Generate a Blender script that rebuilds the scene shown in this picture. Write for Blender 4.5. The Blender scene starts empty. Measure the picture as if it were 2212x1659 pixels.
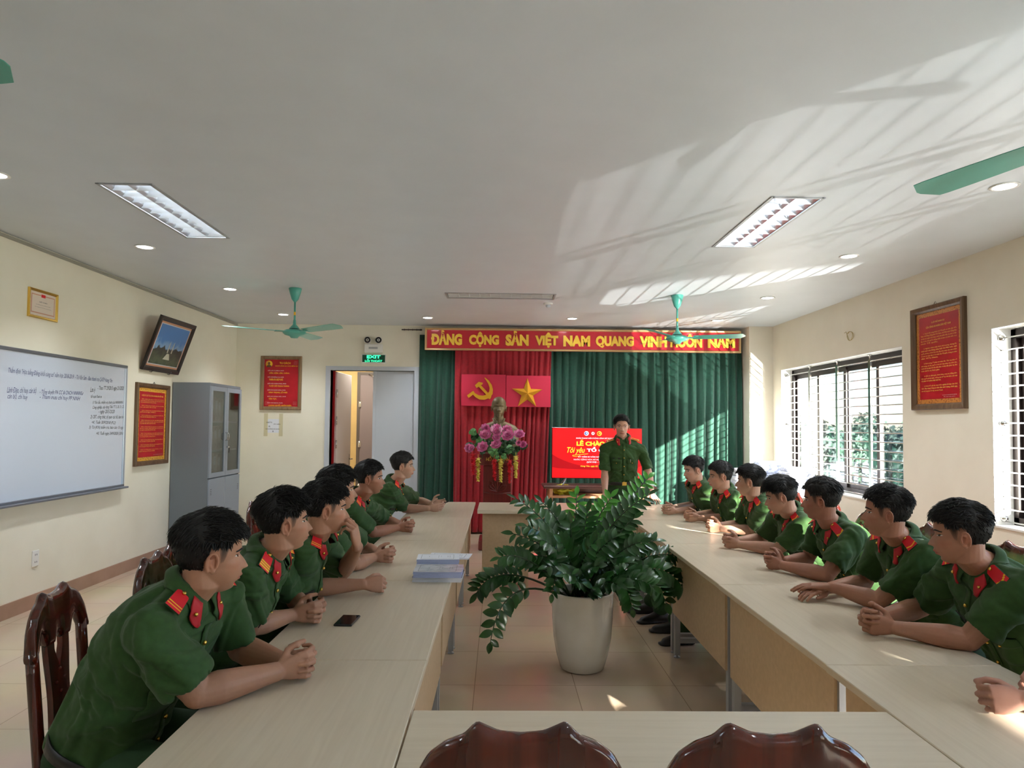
import bpy, bmesh, math, random
import numpy as np
from mathutils import Vector, Matrix
from mathutils.bvhtree import BVHTree

SC = bpy.context.scene
COL = SC.collection
PI = math.pi
R = math.radians

# ------------------------------------------------------------------ camera
FPX, CX, CY, HC = 1470.0, 1106.0, 862.5, 1.55
YAW, PITCH, ROLL = R(1.05), math.atan(57 / 1470.0), 0.010
_cf = Vector((math.sin(YAW) * math.cos(PITCH), math.cos(YAW) * math.cos(PITCH), math.sin(PITCH)))
_r0 = Vector((math.cos(YAW), -math.sin(YAW), 0))
_u0 = _r0.cross(_cf)
_cr = math.cos(ROLL) * _r0 + math.sin(ROLL) * _u0
_cu = -math.sin(ROLL) * _r0 + math.cos(ROLL) * _u0
camd = bpy.data.cameras.new('camera')
cam = bpy.data.objects.new('camera', camd)
COL.objects.link(cam)
cam.matrix_world = Matrix(((_cr.x, _cu.x, -_cf.x, 0), (_cr.y, _cu.y, -_cf.y, 0), (_cr.z, _cu.z, -_cf.z, HC), (0, 0, 0, 1)))
camd.sensor_width = 36.0
camd.lens = FPX / 2212 * 36.0
camd.shift_y = 33.0 / 2212
camd.clip_start = 0.05
camd.clip_end = 400
SC.camera = cam

def ray(px, py):
    return _cf * 1.0 + _cr * ((px - CX) / FPX) + _cu * ((CY - py) / FPX)
def onY(px, py, Y):
    d = ray(px, py); t = Y / d.y
    return Vector((d.x * t, Y, HC + d.z * t))
def onX(px, py, X):
    d = ray(px, py); t = X / d.x
    return Vector((X, d.y * t, HC + d.z * t))
def onZ(px, py, Z):
    d = ray(px, py); t = (Z - HC) / d.z
    return Vector((d.x * t, d.y * t, Z))

# ------------------------------------------------------------------ view, world, sun
SC.view_settings.view_transform = 'Standard'
SC.view_settings.look = 'None'
SC.view_settings.gamma = 1.0
SC.view_settings.use_curve_mapping = False
SC.view_settings.exposure = 0.80

SUN_D = Vector((-1.0, 1.78, -0.555)).normalized()      # direction the sunlight travels
world = bpy.data.worlds.new('sky_world')
SC.world = world
world.use_nodes = True
wn = world.node_tree.nodes; wl = world.node_tree.links
wn.clear()
wo = wn.new('ShaderNodeOutputWorld'); wb = wn.new('ShaderNodeBackground')
sky = wn.new('ShaderNodeTexSky')
sky.sky_type = 'NISHITA'
sky.sun_disc = False
sky.sun_elevation = R(28)
sky.sun_rotation = math.atan2(-SUN_D.x, -SUN_D.y)
sky.air_density = 1.0; sky.dust_density = 0.6; sky.ozone_density = 3.0
wb.inputs['Strength'].default_value = 0.60
wl.new(sky.outputs[0], wb.inputs[0]); wl.new(wb.outputs[0], wo.inputs[0])

def lamp(name, kind, loc, energy, color=(1, 1, 1), target=None, **kw):
    ld = bpy.data.lights.new(name, kind)
    ld.energy = energy; ld.color = color
    for k, v in kw.items(): setattr(ld, k, v)
    o = bpy.data.objects.new(name, ld); COL.objects.link(o)
    o.location = loc
    if target is not None:
        o.rotation_euler = (Vector(target) - Vector(loc)).to_track_quat('-Z', 'Y').to_euler()
    return o
sun = lamp('sun', 'SUN', (20, -30, 20), 140.0, (1.0, 0.94, 0.84), angle=R(0.6))
sun.rotation_euler = SUN_D.to_track_quat('-Z', 'Y').to_euler()

# ------------------------------------------------------------------ materials
_M = {}
def mat(name, color, rough=0.5, metal=0.0, spec=0.5, emit=None, estr=1.0, coat=0.0, build=None, sub=0.0, sheen=0.0):
    if name in _M: return _M[name]
    m = bpy.data.materials.new(name); m.use_nodes = True
    nt = m.node_tree; b = nt.nodes['Principled BSDF']
    b.inputs['Base Color'].default_value = (*color, 1)
    b.inputs['Roughness'].default_value = rough
    b.inputs['Metallic'].default_value = metal
    b.inputs['Specular IOR Level'].default_value = spec
    if coat:
        b.inputs['Coat Weight'].default_value = coat; b.inputs['Coat Roughness'].default_value = 0.08
    if sub:
        b.inputs['Subsurface Weight'].default_value = sub
        b.inputs['Subsurface Radius'].default_value = (0.02, 0.008, 0.004)
        b.inputs['Subsurface Scale'].default_value = 0.5
    if sheen:
        b.inputs['Sheen Weight'].default_value = sheen
    if emit:
        b.inputs['Emission Color'].default_value = (*emit, 1); b.inputs['Emission Strength'].default_value = estr
    if build: build(nt, b)
    _M[name] = m
    return m
def S(r, g, b):   # sRGB 0-255 to linear
    f = lambda c: (c / 255) / 12.92 if c / 255 <= 0.04045 else ((c / 255 + 0.055) / 1.055) ** 2.4
    return (f(r), f(g), f(b))
def noise_mix(c2, scale=8, fac=(0.35, 0.7), detail=4, bump=0.0, stretch=None, bscale=None, rrange=None):
    """procedural: base colour varies towards c2 by noise, optional bump"""
    def f(nt, b):
        N, L = nt.nodes, nt.links
        tc = N.new('ShaderNodeTexCoord'); mp = N.new('ShaderNodeMapping')
        if stretch: mp.inputs['Scale'].default_value = stretch
        L.new(tc.outputs['Object'], mp.inputs[0])
        nz = N.new('ShaderNodeTexNoise'); nz.inputs['Scale'].default_value = scale; nz.inputs['Detail'].default_value = detail
        L.new(mp.outputs[0], nz.inputs['Vector'])
        rp = N.new('ShaderNodeValToRGB')
        rp.color_ramp.elements[0].position = fac[0]; rp.color_ramp.elements[1].position = fac[1]
        rp.color_ramp.elements[0].color = b.inputs['Base Color'].default_value
        rp.color_ramp.elements[1].color = (*c2, 1)
        L.new(nz.outputs['Fac'], rp.inputs[0]); L.new(rp.outputs[0], b.inputs['Base Color'])
        if bump:
            n2 = N.new('ShaderNodeTexNoise'); n2.inputs['Scale'].default_value = bscale or scale * 4; n2.inputs['Detail'].default_value = 3
            L.new(mp.outputs[0], n2.inputs['Vector'])
            bp = N.new('ShaderNodeBump'); bp.inputs['Strength'].default_value = bump; bp.inputs['Distance'].default_value = 0.01
            L.new(n2.outputs['Fac'], bp.inputs['Height']); L.new(bp.outputs[0], b.inputs['Normal'])
        if rrange:
            mr = N.new('ShaderNodeMapRange'); mr.inputs['To Min'].default_value = rrange[0]; mr.inputs['To Max'].default_value = rrange[1]
            L.new(nz.outputs['Fac'], mr.inputs[0]); L.new(mr.outputs[0], b.inputs['Roughness'])
    return f

def floor_build(nt, b):
    N, L = nt.nodes, nt.links
    tc = N.new('ShaderNodeTexCoord'); mp = N.new('ShaderNodeMapping')
    mp.inputs['Location'].default_value = (0.13, 0.07, 0)
    L.new(tc.outputs['Object'], mp.inputs[0])
    br = N.new('ShaderNodeTexBrick'); br.offset = 0.0; br.squash = 1.0
    br.inputs['Scale'].default_value = 1.0
    br.inputs['Brick Width'].default_value = 0.6; br.inputs['Row Height'].default_value = 0.6
    br.inputs['Mortar Size'].default_value = 0.0022; br.inputs['Mortar Smooth'].default_value = 0.1
    br.inputs['Bias'].default_value = 0.0
    br.inputs['Color1'].default_value = (*S(206, 180, 150), 1); br.inputs['Color2'].default_value = (*S(198, 172, 143), 1)
    br.inputs['Mortar'].default_value = (*S(150, 126, 102), 1)
    L.new(mp.outputs[0], br.inputs['Vector'])
    nz = N.new('ShaderNodeTexNoise'); nz.inputs['Scale'].default_value = 1.6; nz.inputs['Detail'].default_value = 6
    L.new(tc.outputs['Object'], nz.inputs['Vector'])
    mx = N.new('ShaderNodeMix'); mx.data_type = 'RGBA'; mx.blend_type = 'MULTIPLY'; mx.inputs[0].default_value = 0.35
    L.new(br.outputs['Color'], mx.inputs[6]); L.new(nz.outputs['Color'], mx.inputs[7])
    hs = N.new('ShaderNodeHueSaturation'); hs.inputs['Saturation'].default_value = 0.85; hs.inputs['Value'].default_value = 1.12
    L.new(mx.outputs[2], hs.inputs['Color']); L.new(hs.outputs[0], b.inputs['Base Color'])
    b.inputs['Roughness'].default_value = 0.16

def wood_build(c1, c2, axis='Y', sc=1.0, bump=0.05):
    def f(nt, b):
        N, L = nt.nodes, nt.links
        tc = N.new('ShaderNodeTexCoord'); mp = N.new('ShaderNodeMapping')
        s = {'X': (1.2, 28, 28), 'Y': (28, 1.2, 28), 'Z': (28, 28, 1.2)}[axis]
        mp.inputs['Scale'].default_value = tuple(v * sc for v in s)
        L.new(tc.outputs['Object'], mp.inputs[0])
        nz = N.new('ShaderNodeTexNoise'); nz.inputs['Scale'].default_value = 2.2; nz.inputs['Detail'].default_value = 6
        nz.inputs['Distortion'].default_value = 0.8
        L.new(mp.outputs[0], nz.inputs['Vector'])
        rp = N.new('ShaderNodeValToRGB')
        rp.color_ramp.elements[0].position = 0.32; rp.color_ramp.elements[1].position = 0.68
        rp.color_ramp.elements[0].color = (*c1, 1); rp.color_ramp.elements[1].color = (*c2, 1)
        L.new(nz.outputs['Fac'], rp.inputs[0]); L.new(rp.outputs[0], b.inputs['Base Color'])
        if bump:
            bp = N.new('ShaderNodeBump'); bp.inputs['Strength'].default_value = bump; bp.inputs['Distance'].default_value = 0.004
            L.new(nz.outputs['Fac'], bp.inputs['Height']); L.new(bp.outputs[0], b.inputs['Normal'])
    return f
def attr_build(attr='tint', bump=0.0, bscale=300, var=0.0):
    def f(nt, b):
        N, L = nt.nodes, nt.links
        a = N.new('ShaderNodeAttribute'); a.attribute_name = attr
        src = a.outputs['Color']
        if var:
            tc = N.new('ShaderNodeTexCoord'); nz = N.new('ShaderNodeTexNoise'); nz.inputs['Scale'].default_value = 45; nz.inputs['Detail'].default_value = 4
            L.new(tc.outputs['Object'], nz.inputs['Vector'])
            mx = N.new('ShaderNodeMix'); mx.data_type = 'RGBA'; mx.blend_type = 'MULTIPLY'; mx.inputs[0].default_value = var
            L.new(src, mx.inputs[6])
            rp = N.new('ShaderNodeValToRGB'); rp.color_ramp.elements[0].color = (0.75, 0.6, 0.55, 1); rp.color_ramp.elements[1].color = (1.15, 1.1, 1.1, 1)
            L.new(nz.outputs['Fac'], rp.inputs[0]); L.new(rp.outputs[0], mx.inputs[7]); src = mx.outputs[2]
        L.new(src, b.inputs['Base Color'])
        if bump:
            tc = N.new('ShaderNodeTexCoord'); nz = N.new('ShaderNodeTexNoise'); nz.inputs['Scale'].default_value = bscale; nz.inputs['Detail'].default_value = 2
            L.new(tc.outputs['Object'], nz.inputs['Vector'])
            bp = N.new('ShaderNodeBump'); bp.inputs['Strength'].default_value = bump; bp.inputs['Distance'].default_value = 0.002
            L.new(nz.outputs['Fac'], bp.inputs['Height']); L.new(bp.outputs[0], b.inputs['Normal'])
    return f

M_CEIL = mat('ceiling_paint', S(216, 223, 229), 0.42, spec=0.35, build=noise_mix(S(212, 219, 225), 3))
M_WALLY = mat('wall_paint_yellow', S(243, 239, 222), 0.6, build=noise_mix(S(237, 232, 214), 2.2, bump=0.06, bscale=60))
M_WALLR = mat('wall_paint_beige', S(242, 236, 220), 0.6, build=noise_mix(S(236, 229, 212), 2.2, bump=0.06, bscale=60))
M_WHITE = mat('white_paint', S(236, 236, 232), 0.5)
M_FLOOR = mat('floor_tiles', S(205, 180, 150), 0.2, build=floor_build)
M_SKIRT = mat('baseboard_tile', S(176, 142, 122), 0.35, build=noise_mix(S(165, 132, 112), 6))
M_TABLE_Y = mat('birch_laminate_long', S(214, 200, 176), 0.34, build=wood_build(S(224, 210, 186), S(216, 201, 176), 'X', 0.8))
M_TABLE_X = mat('birch_laminate_cross', S(214, 200, 176), 0.34, build=wood_build(S(224, 210, 186), S(217, 202, 177), 'X', 0.8))
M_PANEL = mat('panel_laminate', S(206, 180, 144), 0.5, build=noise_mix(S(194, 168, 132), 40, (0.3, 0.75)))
M_EDGE = mat('pvc_edge', S(186, 182, 172), 0.4)
M_STEEL_G = mat('grey_painted_steel', S(168, 172, 176), 0.4, metal=0.2)
M_STEEL = mat('stainless_steel', S(215, 215, 212), 0.18, metal=1.0)
M_BRONZE = mat('dark_window_aluminium', S(46, 38, 36), 0.4, metal=0.3)
M_BLACK = mat('black_plastic', (0.012, 0.012, 0.013), 0.35)
M_GREY_CAB = mat('grey_cabinet_paint', S(118, 126, 134), 0.45)
M_LIGHTGREY = mat('pale_grey_paint', S(196, 203, 212), 0.4)
M_CHAIR = mat('lacquered_rosewood', S(78, 26, 14), 0.16, coat=0.7, build=wood_build(S(50, 15, 9), S(104, 33, 18), 'Z', 0.25, 0.0))
M_TEAL = mat('teal_enamel', S(82, 172, 156), 0.3, coat=0.3)
M_GOLD = mat('gold_paint', S(226, 168, 44), 0.35, metal=0.35)
M_GOLDM = mat('brass_metal', S(228, 190, 96), 0.25, metal=1.0)
M_LETTER = mat('gold_letter', S(255, 212, 78), 0.3)
M_REDBOARD = mat('red_board', S(198, 26, 48), 0.3, coat=0.4)
M_REDPOST = mat('red_poster', S(176, 22, 36), 0.3, build=noise_mix(S(196, 30, 44), 5))
M_WOODFR = mat('brown_wood_frame', S(96, 72, 52), 0.4, build=wood_build(S(84, 60, 42), S(118, 92, 66), 'Z', 0.5))
M_GLASSY = mat('picture_varnish', S(200, 200, 200), 0.1)
M_GREENC = mat('green_curtain', S(7, 72, 54), 0.75, sheen=0.25, build=noise_mix(S(4, 58, 44), 30, bump=0.1, bscale=300))
M_REDC = mat('red_curtain', S(166, 8, 30), 0.75, sheen=0.2, build=noise_mix(S(144, 6, 26), 30, bump=0.1, bscale=300))
M_PAPER = mat('paper', S(232, 236, 244), 0.6)
M_PAPER_B = mat('paper_edge_blue', S(172, 184, 222), 0.6)
M_INK = mat('black_ink', (0.02, 0.02, 0.03), 0.6)
M_INKB = mat('blue_ink', S(52, 60, 120), 0.6)
M_WHITET = mat('white_ink', S(240, 235, 232), 0.5)
M_CERAMIC = mat('white_ceramic', S(226, 224, 214), 0.12, coat=0.6, build=noise_mix(S(216, 213, 200), 5))
M_SOIL = mat('potting_soil', S(40, 28, 20), 0.9)
M_LEAF = mat('leaf_green', S(30, 74, 28), 0.3, coat=0.15, build=noise_mix(S(48, 100, 40), 9, (0.4, 0.75)))
M_LEAF_Y = mat('young_leaf_green', S(70, 150, 44), 0.3, coat=0.2, build=noise_mix(S(92, 172, 62), 9))
M_STEM = mat('stem_green', S(34, 60, 28), 0.45)
M_GREEN = mat('uniform_green', S(38, 71, 22), 0.8, sheen=0.08, build=noise_mix(S(43, 79, 26), 60, bump=0.12, bscale=700))
M_GREEND = mat('trouser_green', S(27, 58, 24), 0.8, build=noise_mix(S(30, 64, 27), 50, bump=0.1, bscale=600))
M_HAIR = mat('black_hair', (0.008, 0.0075, 0.008), 0.5, spec=0.35)
M_REDB = mat('red_insignia', S(222, 22, 40), 0.55)
M_REDD = mat('dark_red_tab', S(190, 16, 32), 0.55)
M_YEL = mat('yellow_braid', S(250, 200, 40), 0.5)
M_BELT = mat('belt_black', (0.015, 0.013, 0.012), 0.4)
M_SHOE = mat('black_leather', (0.012, 0.012, 0.013), 0.3)
M_SKIN = mat('skin', S(190, 140, 112), 0.48, spec=0.4, sub=0.12, build=attr_build('tint', 0.12, 350, 0.35))
M_EYE = mat('eye_surface', S(230, 225, 220), 0.15, build=attr_build('tint'))

def glass_mat(name, tint, gloss=0.1, rough=0.02):
    if name in _M: return _M[name]
    m = bpy.data.materials.new(name); m.use_nodes = True
    N, L = m.node_tree.nodes, m.node_tree.links
    N.clear()
    o = N.new('ShaderNodeOutputMaterial'); mx = N.new('ShaderNodeMixShader')
    t = N.new('ShaderNodeBsdfTransparent'); g = N.new('ShaderNodeBsdfGlossy')
    t.inputs[0].default_value = (*tint, 1); g.inputs[1].default_value = rough
    fr = N.new('ShaderNodeFresnel'); fr.inputs[0].default_value = 1.45
    mul = N.new('ShaderNodeMath'); mul.operation = 'MULTIPLY'; mul.inputs[1].default_value = gloss * 10
    L.new(fr.outputs[0], mul.inputs[0]); L.new(mul.outputs[0], mx.inputs[0])
    L.new(t.outputs[0], mx.inputs[1]); L.new(g.outputs[0], mx.inputs[2]); L.new(mx.outputs[0], o.inputs[0])
    _M[name] = m
    return m
M_GLASS = glass_mat('window_glass', (0.96, 0.97, 0.98), 0.08)
M_CABGLASS = glass_mat('cabinet_glass', (0.80, 0.84, 0.84), 0.08)

# ------------------------------------------------------------------ mesh building helpers
class MB:
    def __init__(s):
        s.v = []; s.f = []; s.m = []; s.M = Matrix.Identity(4); s.mats = []; s.cur = 0; s.smooth = []; s.sm = False
    def use(s, m):
        if m not in s.mats: s.mats.append(m)
        s.cur = s.mats.index(m); return s
    def add(s, vs, fs, smooth=None):
        o = len(s.v)
        s.v += [tuple(s.M @ Vector(p)) for p in vs]
        s.f += [tuple(i + o for i in f) for f in fs]
        s.m += [s.cur] * len(fs)
        s.smooth += [s.sm if smooth is None else smooth] * len(fs)
        return s
    def box(s, x0, x1, y0, y1, z0, z1):
        vs = [(x0, y0, z0), (x1, y0, z0), (x1, y1, z0), (x0, y1, z0), (x0, y0, z1), (x1, y0, z1), (x1, y1, z1), (x0, y1, z1)]
        fs = [(0, 3, 2, 1), (4, 5, 6, 7), (0, 1, 5, 4), (1, 2, 6, 5), (2, 3, 7, 6), (3, 0, 4, 7)]
        return s.add(vs, fs, False)
    def bbox(s, x0, x1, y0, y1, z0, z1, b=0.004):
        """bevelled box"""
        b = min(b, (x1 - x0) / 2.01, (y1 - y0) / 2.01, (z1 - z0) / 2.01)
        vs = []; idx = {}
        for cx, X, sx in ((0, x0, 1), (1, x1, -1)):
            for cy, Y, sy in ((0, y0, 1), (1, y1, -1)):
                for cz, Z, sz in ((0, z0, 1), (1, z1, -1)):
                    for a in range(3):
                        p = [X, Y, Z]
                        for k, sg in ((0, sx), (1, sy), (2, sz)):
                            if k != a: p[k] += sg * b
                        idx[(cx, cy, cz, a)] = len(vs); vs.append(tuple(p))
        I = lambda x, y, z, a: idx[(x, y, z, a)]
        fs = []
        fs.append((I(0,0,0,0), I(0,0,1,0), I(0,1,1,0), I(0,1,0,0))); fs.append((I(1,0,0,0), I(1,1,0,0), I(1,1,1,0), I(1,0,1,0)))
        fs.append((I(0,0,0,1), I(1,0,0,1), I(1,0,1,1), I(0,0,1,1))); fs.append((I(0,1,0,1), I(0,1,1,1), I(1,1,1,1), I(1,1,0,1)))
        fs.append((I(0,0,0,2), I(0,1,0,2), I(1,1,0,2), I(1,0,0,2))); fs.append((I(0,0,1,2), I(1,0,1,2), I(1,1,1,2), I(0,1,1,2)))
        # the stored vertex 'a' lies ON the face of axis a, but is inset on the others
        for x in (0, 1):
            for y in (0, 1):
                fs.append((I(x,y,0,0), I(x,y,0,1), I(x,y,1,1), I(x,y,1,0)))
                fs.append((I(x,0,y,0), I(x,0,y,2), I(x,1,y,2), I(x,1,y,0)))
                fs.append((I(0,x,y,1), I(0,x,y,2), I(1,x,y,2), I(1,x,y,1)))
        for x in (0, 1):
            for y in (0, 1):
                for z in (0, 1):
                    fs.append((I(x,y,z,0), I(x,y,z,1), I(x,y,z,2)))
        return s.add(vs, fs, False)
    def tube(s, pts, rad, n=8, cap=True, smooth=True, flat=1.0, up=None, close=False):
        """sweep circle (or ellipse: flat = width ratio along 'up') along pts"""
        pts = [Vector(p) for p in pts]; k = len(pts)
        rs = rad if hasattr(rad, '__len__') else [rad] * k
        vs = []; prev = Vector(up) if up is not None else None
        for i, p in enumerate(pts):
            if close: t = pts[(i + 1) % k] - pts[i - 1]
            else: t = pts[min(i + 1, k - 1)] - pts[max(i - 1, 0)]
            if t.length < 1e-9: t = Vector((0, 0, 1))
            t.normalize()
            if prev is None:
                prev = Vector((0, 0, 1)) if abs(t.z) < 0.9 else Vector((1, 0, 0))
            a = prev - t * prev.dot(t)
            if a.length < 1e-6: a = t.orthogonal()
            a.normalize(); prev = a; b = t.cross(a)
            r = rs[i]
            for j in range(n):
                th = 2 * PI * j / n
                vs.append(p + a * (math.cos(th) * r * flat) + b * (math.sin(th) * r))
        fs = []
        for i in range(k if close else k - 1):
            for j in range(n):
                a0 = i * n + j; a1 = i * n + (j + 1) % n
                i2 = (i + 1) % k
                fs.append((a0, a1, i2 * n + (j + 1) % n, i2 * n + j))
        if cap and not close:
            fs.append(tuple(reversed(range(n)))); fs.append(tuple((k - 1) * n + j for j in range(n)))
        return s.add(vs, fs, smooth)
    def lathe(s, prof, n=24, center=(0, 0, 0), smooth=True, axis='Z'):
        vs = []; fs = []
        c = Vector(center)
        for (r, z) in prof:
            for j in range(n):
                th = 2 * PI * j / n
                p = (r * math.cos(th), r * math.sin(th), z)
                if axis == 'Y': p = (p[0], -p[2], p[1])
                if axis == 'X': p = (p[2], p[0], p[1])
                vs.append(c + Vector(p))
        for i in range(len(prof) - 1):
            for j in range(n):
                fs.append((i * n + j, i * n + (j + 1) % n, (i + 1) * n + (j + 1) % n, (i + 1) * n + j))
        if prof[0][0] > 1e-6: fs.append(tuple(reversed(range(n))))
        if prof[-1][0] > 1e-6: fs.append(tuple((len(prof) - 1) * n + j for j in range(n)))
        return s.add(vs, fs, smooth)
    def sphere(s, c, r, nu=12, nv=8, smooth=True):
        r = r if hasattr(r, '__len__') else (r, r, r)
        vs = [(c[0], c[1], c[2] - r[2])]
        for i in range(1, nv):
            ph = -PI / 2 + PI * i / nv
            for j in range(nu):
                th = 2 * PI * j / nu
                vs.append((c[0] + r[0] * math.cos(ph) * math.cos(th), c[1] + r[1] * math.cos(ph) * math.sin(th), c[2] + r[2] * math.sin(ph)))
        vs.append((c[0], c[1], c[2] + r[2]))
        fs = [(0, 1 + (j + 1) % nu, 1 + j) for j in range(nu)]
        for i in range(nv - 2):
            for j in range(nu):
                a = 1 + i * nu + j; b = 1 + i * nu + (j + 1) % nu
                fs.append((a, b, b + nu, a + nu))
        t = len(vs) - 1; o = 1 + (nv - 2) * nu
        fs += [(o + j, o + (j + 1) % nu, t) for j in range(nu)]
        return s.add(vs, fs, smooth)
    def prism(s, poly, d0, d1, plane='XZ', smooth=False):
        """extrude polygon: plane XZ -> along Y; XY -> along Z; YZ -> along X"""
        f = {'XZ': lambda a, b, d: (a, d, b), 'XY': lambda a, b, d: (a, b, d), 'YZ': lambda a, b, d: (d, a, b)}[plane]
        n = len(poly)
        vs = [f(a, b, d0) for a, b in poly] + [f(a, b, d1) for a, b in poly]
        fs = [tuple(range(n)), tuple(reversed(range(n, 2 * n)))]
        fs += [(i, i + n, (i + 1) % n + n, (i + 1) % n) for i in range(n)]
        return s.add(vs, fs, smooth)
    def quad(s, a, b, c, d): return s.add([a, b, c, d], [(0, 1, 2, 3)], False)
    def text(s, string, x0, x1, z0, z1, y=0.0, depth=0.002, bold=0.0, shear=0.0, keep=False, align='C'):
        """text in the local XZ plane, facing -Y, fitted to the rectangle"""
        vs, fs = text_geo(string, bold, shear)
        if not len(vs): return s
        xs = vs[:, 0]; ys = vs[:, 1]
        w = xs.max() - xs.min(); h = ys.max() - ys.min()
        sx = (x1 - x0) / w; sz = (z1 - z0) / h
        if keep: sx = sz = min(sx, sz)
        ox = x0 if not keep or align == 'L' else (x0 + x1 - w * sx) / 2
        P = [(ox + (p[0] - xs.min()) * sx, (y - depth if depth else y) - p[2], z0 + (p[1] - ys.min()) * sz) for p in vs]
        if depth > 0.0015:      # solid letters: front, back and walls
            n = len(P)
            back = [(p[0], y, p[2]) for p in P]
            edge = {}
            for f in fs:
                for i in range(len(f)):
                    a, b = f[i], f[(i + 1) % len(f)]
                    edge[(a, b)] = edge.get((a, b), 0) + 1
            walls = [(a, a + n, b + n, b) for (a, b) in edge if (b, a) not in edge]
            return s.add(P + back, [tuple(f) for f in fs] + walls, False)
        return s.add(P, [tuple(f) for f in fs], False)
    def build(s, name, parent=None, loc=None, mats=None, link=True, rot=None):
        me = bpy.data.meshes.new(name)
        me.from_pydata(s.v, [], s.f)
        for m in (mats or s.mats): me.materials.append(m)
        if len(s.f):
            me.polygons.foreach_set('material_index', s.m)
            me.polygons.foreach_set('use_smooth', s.smooth)
        me.update()
        bm_ = bmesh.new(); bm_.from_mesh(me); bmesh.ops.recalc_face_normals(bm_, faces=bm_.faces); bm_.to_mesh(me); bm_.free()
        o = bpy.data.objects.new(name, me)
        COL.objects.link(o)
        if parent is not None: o.parent = parent
        if loc is not None: o.location = loc
        if rot is not None: o.rotation_euler = rot
        return o

_TC = {}
_PAIR = dict(zip('ƠỜỚỞỠỢƯỪỨỬỮỰơờớởỡợưừứửữựĐđ', 'OÒÓỎÕỌUÙÚỦŨỤoòóỏõọuùúủũụDd'))
def text_geo(string, bold=0.0, shear=0.0):
    """letters with a horn or a bar are drawn as the plain letter plus the extra stroke"""
    if not any(c in _PAIR for c in string): return _text_geo(string, bold, shear)
    basic = ''.join(_PAIR.get(c, c) for c in string)
    v, f = _text_geo(basic, bold, shear); v = v.copy(); f = list(f)
    cap = _text_geo('H', bold, 0)[0][:, 1].max(); xh = _text_geo('x', bold, 0)[0][:, 1].max()
    def right(s_):
        s_ = s_.rstrip()
        return _text_geo(s_, bold, shear)[0][:, 0].max() if s_ else 0.0
    for i, c in enumerate(string):
        if c not in _PAIR: continue
        xr = right(basic[:i + 1]); wv = _text_geo(basic[i], bold, shear)[0]; xl = xr - (wv[:, 0].max() - wv[:, 0].min())
        hgt = cap if c.isupper() or c == 'đ' else xh; t = .09 + bold
        if c == 'Đ': q = [(xl - .06, cap * .44), (xl + .26, cap * .44), (xl + .26, cap * .44 + t), (xl - .06, cap * .44 + t)]
        elif c == 'đ': q = [(xr - .26, cap * .84), (xr + .05, cap * .84), (xr + .05, cap * .84 + t * .8), (xr - .26, cap * .84 + t * .8)]
        else: q = [(xr - .06, hgt - .13), (xr + .03, hgt - .08), (xr + .10, hgt + .03), (xr + .02, hgt + .05), (xr - .05, hgt - .03)]
        n = len(v); v = np.vstack([v, [(a, b, .0005) for a, b in q]]); f.append(tuple(range(n, n + len(q))))
    return v, f
def _text_geo(string, bold=0.0, shear=0.0):
    key = (string, bold, shear)
    if key in _TC: return _TC[key]
    cu = bpy.data.curves.new('lettering', 'FONT'); cu.body = string
    cu.resolution_u = 3; cu.offset = bold; cu.shear = shear
    o = bpy.data.objects.new('lettering', cu); COL.objects.link(o)
    dg = bpy.context.evaluated_depsgraph_get(); dg.update()
    me = bpy.data.meshes.new_from_object(o.evaluated_get(dg))
    v = np.array([tuple(x.co) for x in me.vertices]).reshape(-1, 3)
    f = [tuple(p.vertices) for p in me.polygons]
    bpy.data.objects.remove(o); bpy.data.curves.remove(cu); bpy.data.meshes.remove(me)
    _TC[key] = (v, f)
    return v, f

def tag(o, label, cat, group=None, kind=None):
    o['label'] = label; o['category'] = cat
    if group: o['group'] = group
    if kind: o['kind'] = kind
    return o
def thing(name, label, cat, loc=(0, 0, 0), rotz=0.0, group=None, rot=None):
    o = bpy.data.objects.new(name, None); COL.objects.link(o)
    o.empty_display_size = 0.1
    o.location = loc
    o.rotation_euler = rot if rot else (0, 0, rotz)
    return tag(o, label, cat, group)
def struct(o): o['kind'] = 'structure'; return o
def kids(o): return [c for c in list(bpy.data.objects) if c.parent == o]
def copy_tree(o, parent=None):
    c = o.copy(); COL.objects.link(c)
    if parent is not None:
        c.parent = parent
        if 'label' in c and parent is None: pass
    for ch in kids(o): copy_tree(ch, c)
    return c

# ================================================================== ROOM SHELL
XL, XR, YB, YN, H = -3.84, 3.89, 9.95, -5.5, 3.0
def cells(a0, a1, b0, b1, holes):
    """split the rectangle into cells, leaving the holes (a0,a1,b0,b1) out"""
    A = sorted({a0, a1, *[v for h in holes for v in (h[0], h[1])]}); B = sorted({b0, b1, *[v for h in holes for v in (h[2], h[3])]})
    for i in range(len(A) - 1):
        for j in range(len(B) - 1):
            ca, cb = (A[i] + A[i + 1]) / 2, (B[j] + B[j + 1]) / 2
            if any(h[0] < ca < h[1] and h[2] < cb < h[3] for h in holes): continue
            yield A[i], A[i + 1], B[j], B[j + 1]

mb = MB().use(M_FLOOR).box(XL - 0.2, XR + 0.25, YN - 0.2, YB + 0.15, -0.15, 0.0)
struct(mb.build('floor'))

# recessed louver fixtures: (x0, x1, y0, y1)
FIX = [(-2.46, -2.14, 4.14, 5.32), (1.70, 2.02, 4.19, 5.36), (-0.6, 0.6, 7.42, 7.72),
       (-2.46, -2.14, -0.2, 1.0), (1.70, 2.02, -0.2, 1.0), (-2.46, -2.14, -3.6, -2.4), (1.70, 2.02, -3.6, -2.4)]  # these last four are unseen, added behind the viewer as ambient fill
mb = MB().use(M_CEIL)
for x0, x1, y0, y1 in cells(XL - 0.2, XR + 0.25, YN - 0.2, YB + 0.15, FIX): mb.box(x0, x1, y0, y1, H, H + 0.12)
struct(mb.build('ceiling'))

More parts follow.
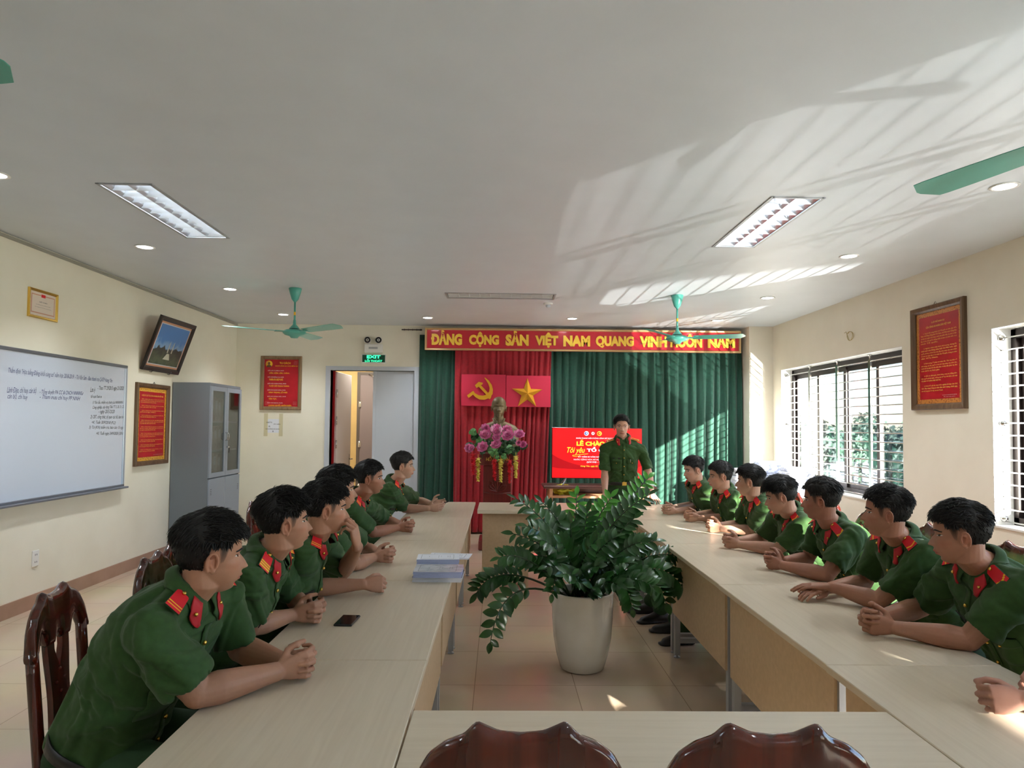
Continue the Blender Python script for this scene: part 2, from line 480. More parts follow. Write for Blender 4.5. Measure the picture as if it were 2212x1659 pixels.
mb = MB().use(M_WALLY).box(XL - 0.2, XL, YN, YB + 0.15, 0, H)
struct(mb.build('wall_left'))
mb = MB().use(M_WALLR).box(XL - 0.2, XR + 0.25, YN - 0.2, YN, 0, H)
struct(mb.build('wall_near'))

# back wall with the door opening
dl = onY(706, 795, YB); dr = onY(903, 795, YB)
DX0, DX1, DZ = dl.x + 0.06, dr.x - 0.05, dl.z - 0.03
mb = MB().use(M_WALLY)
for x0, x1, z0, z1 in cells(XL - 0.2, XR + 0.25, 0, H, [(DX0, DX1, -0.1, DZ)]): mb.box(x0, x1, YB, YB + 0.15, z0, z1)
struct(mb.build('wall_back'))
mb = MB().use(M_WALLR).box(3.55, XR, 9.6, YB, 0, H)
struct(mb.build('wall_column_right'))

# right wall with the windows
WZ0, WZ1 = 0.80, 2.36
WIN = [(6.49, 9.33), (-0.35, 5.30), (-4.6, -1.7)]  # second opening stretched out of view so sun reaches the right row
mb = MB().use(M_WALLR)
for y0, y1, z0, z1 in cells(YN, YB + 0.15, 0, H, [(a, b, WZ0, WZ1) for a, b in WIN]): mb.box(XR, XR + 0.25, y0, y1, z0, z1)
struct(mb.build('wall_right'))
# white plaster lining of the reveals
for i, (a, b) in enumerate(WIN):
    mb = MB().use(M_WHITE)
    t = 0.006
    mb.box(XR + 0.001, XR + 0.25, b - t, b, WZ0, WZ1); mb.box(XR + 0.001, XR + 0.25, a, a + t, WZ0, WZ1)
    mb.box(XR + 0.001, XR + 0.25, a, b, WZ1 - t, WZ1); mb.box(XR - 0.012, XR + 0.25, a, b, WZ0 - 0.002, WZ0 + 0.012)
    struct(mb.build('trim_%d' % (i + 1)))

def window(n, y0, y1, bars=True):
    root = bpy.data.objects.new('window_%d' % n, None); COL.objects.link(root)
    root.location = (XR, (y0 + y1) / 2, WZ0); root['kind'] = 'structure'
    w = (y1 - y0) / 2 - 0.006; h = WZ1 - WZ0 - 0.012; xo = 0.19; z00 = 0.012
    f = MB().use(M_BRONZE)
    f.box(xo - 0.035, xo + 0.035, -w, w, z00, z00 + 0.06); f.box(xo - 0.035, xo + 0.035, -w, w, h - 0.07, h)
    f.box(xo - 0.035, xo + 0.035, -w, -w + 0.05, z00, h); f.box(xo - 0.035, xo + 0.035, w - 0.05, w, z00, h)
    f.build('window_frame', root)
    # four sliding sashes
    sw = 2 * (w - 0.05) / 4
    for k in range(4):
        a = -w + 0.05 + k * sw; b = a + sw; xx = xo + (0.012 if k % 2 else -0.012)
        a -= 0.02; b += 0.02
        s = MB().use(M_BRONZE)
        s.box(xx - 0.010, xx + 0.010, a, a + 0.055, z00 + 0.06, h - 0.07); s.box(xx - 0.010, xx + 0.010, b - 0.055, b, z00 + 0.06, h - 0.07)
        s.box(xx - 0.010, xx + 0.010, a + 0.055, b - 0.055, z00 + 0.06, z00 + 0.12); s.box(xx - 0.010, xx + 0.010, a + 0.055, b - 0.055, h - 0.12, h - 0.07)
        so = s.build('sash', root)
        g = MB().use(M_GLASS); g.box(xx - 0.002, xx + 0.002, a + 0.055, b - 0.055, z00 + 0.12, h - 0.12); g.build('pane', so)
        if k == 1 and n == 1:
            c = MB().use(M_BLACK); c.bbox(xx - 0.035, xx - 0.010, a + 0.01, a + 0.04, 0.70, 0.82, 0.006); c.bbox(xx - 0.05, xx - 0.03, a + 0.0, a + 0.025, 0.66, 0.76, 0.006); c.build('sash_catch', so)
    g = MB().use(M_STEEL)
    gx = 0.075; g0, g1 = z00 + 0.03, h - 0.07; nb = 16
    for k in range(nb):
        z = g0 + (g1 - g0) * k / (nb - 1)
        g.tube([(gx, -w, z), (gx, w, z)], 0.0062, 8)
    g.build('grille_bar', root)
    for k in range(1, 4):
        y = -w + 2 * w * k / 4
        v = MB().use(M_STEEL); v.box(gx - 0.010, gx + 0.010, y - 0.022, y + 0.022, g0 - 0.02, g1 + 0.02)
        v.tube([(gx, y, g1), (gx, y, h)], 0.008, 8); v.lathe([(0.0, h - 0.02), (0.022, h - 0.006), (0.026, h)], 12, (gx, y, 0))
        v.build('grille_post', root)
    for z in (g0 + (g1 - g0) * 8 / 15, g1 - 0.0, g0 + 0.02):
        for sy in (-1, 1):
            v = MB().use(M_STEEL); v.lathe([(0.028, 0), (0.028, 0.01), (0.012, 0.03)], 12, (0, 0, 0), axis='Y')
            v.v = [(p[0] + gx, (p[1] + w) * sy if True else 0, p[2] + z) for p in v.v]
            v.build('wall_anchor', root)
    return root
for i, (a, b) in enumerate(WIN): window(i + 1, a, b)

# baseboards
mb = MB().use(M_SKIRT).box(XL, XL + 0.012, YN, YB, 0, 0.12); struct(mb.build('baseboard_left'))
mb = MB().use(M_SKIRT).box(XR - 0.012, XR, YN, 9.6, 0, 0.12); struct(mb.build('baseboard_right'))
mb = MB().use(M_SKIRT).box(XL, DX0 - 0.08, YB - 0.012, YB, 0, 0.12).box(DX1 + 0.08, 3.55, YB - 0.012, YB, 0, 0.12); struct(mb.build('baseboard_back'))
mb = MB().use(mat('grey_cable_trunking', S(160, 158, 146), 0.5)).box(XL, XL + 0.02, YN, YB - 0.02, H - 0.035, H - 0.012); struct(mb.build('trim_5'))

# ---- door frame, leaves and the corridor behind it
mb = MB().use(M_LIGHTGREY)
fw = 0.055
mb.box(DX0 - 0.07, DX0, YB - 0.02, YB + 0.16, 0, DZ + 0.06); mb.box(DX1, DX1 + 0.07, YB - 0.02, YB + 0.16, 0, DZ + 0.06); mb.box(DX0, DX1, YB - 0.02, YB + 0.16, DZ, DZ + 0.06)
mb.use(mat('red_jamb', S(170, 20, 30), 0.4)).box(DX0, DX0 + 0.03, YB + 0.13, YB + 0.165, 0, DZ)
struct(mb.build('trim_6'))
def hinge(parent, x, y, z):
    m = MB().use(M_STEEL); m.tube([(x, y, z - 0.06), (x, y, z + 0.06)], 0.011, 8); m.box(x - 0.02, x + 0.02, y - 0.004, y + 0.002, z - 0.05, z + 0.05); return m.build('hinge', parent)
def handle(parent, x, y, z, s=1):
    m = MB().use(M_STEEL); m.bbox(x - 0.02, x + 0.02, y - 0.008, y, z - 0.11, z + 0.08); m.tube([(x, y, z), (x, y - 0.05, z), (x - s * 0.12, y - 0.05, z)], 0.009, 8); return m.build('door_handle', parent)
xm = onY(806, 900, YB).x
d1 = bpy.data.objects.new('door_1', None); COL.objects.link(d1); d1.location = (DX1, YB + 0.03, 0); d1['kind'] = 'structure'
wd = DX1 - xm
mb = MB().use(M_LIGHTGREY).bbox(-wd, -0.003, 0, 0.045, 0.01, DZ - 0.005, 0.003); mb.box(-wd - 0.012, -wd + 0.03, -0.012, 0.0, 0.01, DZ - 0.005); mb.build('door_leaf', d1)
d2 = bpy.data.objects.new('door_2', None); COL.objects.link(d2); d2.location = (DX0 + 0.055, YB + 0.16, 0); d2.rotation_euler = (0, 0, R(87)); d2['kind'] = 'structure'
mb = MB().use(mat('door_white_warm', S(214, 206, 206), 0.45)).bbox(0, 0.80, 0, 0.045, 0.01, DZ - 0.01, 0.003); mb.build('door_leaf', d2)
for z in (0.5, 1.25, 1.6, 2.0): hinge(d2, 0.0, -0.004, z)
handle(d2, 0.73, 0, 1.0)
# corridor
YC = 12.0
M_CORR = mat('corridor_wall_paint', S(214, 178, 112), 0.6, build=noise_mix(S(200, 166, 104), 3))
mb = MB().use(M_CORR)
for x0, x1, z0, z1 in cells(-4.6, 0.6, 0, 2.8, []): mb.box(x0, x1, YC, YC + 0.1, z0, z1)
struct(mb.build('wall_corridor'))
mb = MB().use(M_CORR).box(-4.7, -4.6, YB + 0.15, YC, 0, 2.8).box(0.6, 0.7, YB + 0.15, YC, 0, 2.8); struct(mb.build('wall_corridor_end'))
mb = MB().use(M_CEIL).box(-4.7, 0.7, YB + 0.15, YC + 0.1, 2.8, 2.9); struct(mb.build('ceiling_corridor'))
mb = MB().use(M_FLOOR).box(-4.7, 0.7, YB + 0.15, YC + 0.1, -0.1, 0.0); struct(mb.build('floor_corridor'))
d3 = bpy.data.objects.new('door_3', None); COL.objects.link(d3); pc = onY(773, 810, YC); d3.location = (pc.x, YC, 0); d3['kind'] = 'structure'
M_DG = mat('door_taupe', S(128, 112, 108), 0.5)
mb = MB().use(mat('door_dark_frame', S(92, 80, 70), 0.5)).box(0, 0.05, -0.03, 0, 0, pc.z).box(0.95, 1.0, -0.03, 0, 0, pc.z).box(0, 1.0, -0.03, 0, pc.z, pc.z + 0.05); mb.build('door_frame', d3)
mb = MB().use(M_DG).box(0.05, 0.95, -0.02, -0.001, 0, pc.z); mb.build('door_leaf', d3)
for z in (0.45, 1.2, 1.9): hinge(d3, 0.055, -0.035, z)
mb = MB().use(M_STEEL).bbox(0.32, 0.56, -0.07, -0.02, pc.z - 0.1, pc.z - 0.04); mb.tube([(0.5, -0.06, pc.z - 0.05), (0.3, -0.16, pc.z - 0.03), (0.2, -0.04, pc.z + 0.01)], 0.008, 6); mb.build('door_closer', d3)
lamp('corridor_lamp', 'AREA', (-2.4, 11.0, 2.75), 26, (1.0, 0.93, 0.8), (-2.4, 11.0, 0), shape='SQUARE', size=0.6)

# ================================================================== CEILING LAMPS
M_TUBE = mat('tube_light', (1, 1, 1), 0.5, emit=(0.93, 0.97, 1.0), estr=44.0)
M_LOUV = mat('louver_aluminium', S(225, 232, 240), 0.3, metal=0.9)
M_HOUS = mat('lamp_housing', S(230, 234, 240), 0.3, metal=0.6)
def louver(i, x0, x1, y0, y1, label, lit=True):
    cx, cy = (x0 + x1) / 2, (y0 + y1) / 2
    along = (y1 - y0) > (x1 - x0)
    L_, W_ = max(x1 - x0, y1 - y0), min(x1 - x0, y1 - y0)
    t = thing('recessed_lamp', label, 'ceiling light', (cx, cy, H), PI / 2 if along else 0)
    l, w, d = L_ / 2, W_ / 2, 0.095
    m = MB().use(M_HOUS)     # open housing, walls and top
    m.box(-l, l, -w, w, d, d + 0.005); m.box(-l, -l + 0.004, -w, w, 0, d); m.box(l - 0.004, l, -w, w, 0, d); m.box(-l, l, -w, -w + 0.004, 0, d); m.box(-l, l, w - 0.004, w, 0, d)
    m.build('housing', t)
    m = MB().use(M_STEEL_G)
    for a in ((-l - 0.012, l + 0.012, -w - 0.012, -w + 0.008), (-l - 0.012, l + 0.012, w - 0.008, w + 0.012), (-l - 0.012, -l + 0.008, -w, w), (l - 0.008, l + 0.012, -w, w)):
        m.box(*a, -0.006, 0.004)
    m.build('rim', t)
    for s in (-1, 1):
        m = MB().use(M_TUBE if lit else M_WHITE); m.tube([(-l + 0.03, s * w * 0.5, 0.066), (l - 0.03, s * w * 0.5, 0.066)], 0.010, 8); m.build('tube', t)
    n = 10
    m = MB().use(M_LOUV)
    for k in range(n + 1):      # V-shaped cross blades
        x = -l + 0.012 + (2 * l - 0.024) * k / n
        m.add([(x - 0.014, -w + 0.01, 0.046), (x - 0.014, w - 0.01, 0.046), (x, w - 0.01, 0.002), (x, -w + 0.01, 0.002), (x + 0.014, -w + 0.01, 0.046), (x + 0.014, w - 0.01, 0.046)],
              [(0, 1, 2, 3), (3, 2, 5, 4), (0, 4, 5, 1)])
    for y in (-w + 0.012, 0, w - 0.012):      # curved side reflectors
        prof = [(-0.03, 0.05), (-0.018, 0.02), (0, 0.003), (0.018, 0.02), (0.03, 0.05)]
        m.add([(x, min(max(y + a, -w + 0.005), w - 0.005), b) for x in (-l + 0.01, l - 0.01) for a, b in prof], [(i, i + 1, i + 6, i + 5) for i in range(4)])
    m.build('louver', t)
    return t
lab = ['long recessed two-tube louver light on the left of the ceiling', 'long recessed two-tube louver light on the right of the ceiling',
       'recessed louver light across the ceiling in front of the red banner', 'added unseen louver light in the ceiling behind the viewer, left row', 'added unseen louver light in the ceiling behind the viewer, right row',
       'rearmost added unseen louver light over the left of the room', 'rearmost added unseen louver light over the right of the room']
for i, f in enumerate(FIX): louver(i, *f, lab[i], lit=(i != 2))

M_DOWN = mat('downlight_glow', (1, 1, 1), 0.5, emit=(1.0, 0.98, 0.96), estr=14.0)
dlp = [((313, 533), 'round downlight under the left louver light'), ((497, 624), 'round downlight left of the left ceiling fan'), ((612, 679), 'round downlight behind the left ceiling fan rod'),
       ((924, 686), 'round downlight above the left end of the red banner'), ((1236, 688), 'round downlight above the middle of the red banner'), ((1549, 692), 'round downlight above the right end of the red banner'),
       ((1658, 643), 'round downlight near the right wall, right of the far right fan'), ((1834, 553), 'round downlight below the right louver light'), ((2170, 402), 'large round downlight beside the near right fan blade'),
       ((-12, 376), 'round downlight at the left edge of the ceiling')]
for (px, py), l_ in dlp:
    p = onZ(px, py, H)
    t = thing('downlight', l_, 'ceiling light', p, group='round downlights')
    m = MB().use(M_WHITE).lathe([(0.078, 0.0), (0.080, -0.004), (0.066, -0.008), (0.060, -0.003)], 24); m.build('trim_ring', t)
    m = MB().use(M_DOWN).lathe([(0.0, -0.0035), (0.060, -0.0035)], 24); m.build('diffuser', t)
    lamp('downlight_beam', 'SPOT', (p.x, p.y, H - 0.02), 44, (0.93, 0.97, 1.0), (p.x, p.y, 0), spot_size=R(120), spot_blend=0.8, shadow_soft_size=0.06)

def fan(loc, ang, label, tilt=-0.20):
    t = thing('ceiling_fan', label, 'fan', loc, ang, group='green ceiling fans')
    m = MB().use(M_TEAL).lathe([(0.066, 0.0), (0.068, -0.006), (0.055, -0.06), (0.036, -0.12), (0.014, -0.145), (0.012, -0.15)], 24); m.build('canopy', t)
    m = MB().use(M_TEAL).tube([(0, 0, -0.14), (0, 0, -0.40)], 0.0105, 10); m.use(M_YEL).tube([(0, 0, -0.255), (0, 0, -0.29)], 0.0112, 10); m.build('rod', t)
    m = MB().use(M_TEAL).lathe([(0.013, -0.34), (0.018, -0.39), (0.055, -0.435), (0.056, -0.438)], 24); m.use(M_BLACK).lathe([(0.045, -0.437), (0.04, -0.45)], 20); m.build('motor_cover', t)
    m = MB().use(M_TEAL).lathe([(0.03, -0.445), (0.09, -0.45), (0.118, -0.465), (0.122, -0.482), (0.10, -0.502), (0.05, -0.516), (0.035, -0.535), (0.0, -0.537)], 32); m.build('motor', t)
    for k in range(3):
        c, s_ = math.cos(k * 2 * PI / 3), math.sin(k * 2 * PI / 3)
        m = MB().use(M_TEAL)
        m.M = Matrix.Rotation(k * 2 * PI / 3, 4, 'Z')
        N_ = 14; vs = []; 
        for i in range(N_ + 1):
            u = i / N_; x = 0.17 + 0.55 * u
            wdt = 0.055 + 0.018 * math.sin(u * PI * 0.5)
            if u > 0.9: wdt *= math.sqrt(max(0.02, 1 - ((u - 0.9) / 0.1) ** 2))
            for sy in (-1, 1): 
                for dz in (0.0015, -0.0015): vs.append((x, sy * wdt, -0.466 + sy * wdt * tilt + dz + 0.01 * u))
        fs = []
        for i in range(N_):
            a = i * 4; b = a + 4
            fs += [(a, a + 2, b + 2, b), (a + 1, b + 1, b + 3, a + 3), (a, b, b + 1, a + 1), (a + 2, a + 3, b + 3, b + 2)]
        fs += [(0, 1, 3, 2), (N_ * 4, N_ * 4 + 2, N_ * 4 + 3, N_ * 4 + 1)]
        m.add(vs, fs, False)
        m.prism([(0.08, -0.022), (0.20, -0.04), (0.20, 0.04), (0.08, 0.022)], -0.474, -0.466, 'XY')
        m.build('blade', t)
    return t
pf = onZ(638, 623, H); fan(pf, R(-35), 'teal green ceiling fan in front of the left part of the back wall')
pf = onZ(1463, 638, H); fan(pf, R(-10), 'teal green ceiling fan in front of the red banner')
fan((1.95, 2.10, H), R(106), 'near right teal ceiling fan, one blade tip in view', 0.16)
fan((-2.10, 1.95, H), R(-5), 'near left teal ceiling fan at the picture edge')

p = onZ(1184, 655, H)
t = thing('smoke_detector', 'small round white smoke detector on the ceiling', 'smoke detector', p)
MB().use(M_WHITE).lathe([(0.055, 0), (0.055, -0.012), (0.04, -0.02)], 20).build('base', t)
MB().use(M_LIGHTGREY).lathe([(0.032, -0.018), (0.03, -0.04), (0.016, -0.052), (0.0, -0.053)], 18).build('sensor', t)

# ================================================================== THINGS ON THE WALLS
def wallthing(name, label, cat, wall, a0, a1, z0, z1, off=0.0, group=None):
    """empty at the centre of a rectangle on a wall; local X = rightwards, local -Y = into the room"""
    zc = (z0 + z1) / 2; ac = (a0 + a1) / 2
    loc, rz = {'L': ((XL + off, ac, zc), PI / 2), 'R': ((XR - off, ac, zc), -PI / 2), 'B': ((ac, YB - off, zc), 0)}[wall]
    return thing(name, label, cat, loc, rz, group), abs(a1 - a0) / 2, (z1 - z0) / 2
def frame_mb(w, h, fw_, d, m):
    f = MB().use(m)
    o = [(-w, -h), (w, -h), (w, h), (-w, h)]
    def ring(s, y): return [(x - math.copysign(s, x), y, z - math.copysign(s, z)) for x, z in o]
    rings = [ring(0, 0), ring(0, -d * 0.8), ring(fw_ * 0.15, -d), ring(fw_ * 0.7, -d * 0.85), ring(fw_, -d * 0.45), ring(fw_, -0.002)]
    vs = [p for r in rings for p in r]; fs = []
    for i in range(len(rings) - 1):
        for j in range(4): fs.append((i * 4 + j, i * 4 + (j + 1) % 4, i * 4 + 4 + (j + 1) % 4, i * 4 + 4 + j))
    f.add(vs, fs, False); return f
def lines(mbx, rows, x0, x1, ztop, lh, y, indent=0.0, bold=0.0):
    """rows of small text fitted to the line height; each row (string, x-fraction start, x-fraction end)"""
    z = ztop
    for r in rows:
        if r:
            s_, f0, f1 = r
            mbx.text(s_, x0 + (x1 - x0) * f0, x0 + (x1 - x0) * f1, z - lh * 0.78, z, y, 0.0006, bold)
        z -= lh
    return z

# left: certificate
t, w, h = wallthing('framed_certificate', 'small gold framed paper certificate above the whiteboard', 'certificate', 'L', 5.56, 5.92, 2.40, 2.64)
frame_mb(w, h, 0.022, 0.02, M_GOLDM).build('frame', t)
m = MB().use(mat('certificate_paper', S(228, 214, 200), 0.6)).box(-w + .01, w - .01, -0.008, -0.003, -h + .01, h - .01)
m.use(mat('certificate_border', S(206, 150, 124), 0.6))
for a in ((-w + .035, w - .035, h - .05, h - .042), (-w + .035, w - .035, -h + .042, -h + .05), (-w + .035, -w + .043, -h + .042, h - .042), (w - .043, w - .035, -h + .042, h - .042)): m.box(a[0], a[1], -.0088, -.008, a[2], a[3])
m.use(M_REDB).box(-0.025, 0.025, -0.0095, -0.008, h - .06, h - .035)
m.use(M_INK).text('GIẤY KHEN', -0.05, 0.05, 0.015, 0.028, -0.008, 0.0008, 0.01)
m.text('Chi bộ Phòng Cảnh sát PCCC và CNCH', -0.09, 0.09, -0.01, -0.002, -0.008, 0.0008)
m.text('Đã có thành tích xuất sắc trong công tác', -0.10, 0.10, -0.03, -0.022, -0.008, 0.0008)
m.build('certificate_sheet', t)

# left: photograph of a monument, leaning out from the wall at the top
t = thing('framed_photograph', 'dark framed landscape photograph leaning forward from the left wall', 'picture', (XL + 0.012, 7.70, 2.115), 0, rot=(0, 0, 0))
t.rotation_euler = Matrix.Rotation(PI / 2, 4, 'Z').to_euler()
t.matrix_world = Matrix.Translation((XL + 0.012, 7.70, 2.115)) @ Matrix.Rotation(PI / 2, 4, 'Z') @ Matrix.Rotation(R(19), 4, 'X') @ Matrix.Translation((0, 0, 0.31))
w, h = 0.41, 0.31
frame_mb(w, h, 0.055, 0.03, mat('dark_frame_wood', S(30, 20, 20), 0.3)).build('frame', t)
m = MB().use(mat('photo_mat_orange', S(206, 150, 118), 0.5)).box(-w + .05, w - .05, -0.010, -0.004, -h + .05, h - .05)
m.use(mat('white_mat', S(210, 214, 220), 0.5)).box(-w + .075, w - .075, -0.012, -0.01, -h + .075, h - .075)
def photo_build(nt, b):
    N, L = nt.nodes, nt.links
    tc = N.new('ShaderNodeTexCoord'); sp = N.new('ShaderNodeSeparateXYZ'); nz = N.new('ShaderNodeTexNoise'); nz.inputs['Scale'].default_value = 14; nz.inputs['Detail'].default_value = 6
    L.new(tc.outputs['Object'], sp.inputs[0]); L.new(tc.outputs['Object'], nz.inputs['Vector'])
    ma = N.new('ShaderNodeMath'); ma.operation = 'MULTIPLY_ADD'; ma.inputs[1].default_value = 0.22; L.new(nz.outputs['Fac'], ma.inputs[0]); L.new(sp.outputs['Z'], ma.inputs[2])
    rp = N.new('ShaderNodeValToRGB'); rp.color_ramp.interpolation = 'LINEAR'
    e = rp.color_ramp.elements; e[0].position = 0.0; e[0].color = (*S(44, 58, 40), 1); e[1].position = 0.62; e[1].color = (*S(70, 130, 200), 1)
    for pz, c in ((0.12, S(84, 96, 70)), (0.32, S(52, 60, 50)), (0.42, S(30, 40, 42)), (0.46, S(130, 170, 210))):
        q = e.new(pz); q.color = (*c, 1)
    mr = N.new('ShaderNodeMapRange'); mr.inputs['From Min'].default_value = -0.14; mr.inputs['From Max'].default_value = 0.36
    L.new(ma.outputs[0], mr.inputs[0]); L.new(mr.outputs[0], rp.inputs[0]); L.new(rp.outputs[0], b.inputs['Base Color'])
m.use(mat('landscape_photo', S(90, 120, 140), 0.35, build=photo_build)).box(-w + .085, w - .085, -0.014, -0.012, -h + .085, h - .085)
m.use(mat('photo_stone', S(190, 190, 170), 0.5))
for x in (-0.02, 0.07): m.prism([(x, -0.08), (x + .022, -0.08), (x + .018, 0.03), (x + .011, 0.055), (x + .004, 0.03)], -0.0145, -0.014)
m.prism([(-0.06, -0.16), (0.09, -0.16), (0.045, -0.09), (-0.005, -0.09)], -0.0145, -0.014)
m.build('photo_print', t)
for x in (-0.2, 0.2):
    m = MB().use(M_BLACK).tube([(x, 0.0, -h - 0.012), (x, -0.02, -h - 0.012), (x, -0.036, -h + 0.02)], 0.004, 6); m.build('hook', t)

# left: red and gold rules poster
def gold_border(nt, b, ca=S(168, 104, 30), cb=S(226, 172, 62)):
    N, L = nt.nodes, nt.links
    tc = N.new('ShaderNodeTexCoord'); v = N.new('ShaderNodeTexVoronoi'); v.inputs['Scale'].default_value = 55
    L.new(tc.outputs['Object'], v.inputs['Vector']); rp = N.new('ShaderNodeValToRGB')
    rp.color_ramp.elements[0].position = 0.25; rp.color_ramp.elements[0].color = (*ca, 1); rp.color_ramp.elements[1].position = 0.45; rp.color_ramp.elements[1].color = (*cb, 1)
    L.new(v.outputs['Distance'], rp.inputs[0]); L.new(rp.outputs[0], b.inputs['Base Color'])
M_GB = mat('gold_pattern_border', S(222, 168, 62), 0.35, build=gold_border)
M_TXTY = mat('yellow_print', S(240, 190, 84), 0.5)
t, w, h = wallthing('rules_poster', 'tall framed red and gold poster under the leaning photograph', 'poster', 'L', 7.23, 7.94, 1.08, 1.97)
frame_mb(w, h, 0.05, 0.035, M_WOODFR).build('frame', t)
m = MB().use(M_GB).box(-w + .04, w - .04, -0.008, -0.003, -h + .04, h - .04)
m.use(M_REDPOST).box(-w + .085, w - .085, -0.009, -0.008, -h + .09, h - .09)
m.use(M_TXTY)
X0, X1 = -w + .105, w - .105
m.text('10 ĐIỀU KỶ LUẬT CỦA CÔNG AN NHÂN DÂN VIỆT NAM', X0 + .02, X1 - .02, h - .145, h - .115, -0.009, 0.0008, 0.02)
rows = []
T10 = [['Điều 1. Nghiêm cấm có lời nói, việc làm trái với đường lối,', 'chủ trương, quan điểm của Đảng, chính sách, pháp luật của', 'Nhà nước, điều lệnh nội bộ của Công an nhân dân.'],
       ['Điều 2. Không được che giấu, báo cáo sai sự thật,', 'làm mất đoàn kết nội bộ.'], ['Điều 3. Không được sử dụng trái phép vũ khí,', 'phương tiện.'],
       ['Điều 4. Không được tự ý rời bỏ vị trí chiến đấu,', 'công tác khi đang làm nhiệm vụ.'], ['Điều 5. Không được quan liêu, cửa quyền, sách nhiễu', 'phiền hà, xâm phạm tài sản, danh dự, nhân phẩm', 'của nhân dân dưới mọi hình thức.'],
       ['Điều 6. Không được lợi dụng chức vụ, quyền hạn', 'để tham nhũng, nhận hối lộ, làm trái quy định', 'của ngành và pháp luật của Nhà nước.'], ['Điều 7. Không được làm lộ, làm mất bí mật nhà nước,', 'bí mật công tác của Công an nhân dân, tài liệu,', 'hồ sơ, phương tiện nghiệp vụ được giao quản lý.'],
       ['Điều 8. Không được bao che, dung túng, tiếp tay', 'cho các hành vi vi phạm pháp luật.'], ['Điều 9. Không được uống rượu, bia trong giờ làm việc', 'và khi tham gia giao thông, khi mặc trang phục.'], ['Điều 10. Không được mê tín dị đoan, cờ bạc.', 'hoặc tham gia tệ nạn xã hội.']]
for g in T10:
    for i, l_ in enumerate(g): rows.append((l_, 0.05 if i == 0 else 0.0, 1.0 if i < len(g) - 1 else 0.66))
    rows.append(None)
lines(m, rows, X0, X1, h - .165, (2 * h - .165 - .125) / len(rows), -0.009, bold=0.012)
m.use(M_WHITET).text('CỤC CÔNG TÁC ĐẢNG VÀ CÔNG TÁC CHÍNH TRỊ', X1 - .2, X1, -h + .105, -h + .113, -0.009, 0.0008)
m.build('poster_sheet', t)
MB().use(M_BLACK).tube([(-0.02, -.02, h), (0, -.02, h + .02), (0.02, -.02, h)], 0.003, 6).build('hook', t)

# right: red poster of oaths
t, w, h = wallthing('oath_poster', 'large brown framed red poster of gold paragraphs between the two windows', 'poster', 'R', 6.30, 5.57, 1.73, 2.67)
frame_mb(w, h, 0.055, 0.04, M_WOODFR).build('frame', t)
m = MB().use(mat('copper_pattern_border', S(206, 130, 58), 0.35, build=lambda nt, b: gold_border(nt, b, S(150, 84, 40), S(208, 136, 66)))).box(-w + .045, w - .045, -0.008, -0.003, -h + .045, h - .045)
m.use(M_REDPOST).box(-w + .095, w - .095, -0.009, -0.008, -h + .095, h - .095)
m.use(M_TXTY); X0, X1 = -w + .12, w - .12
m.text('5 LỜI THỀ DANH DỰ', -0.09, 0.09, h - .165, h - .14, -0.009, 0.0008, 0.02)
m.text('CỦA CÔNG AN NHÂN DÂN VIỆT NAM', -0.17, 0.17, h - .205, h - .178, -0.009, 0.0008, 0.02)
T5 = [['1. Tuyệt đối trung thành với Tổ quốc và nhân dân Việt', 'Nam, với Đảng Cộng sản Việt Nam, với Nhà nước Cộng hòa', 'xã hội chủ nghĩa Việt Nam; suốt đời phấn đấu, hy sinh vì độc', 'lập, tự do, chủ quyền, thống nhất và toàn vẹn lãnh thổ, vì an', 'ninh Tổ quốc.'],
      ['2. Nghiêm chỉnh chấp hành chủ trương, đường lối,', 'chính sách của Đảng, pháp luật của Nhà nước, nghị', 'quyết, chỉ thị, mệnh lệnh của cấp trên; luôn nêu cao ý thức', 'tổ chức kỷ luật, bảo vệ bí mật của Tổ quốc, Công an nhân', 'dân Việt Nam.'],
      ['3. Kính trọng, lễ phép với nhân dân. Tận tụy bảo vệ', 'tính mạng, tài sản, quyền và lợi ích hợp pháp của nhân dân,', 'tranh thủ sự giúp đỡ của nhân dân, vì nhân dân phục vụ, làm', 'tròn nhiệm vụ được giao.'],
      ['4. Cần cù, cảnh giác, khôn khéo, mưu trí, dũng cảm,', 'kiên quyết phòng ngừa, chống các thế lực thù địch, các loại', 'tội phạm và vi phạm pháp luật khác.'],
      ['5. Đoàn kết nội bộ, thực hiện nghiêm lời dạy của Chủ', 'tịch. Xây dựng Công an nhân dân cách mạng, chính quy,', 'tinh nhuệ, từng bước hiện đại, vì an ninh Tổ quốc.']]
rows = []
for g in T5:
    for i, l_ in enumerate(g): rows.append((l_, 0.08 if i == 0 else 0.0, 1.0 if i < len(g) - 1 else 0.45 + 0.1 * (len(l_) / 30)))
    rows.append(None)
lines(m, rows, X0, X1, h - .235, (2 * h - .235 - .135) / len(rows), -0.009, bold=0.015)
m.use(M_WHITET).text('CỤC CÔNG TÁC ĐẢNG VÀ CÔNG TÁC CHÍNH TRỊ', X1 - .2, X1 - .01, -h + .122, -h + .129, -0.009, 0.0008)
m.text('Ấn hành năm 2016', X1 - .18, X1 - .03, -h + .108, -h + .115, -0.009, 0.0008)
m.build('poster_sheet', t)
MB().use(M_STEEL).tube([(-0.02, -.03, h), (0, -.03, h + .02), (0.02, -.03, h)], 0.003, 6).build('hook', t)

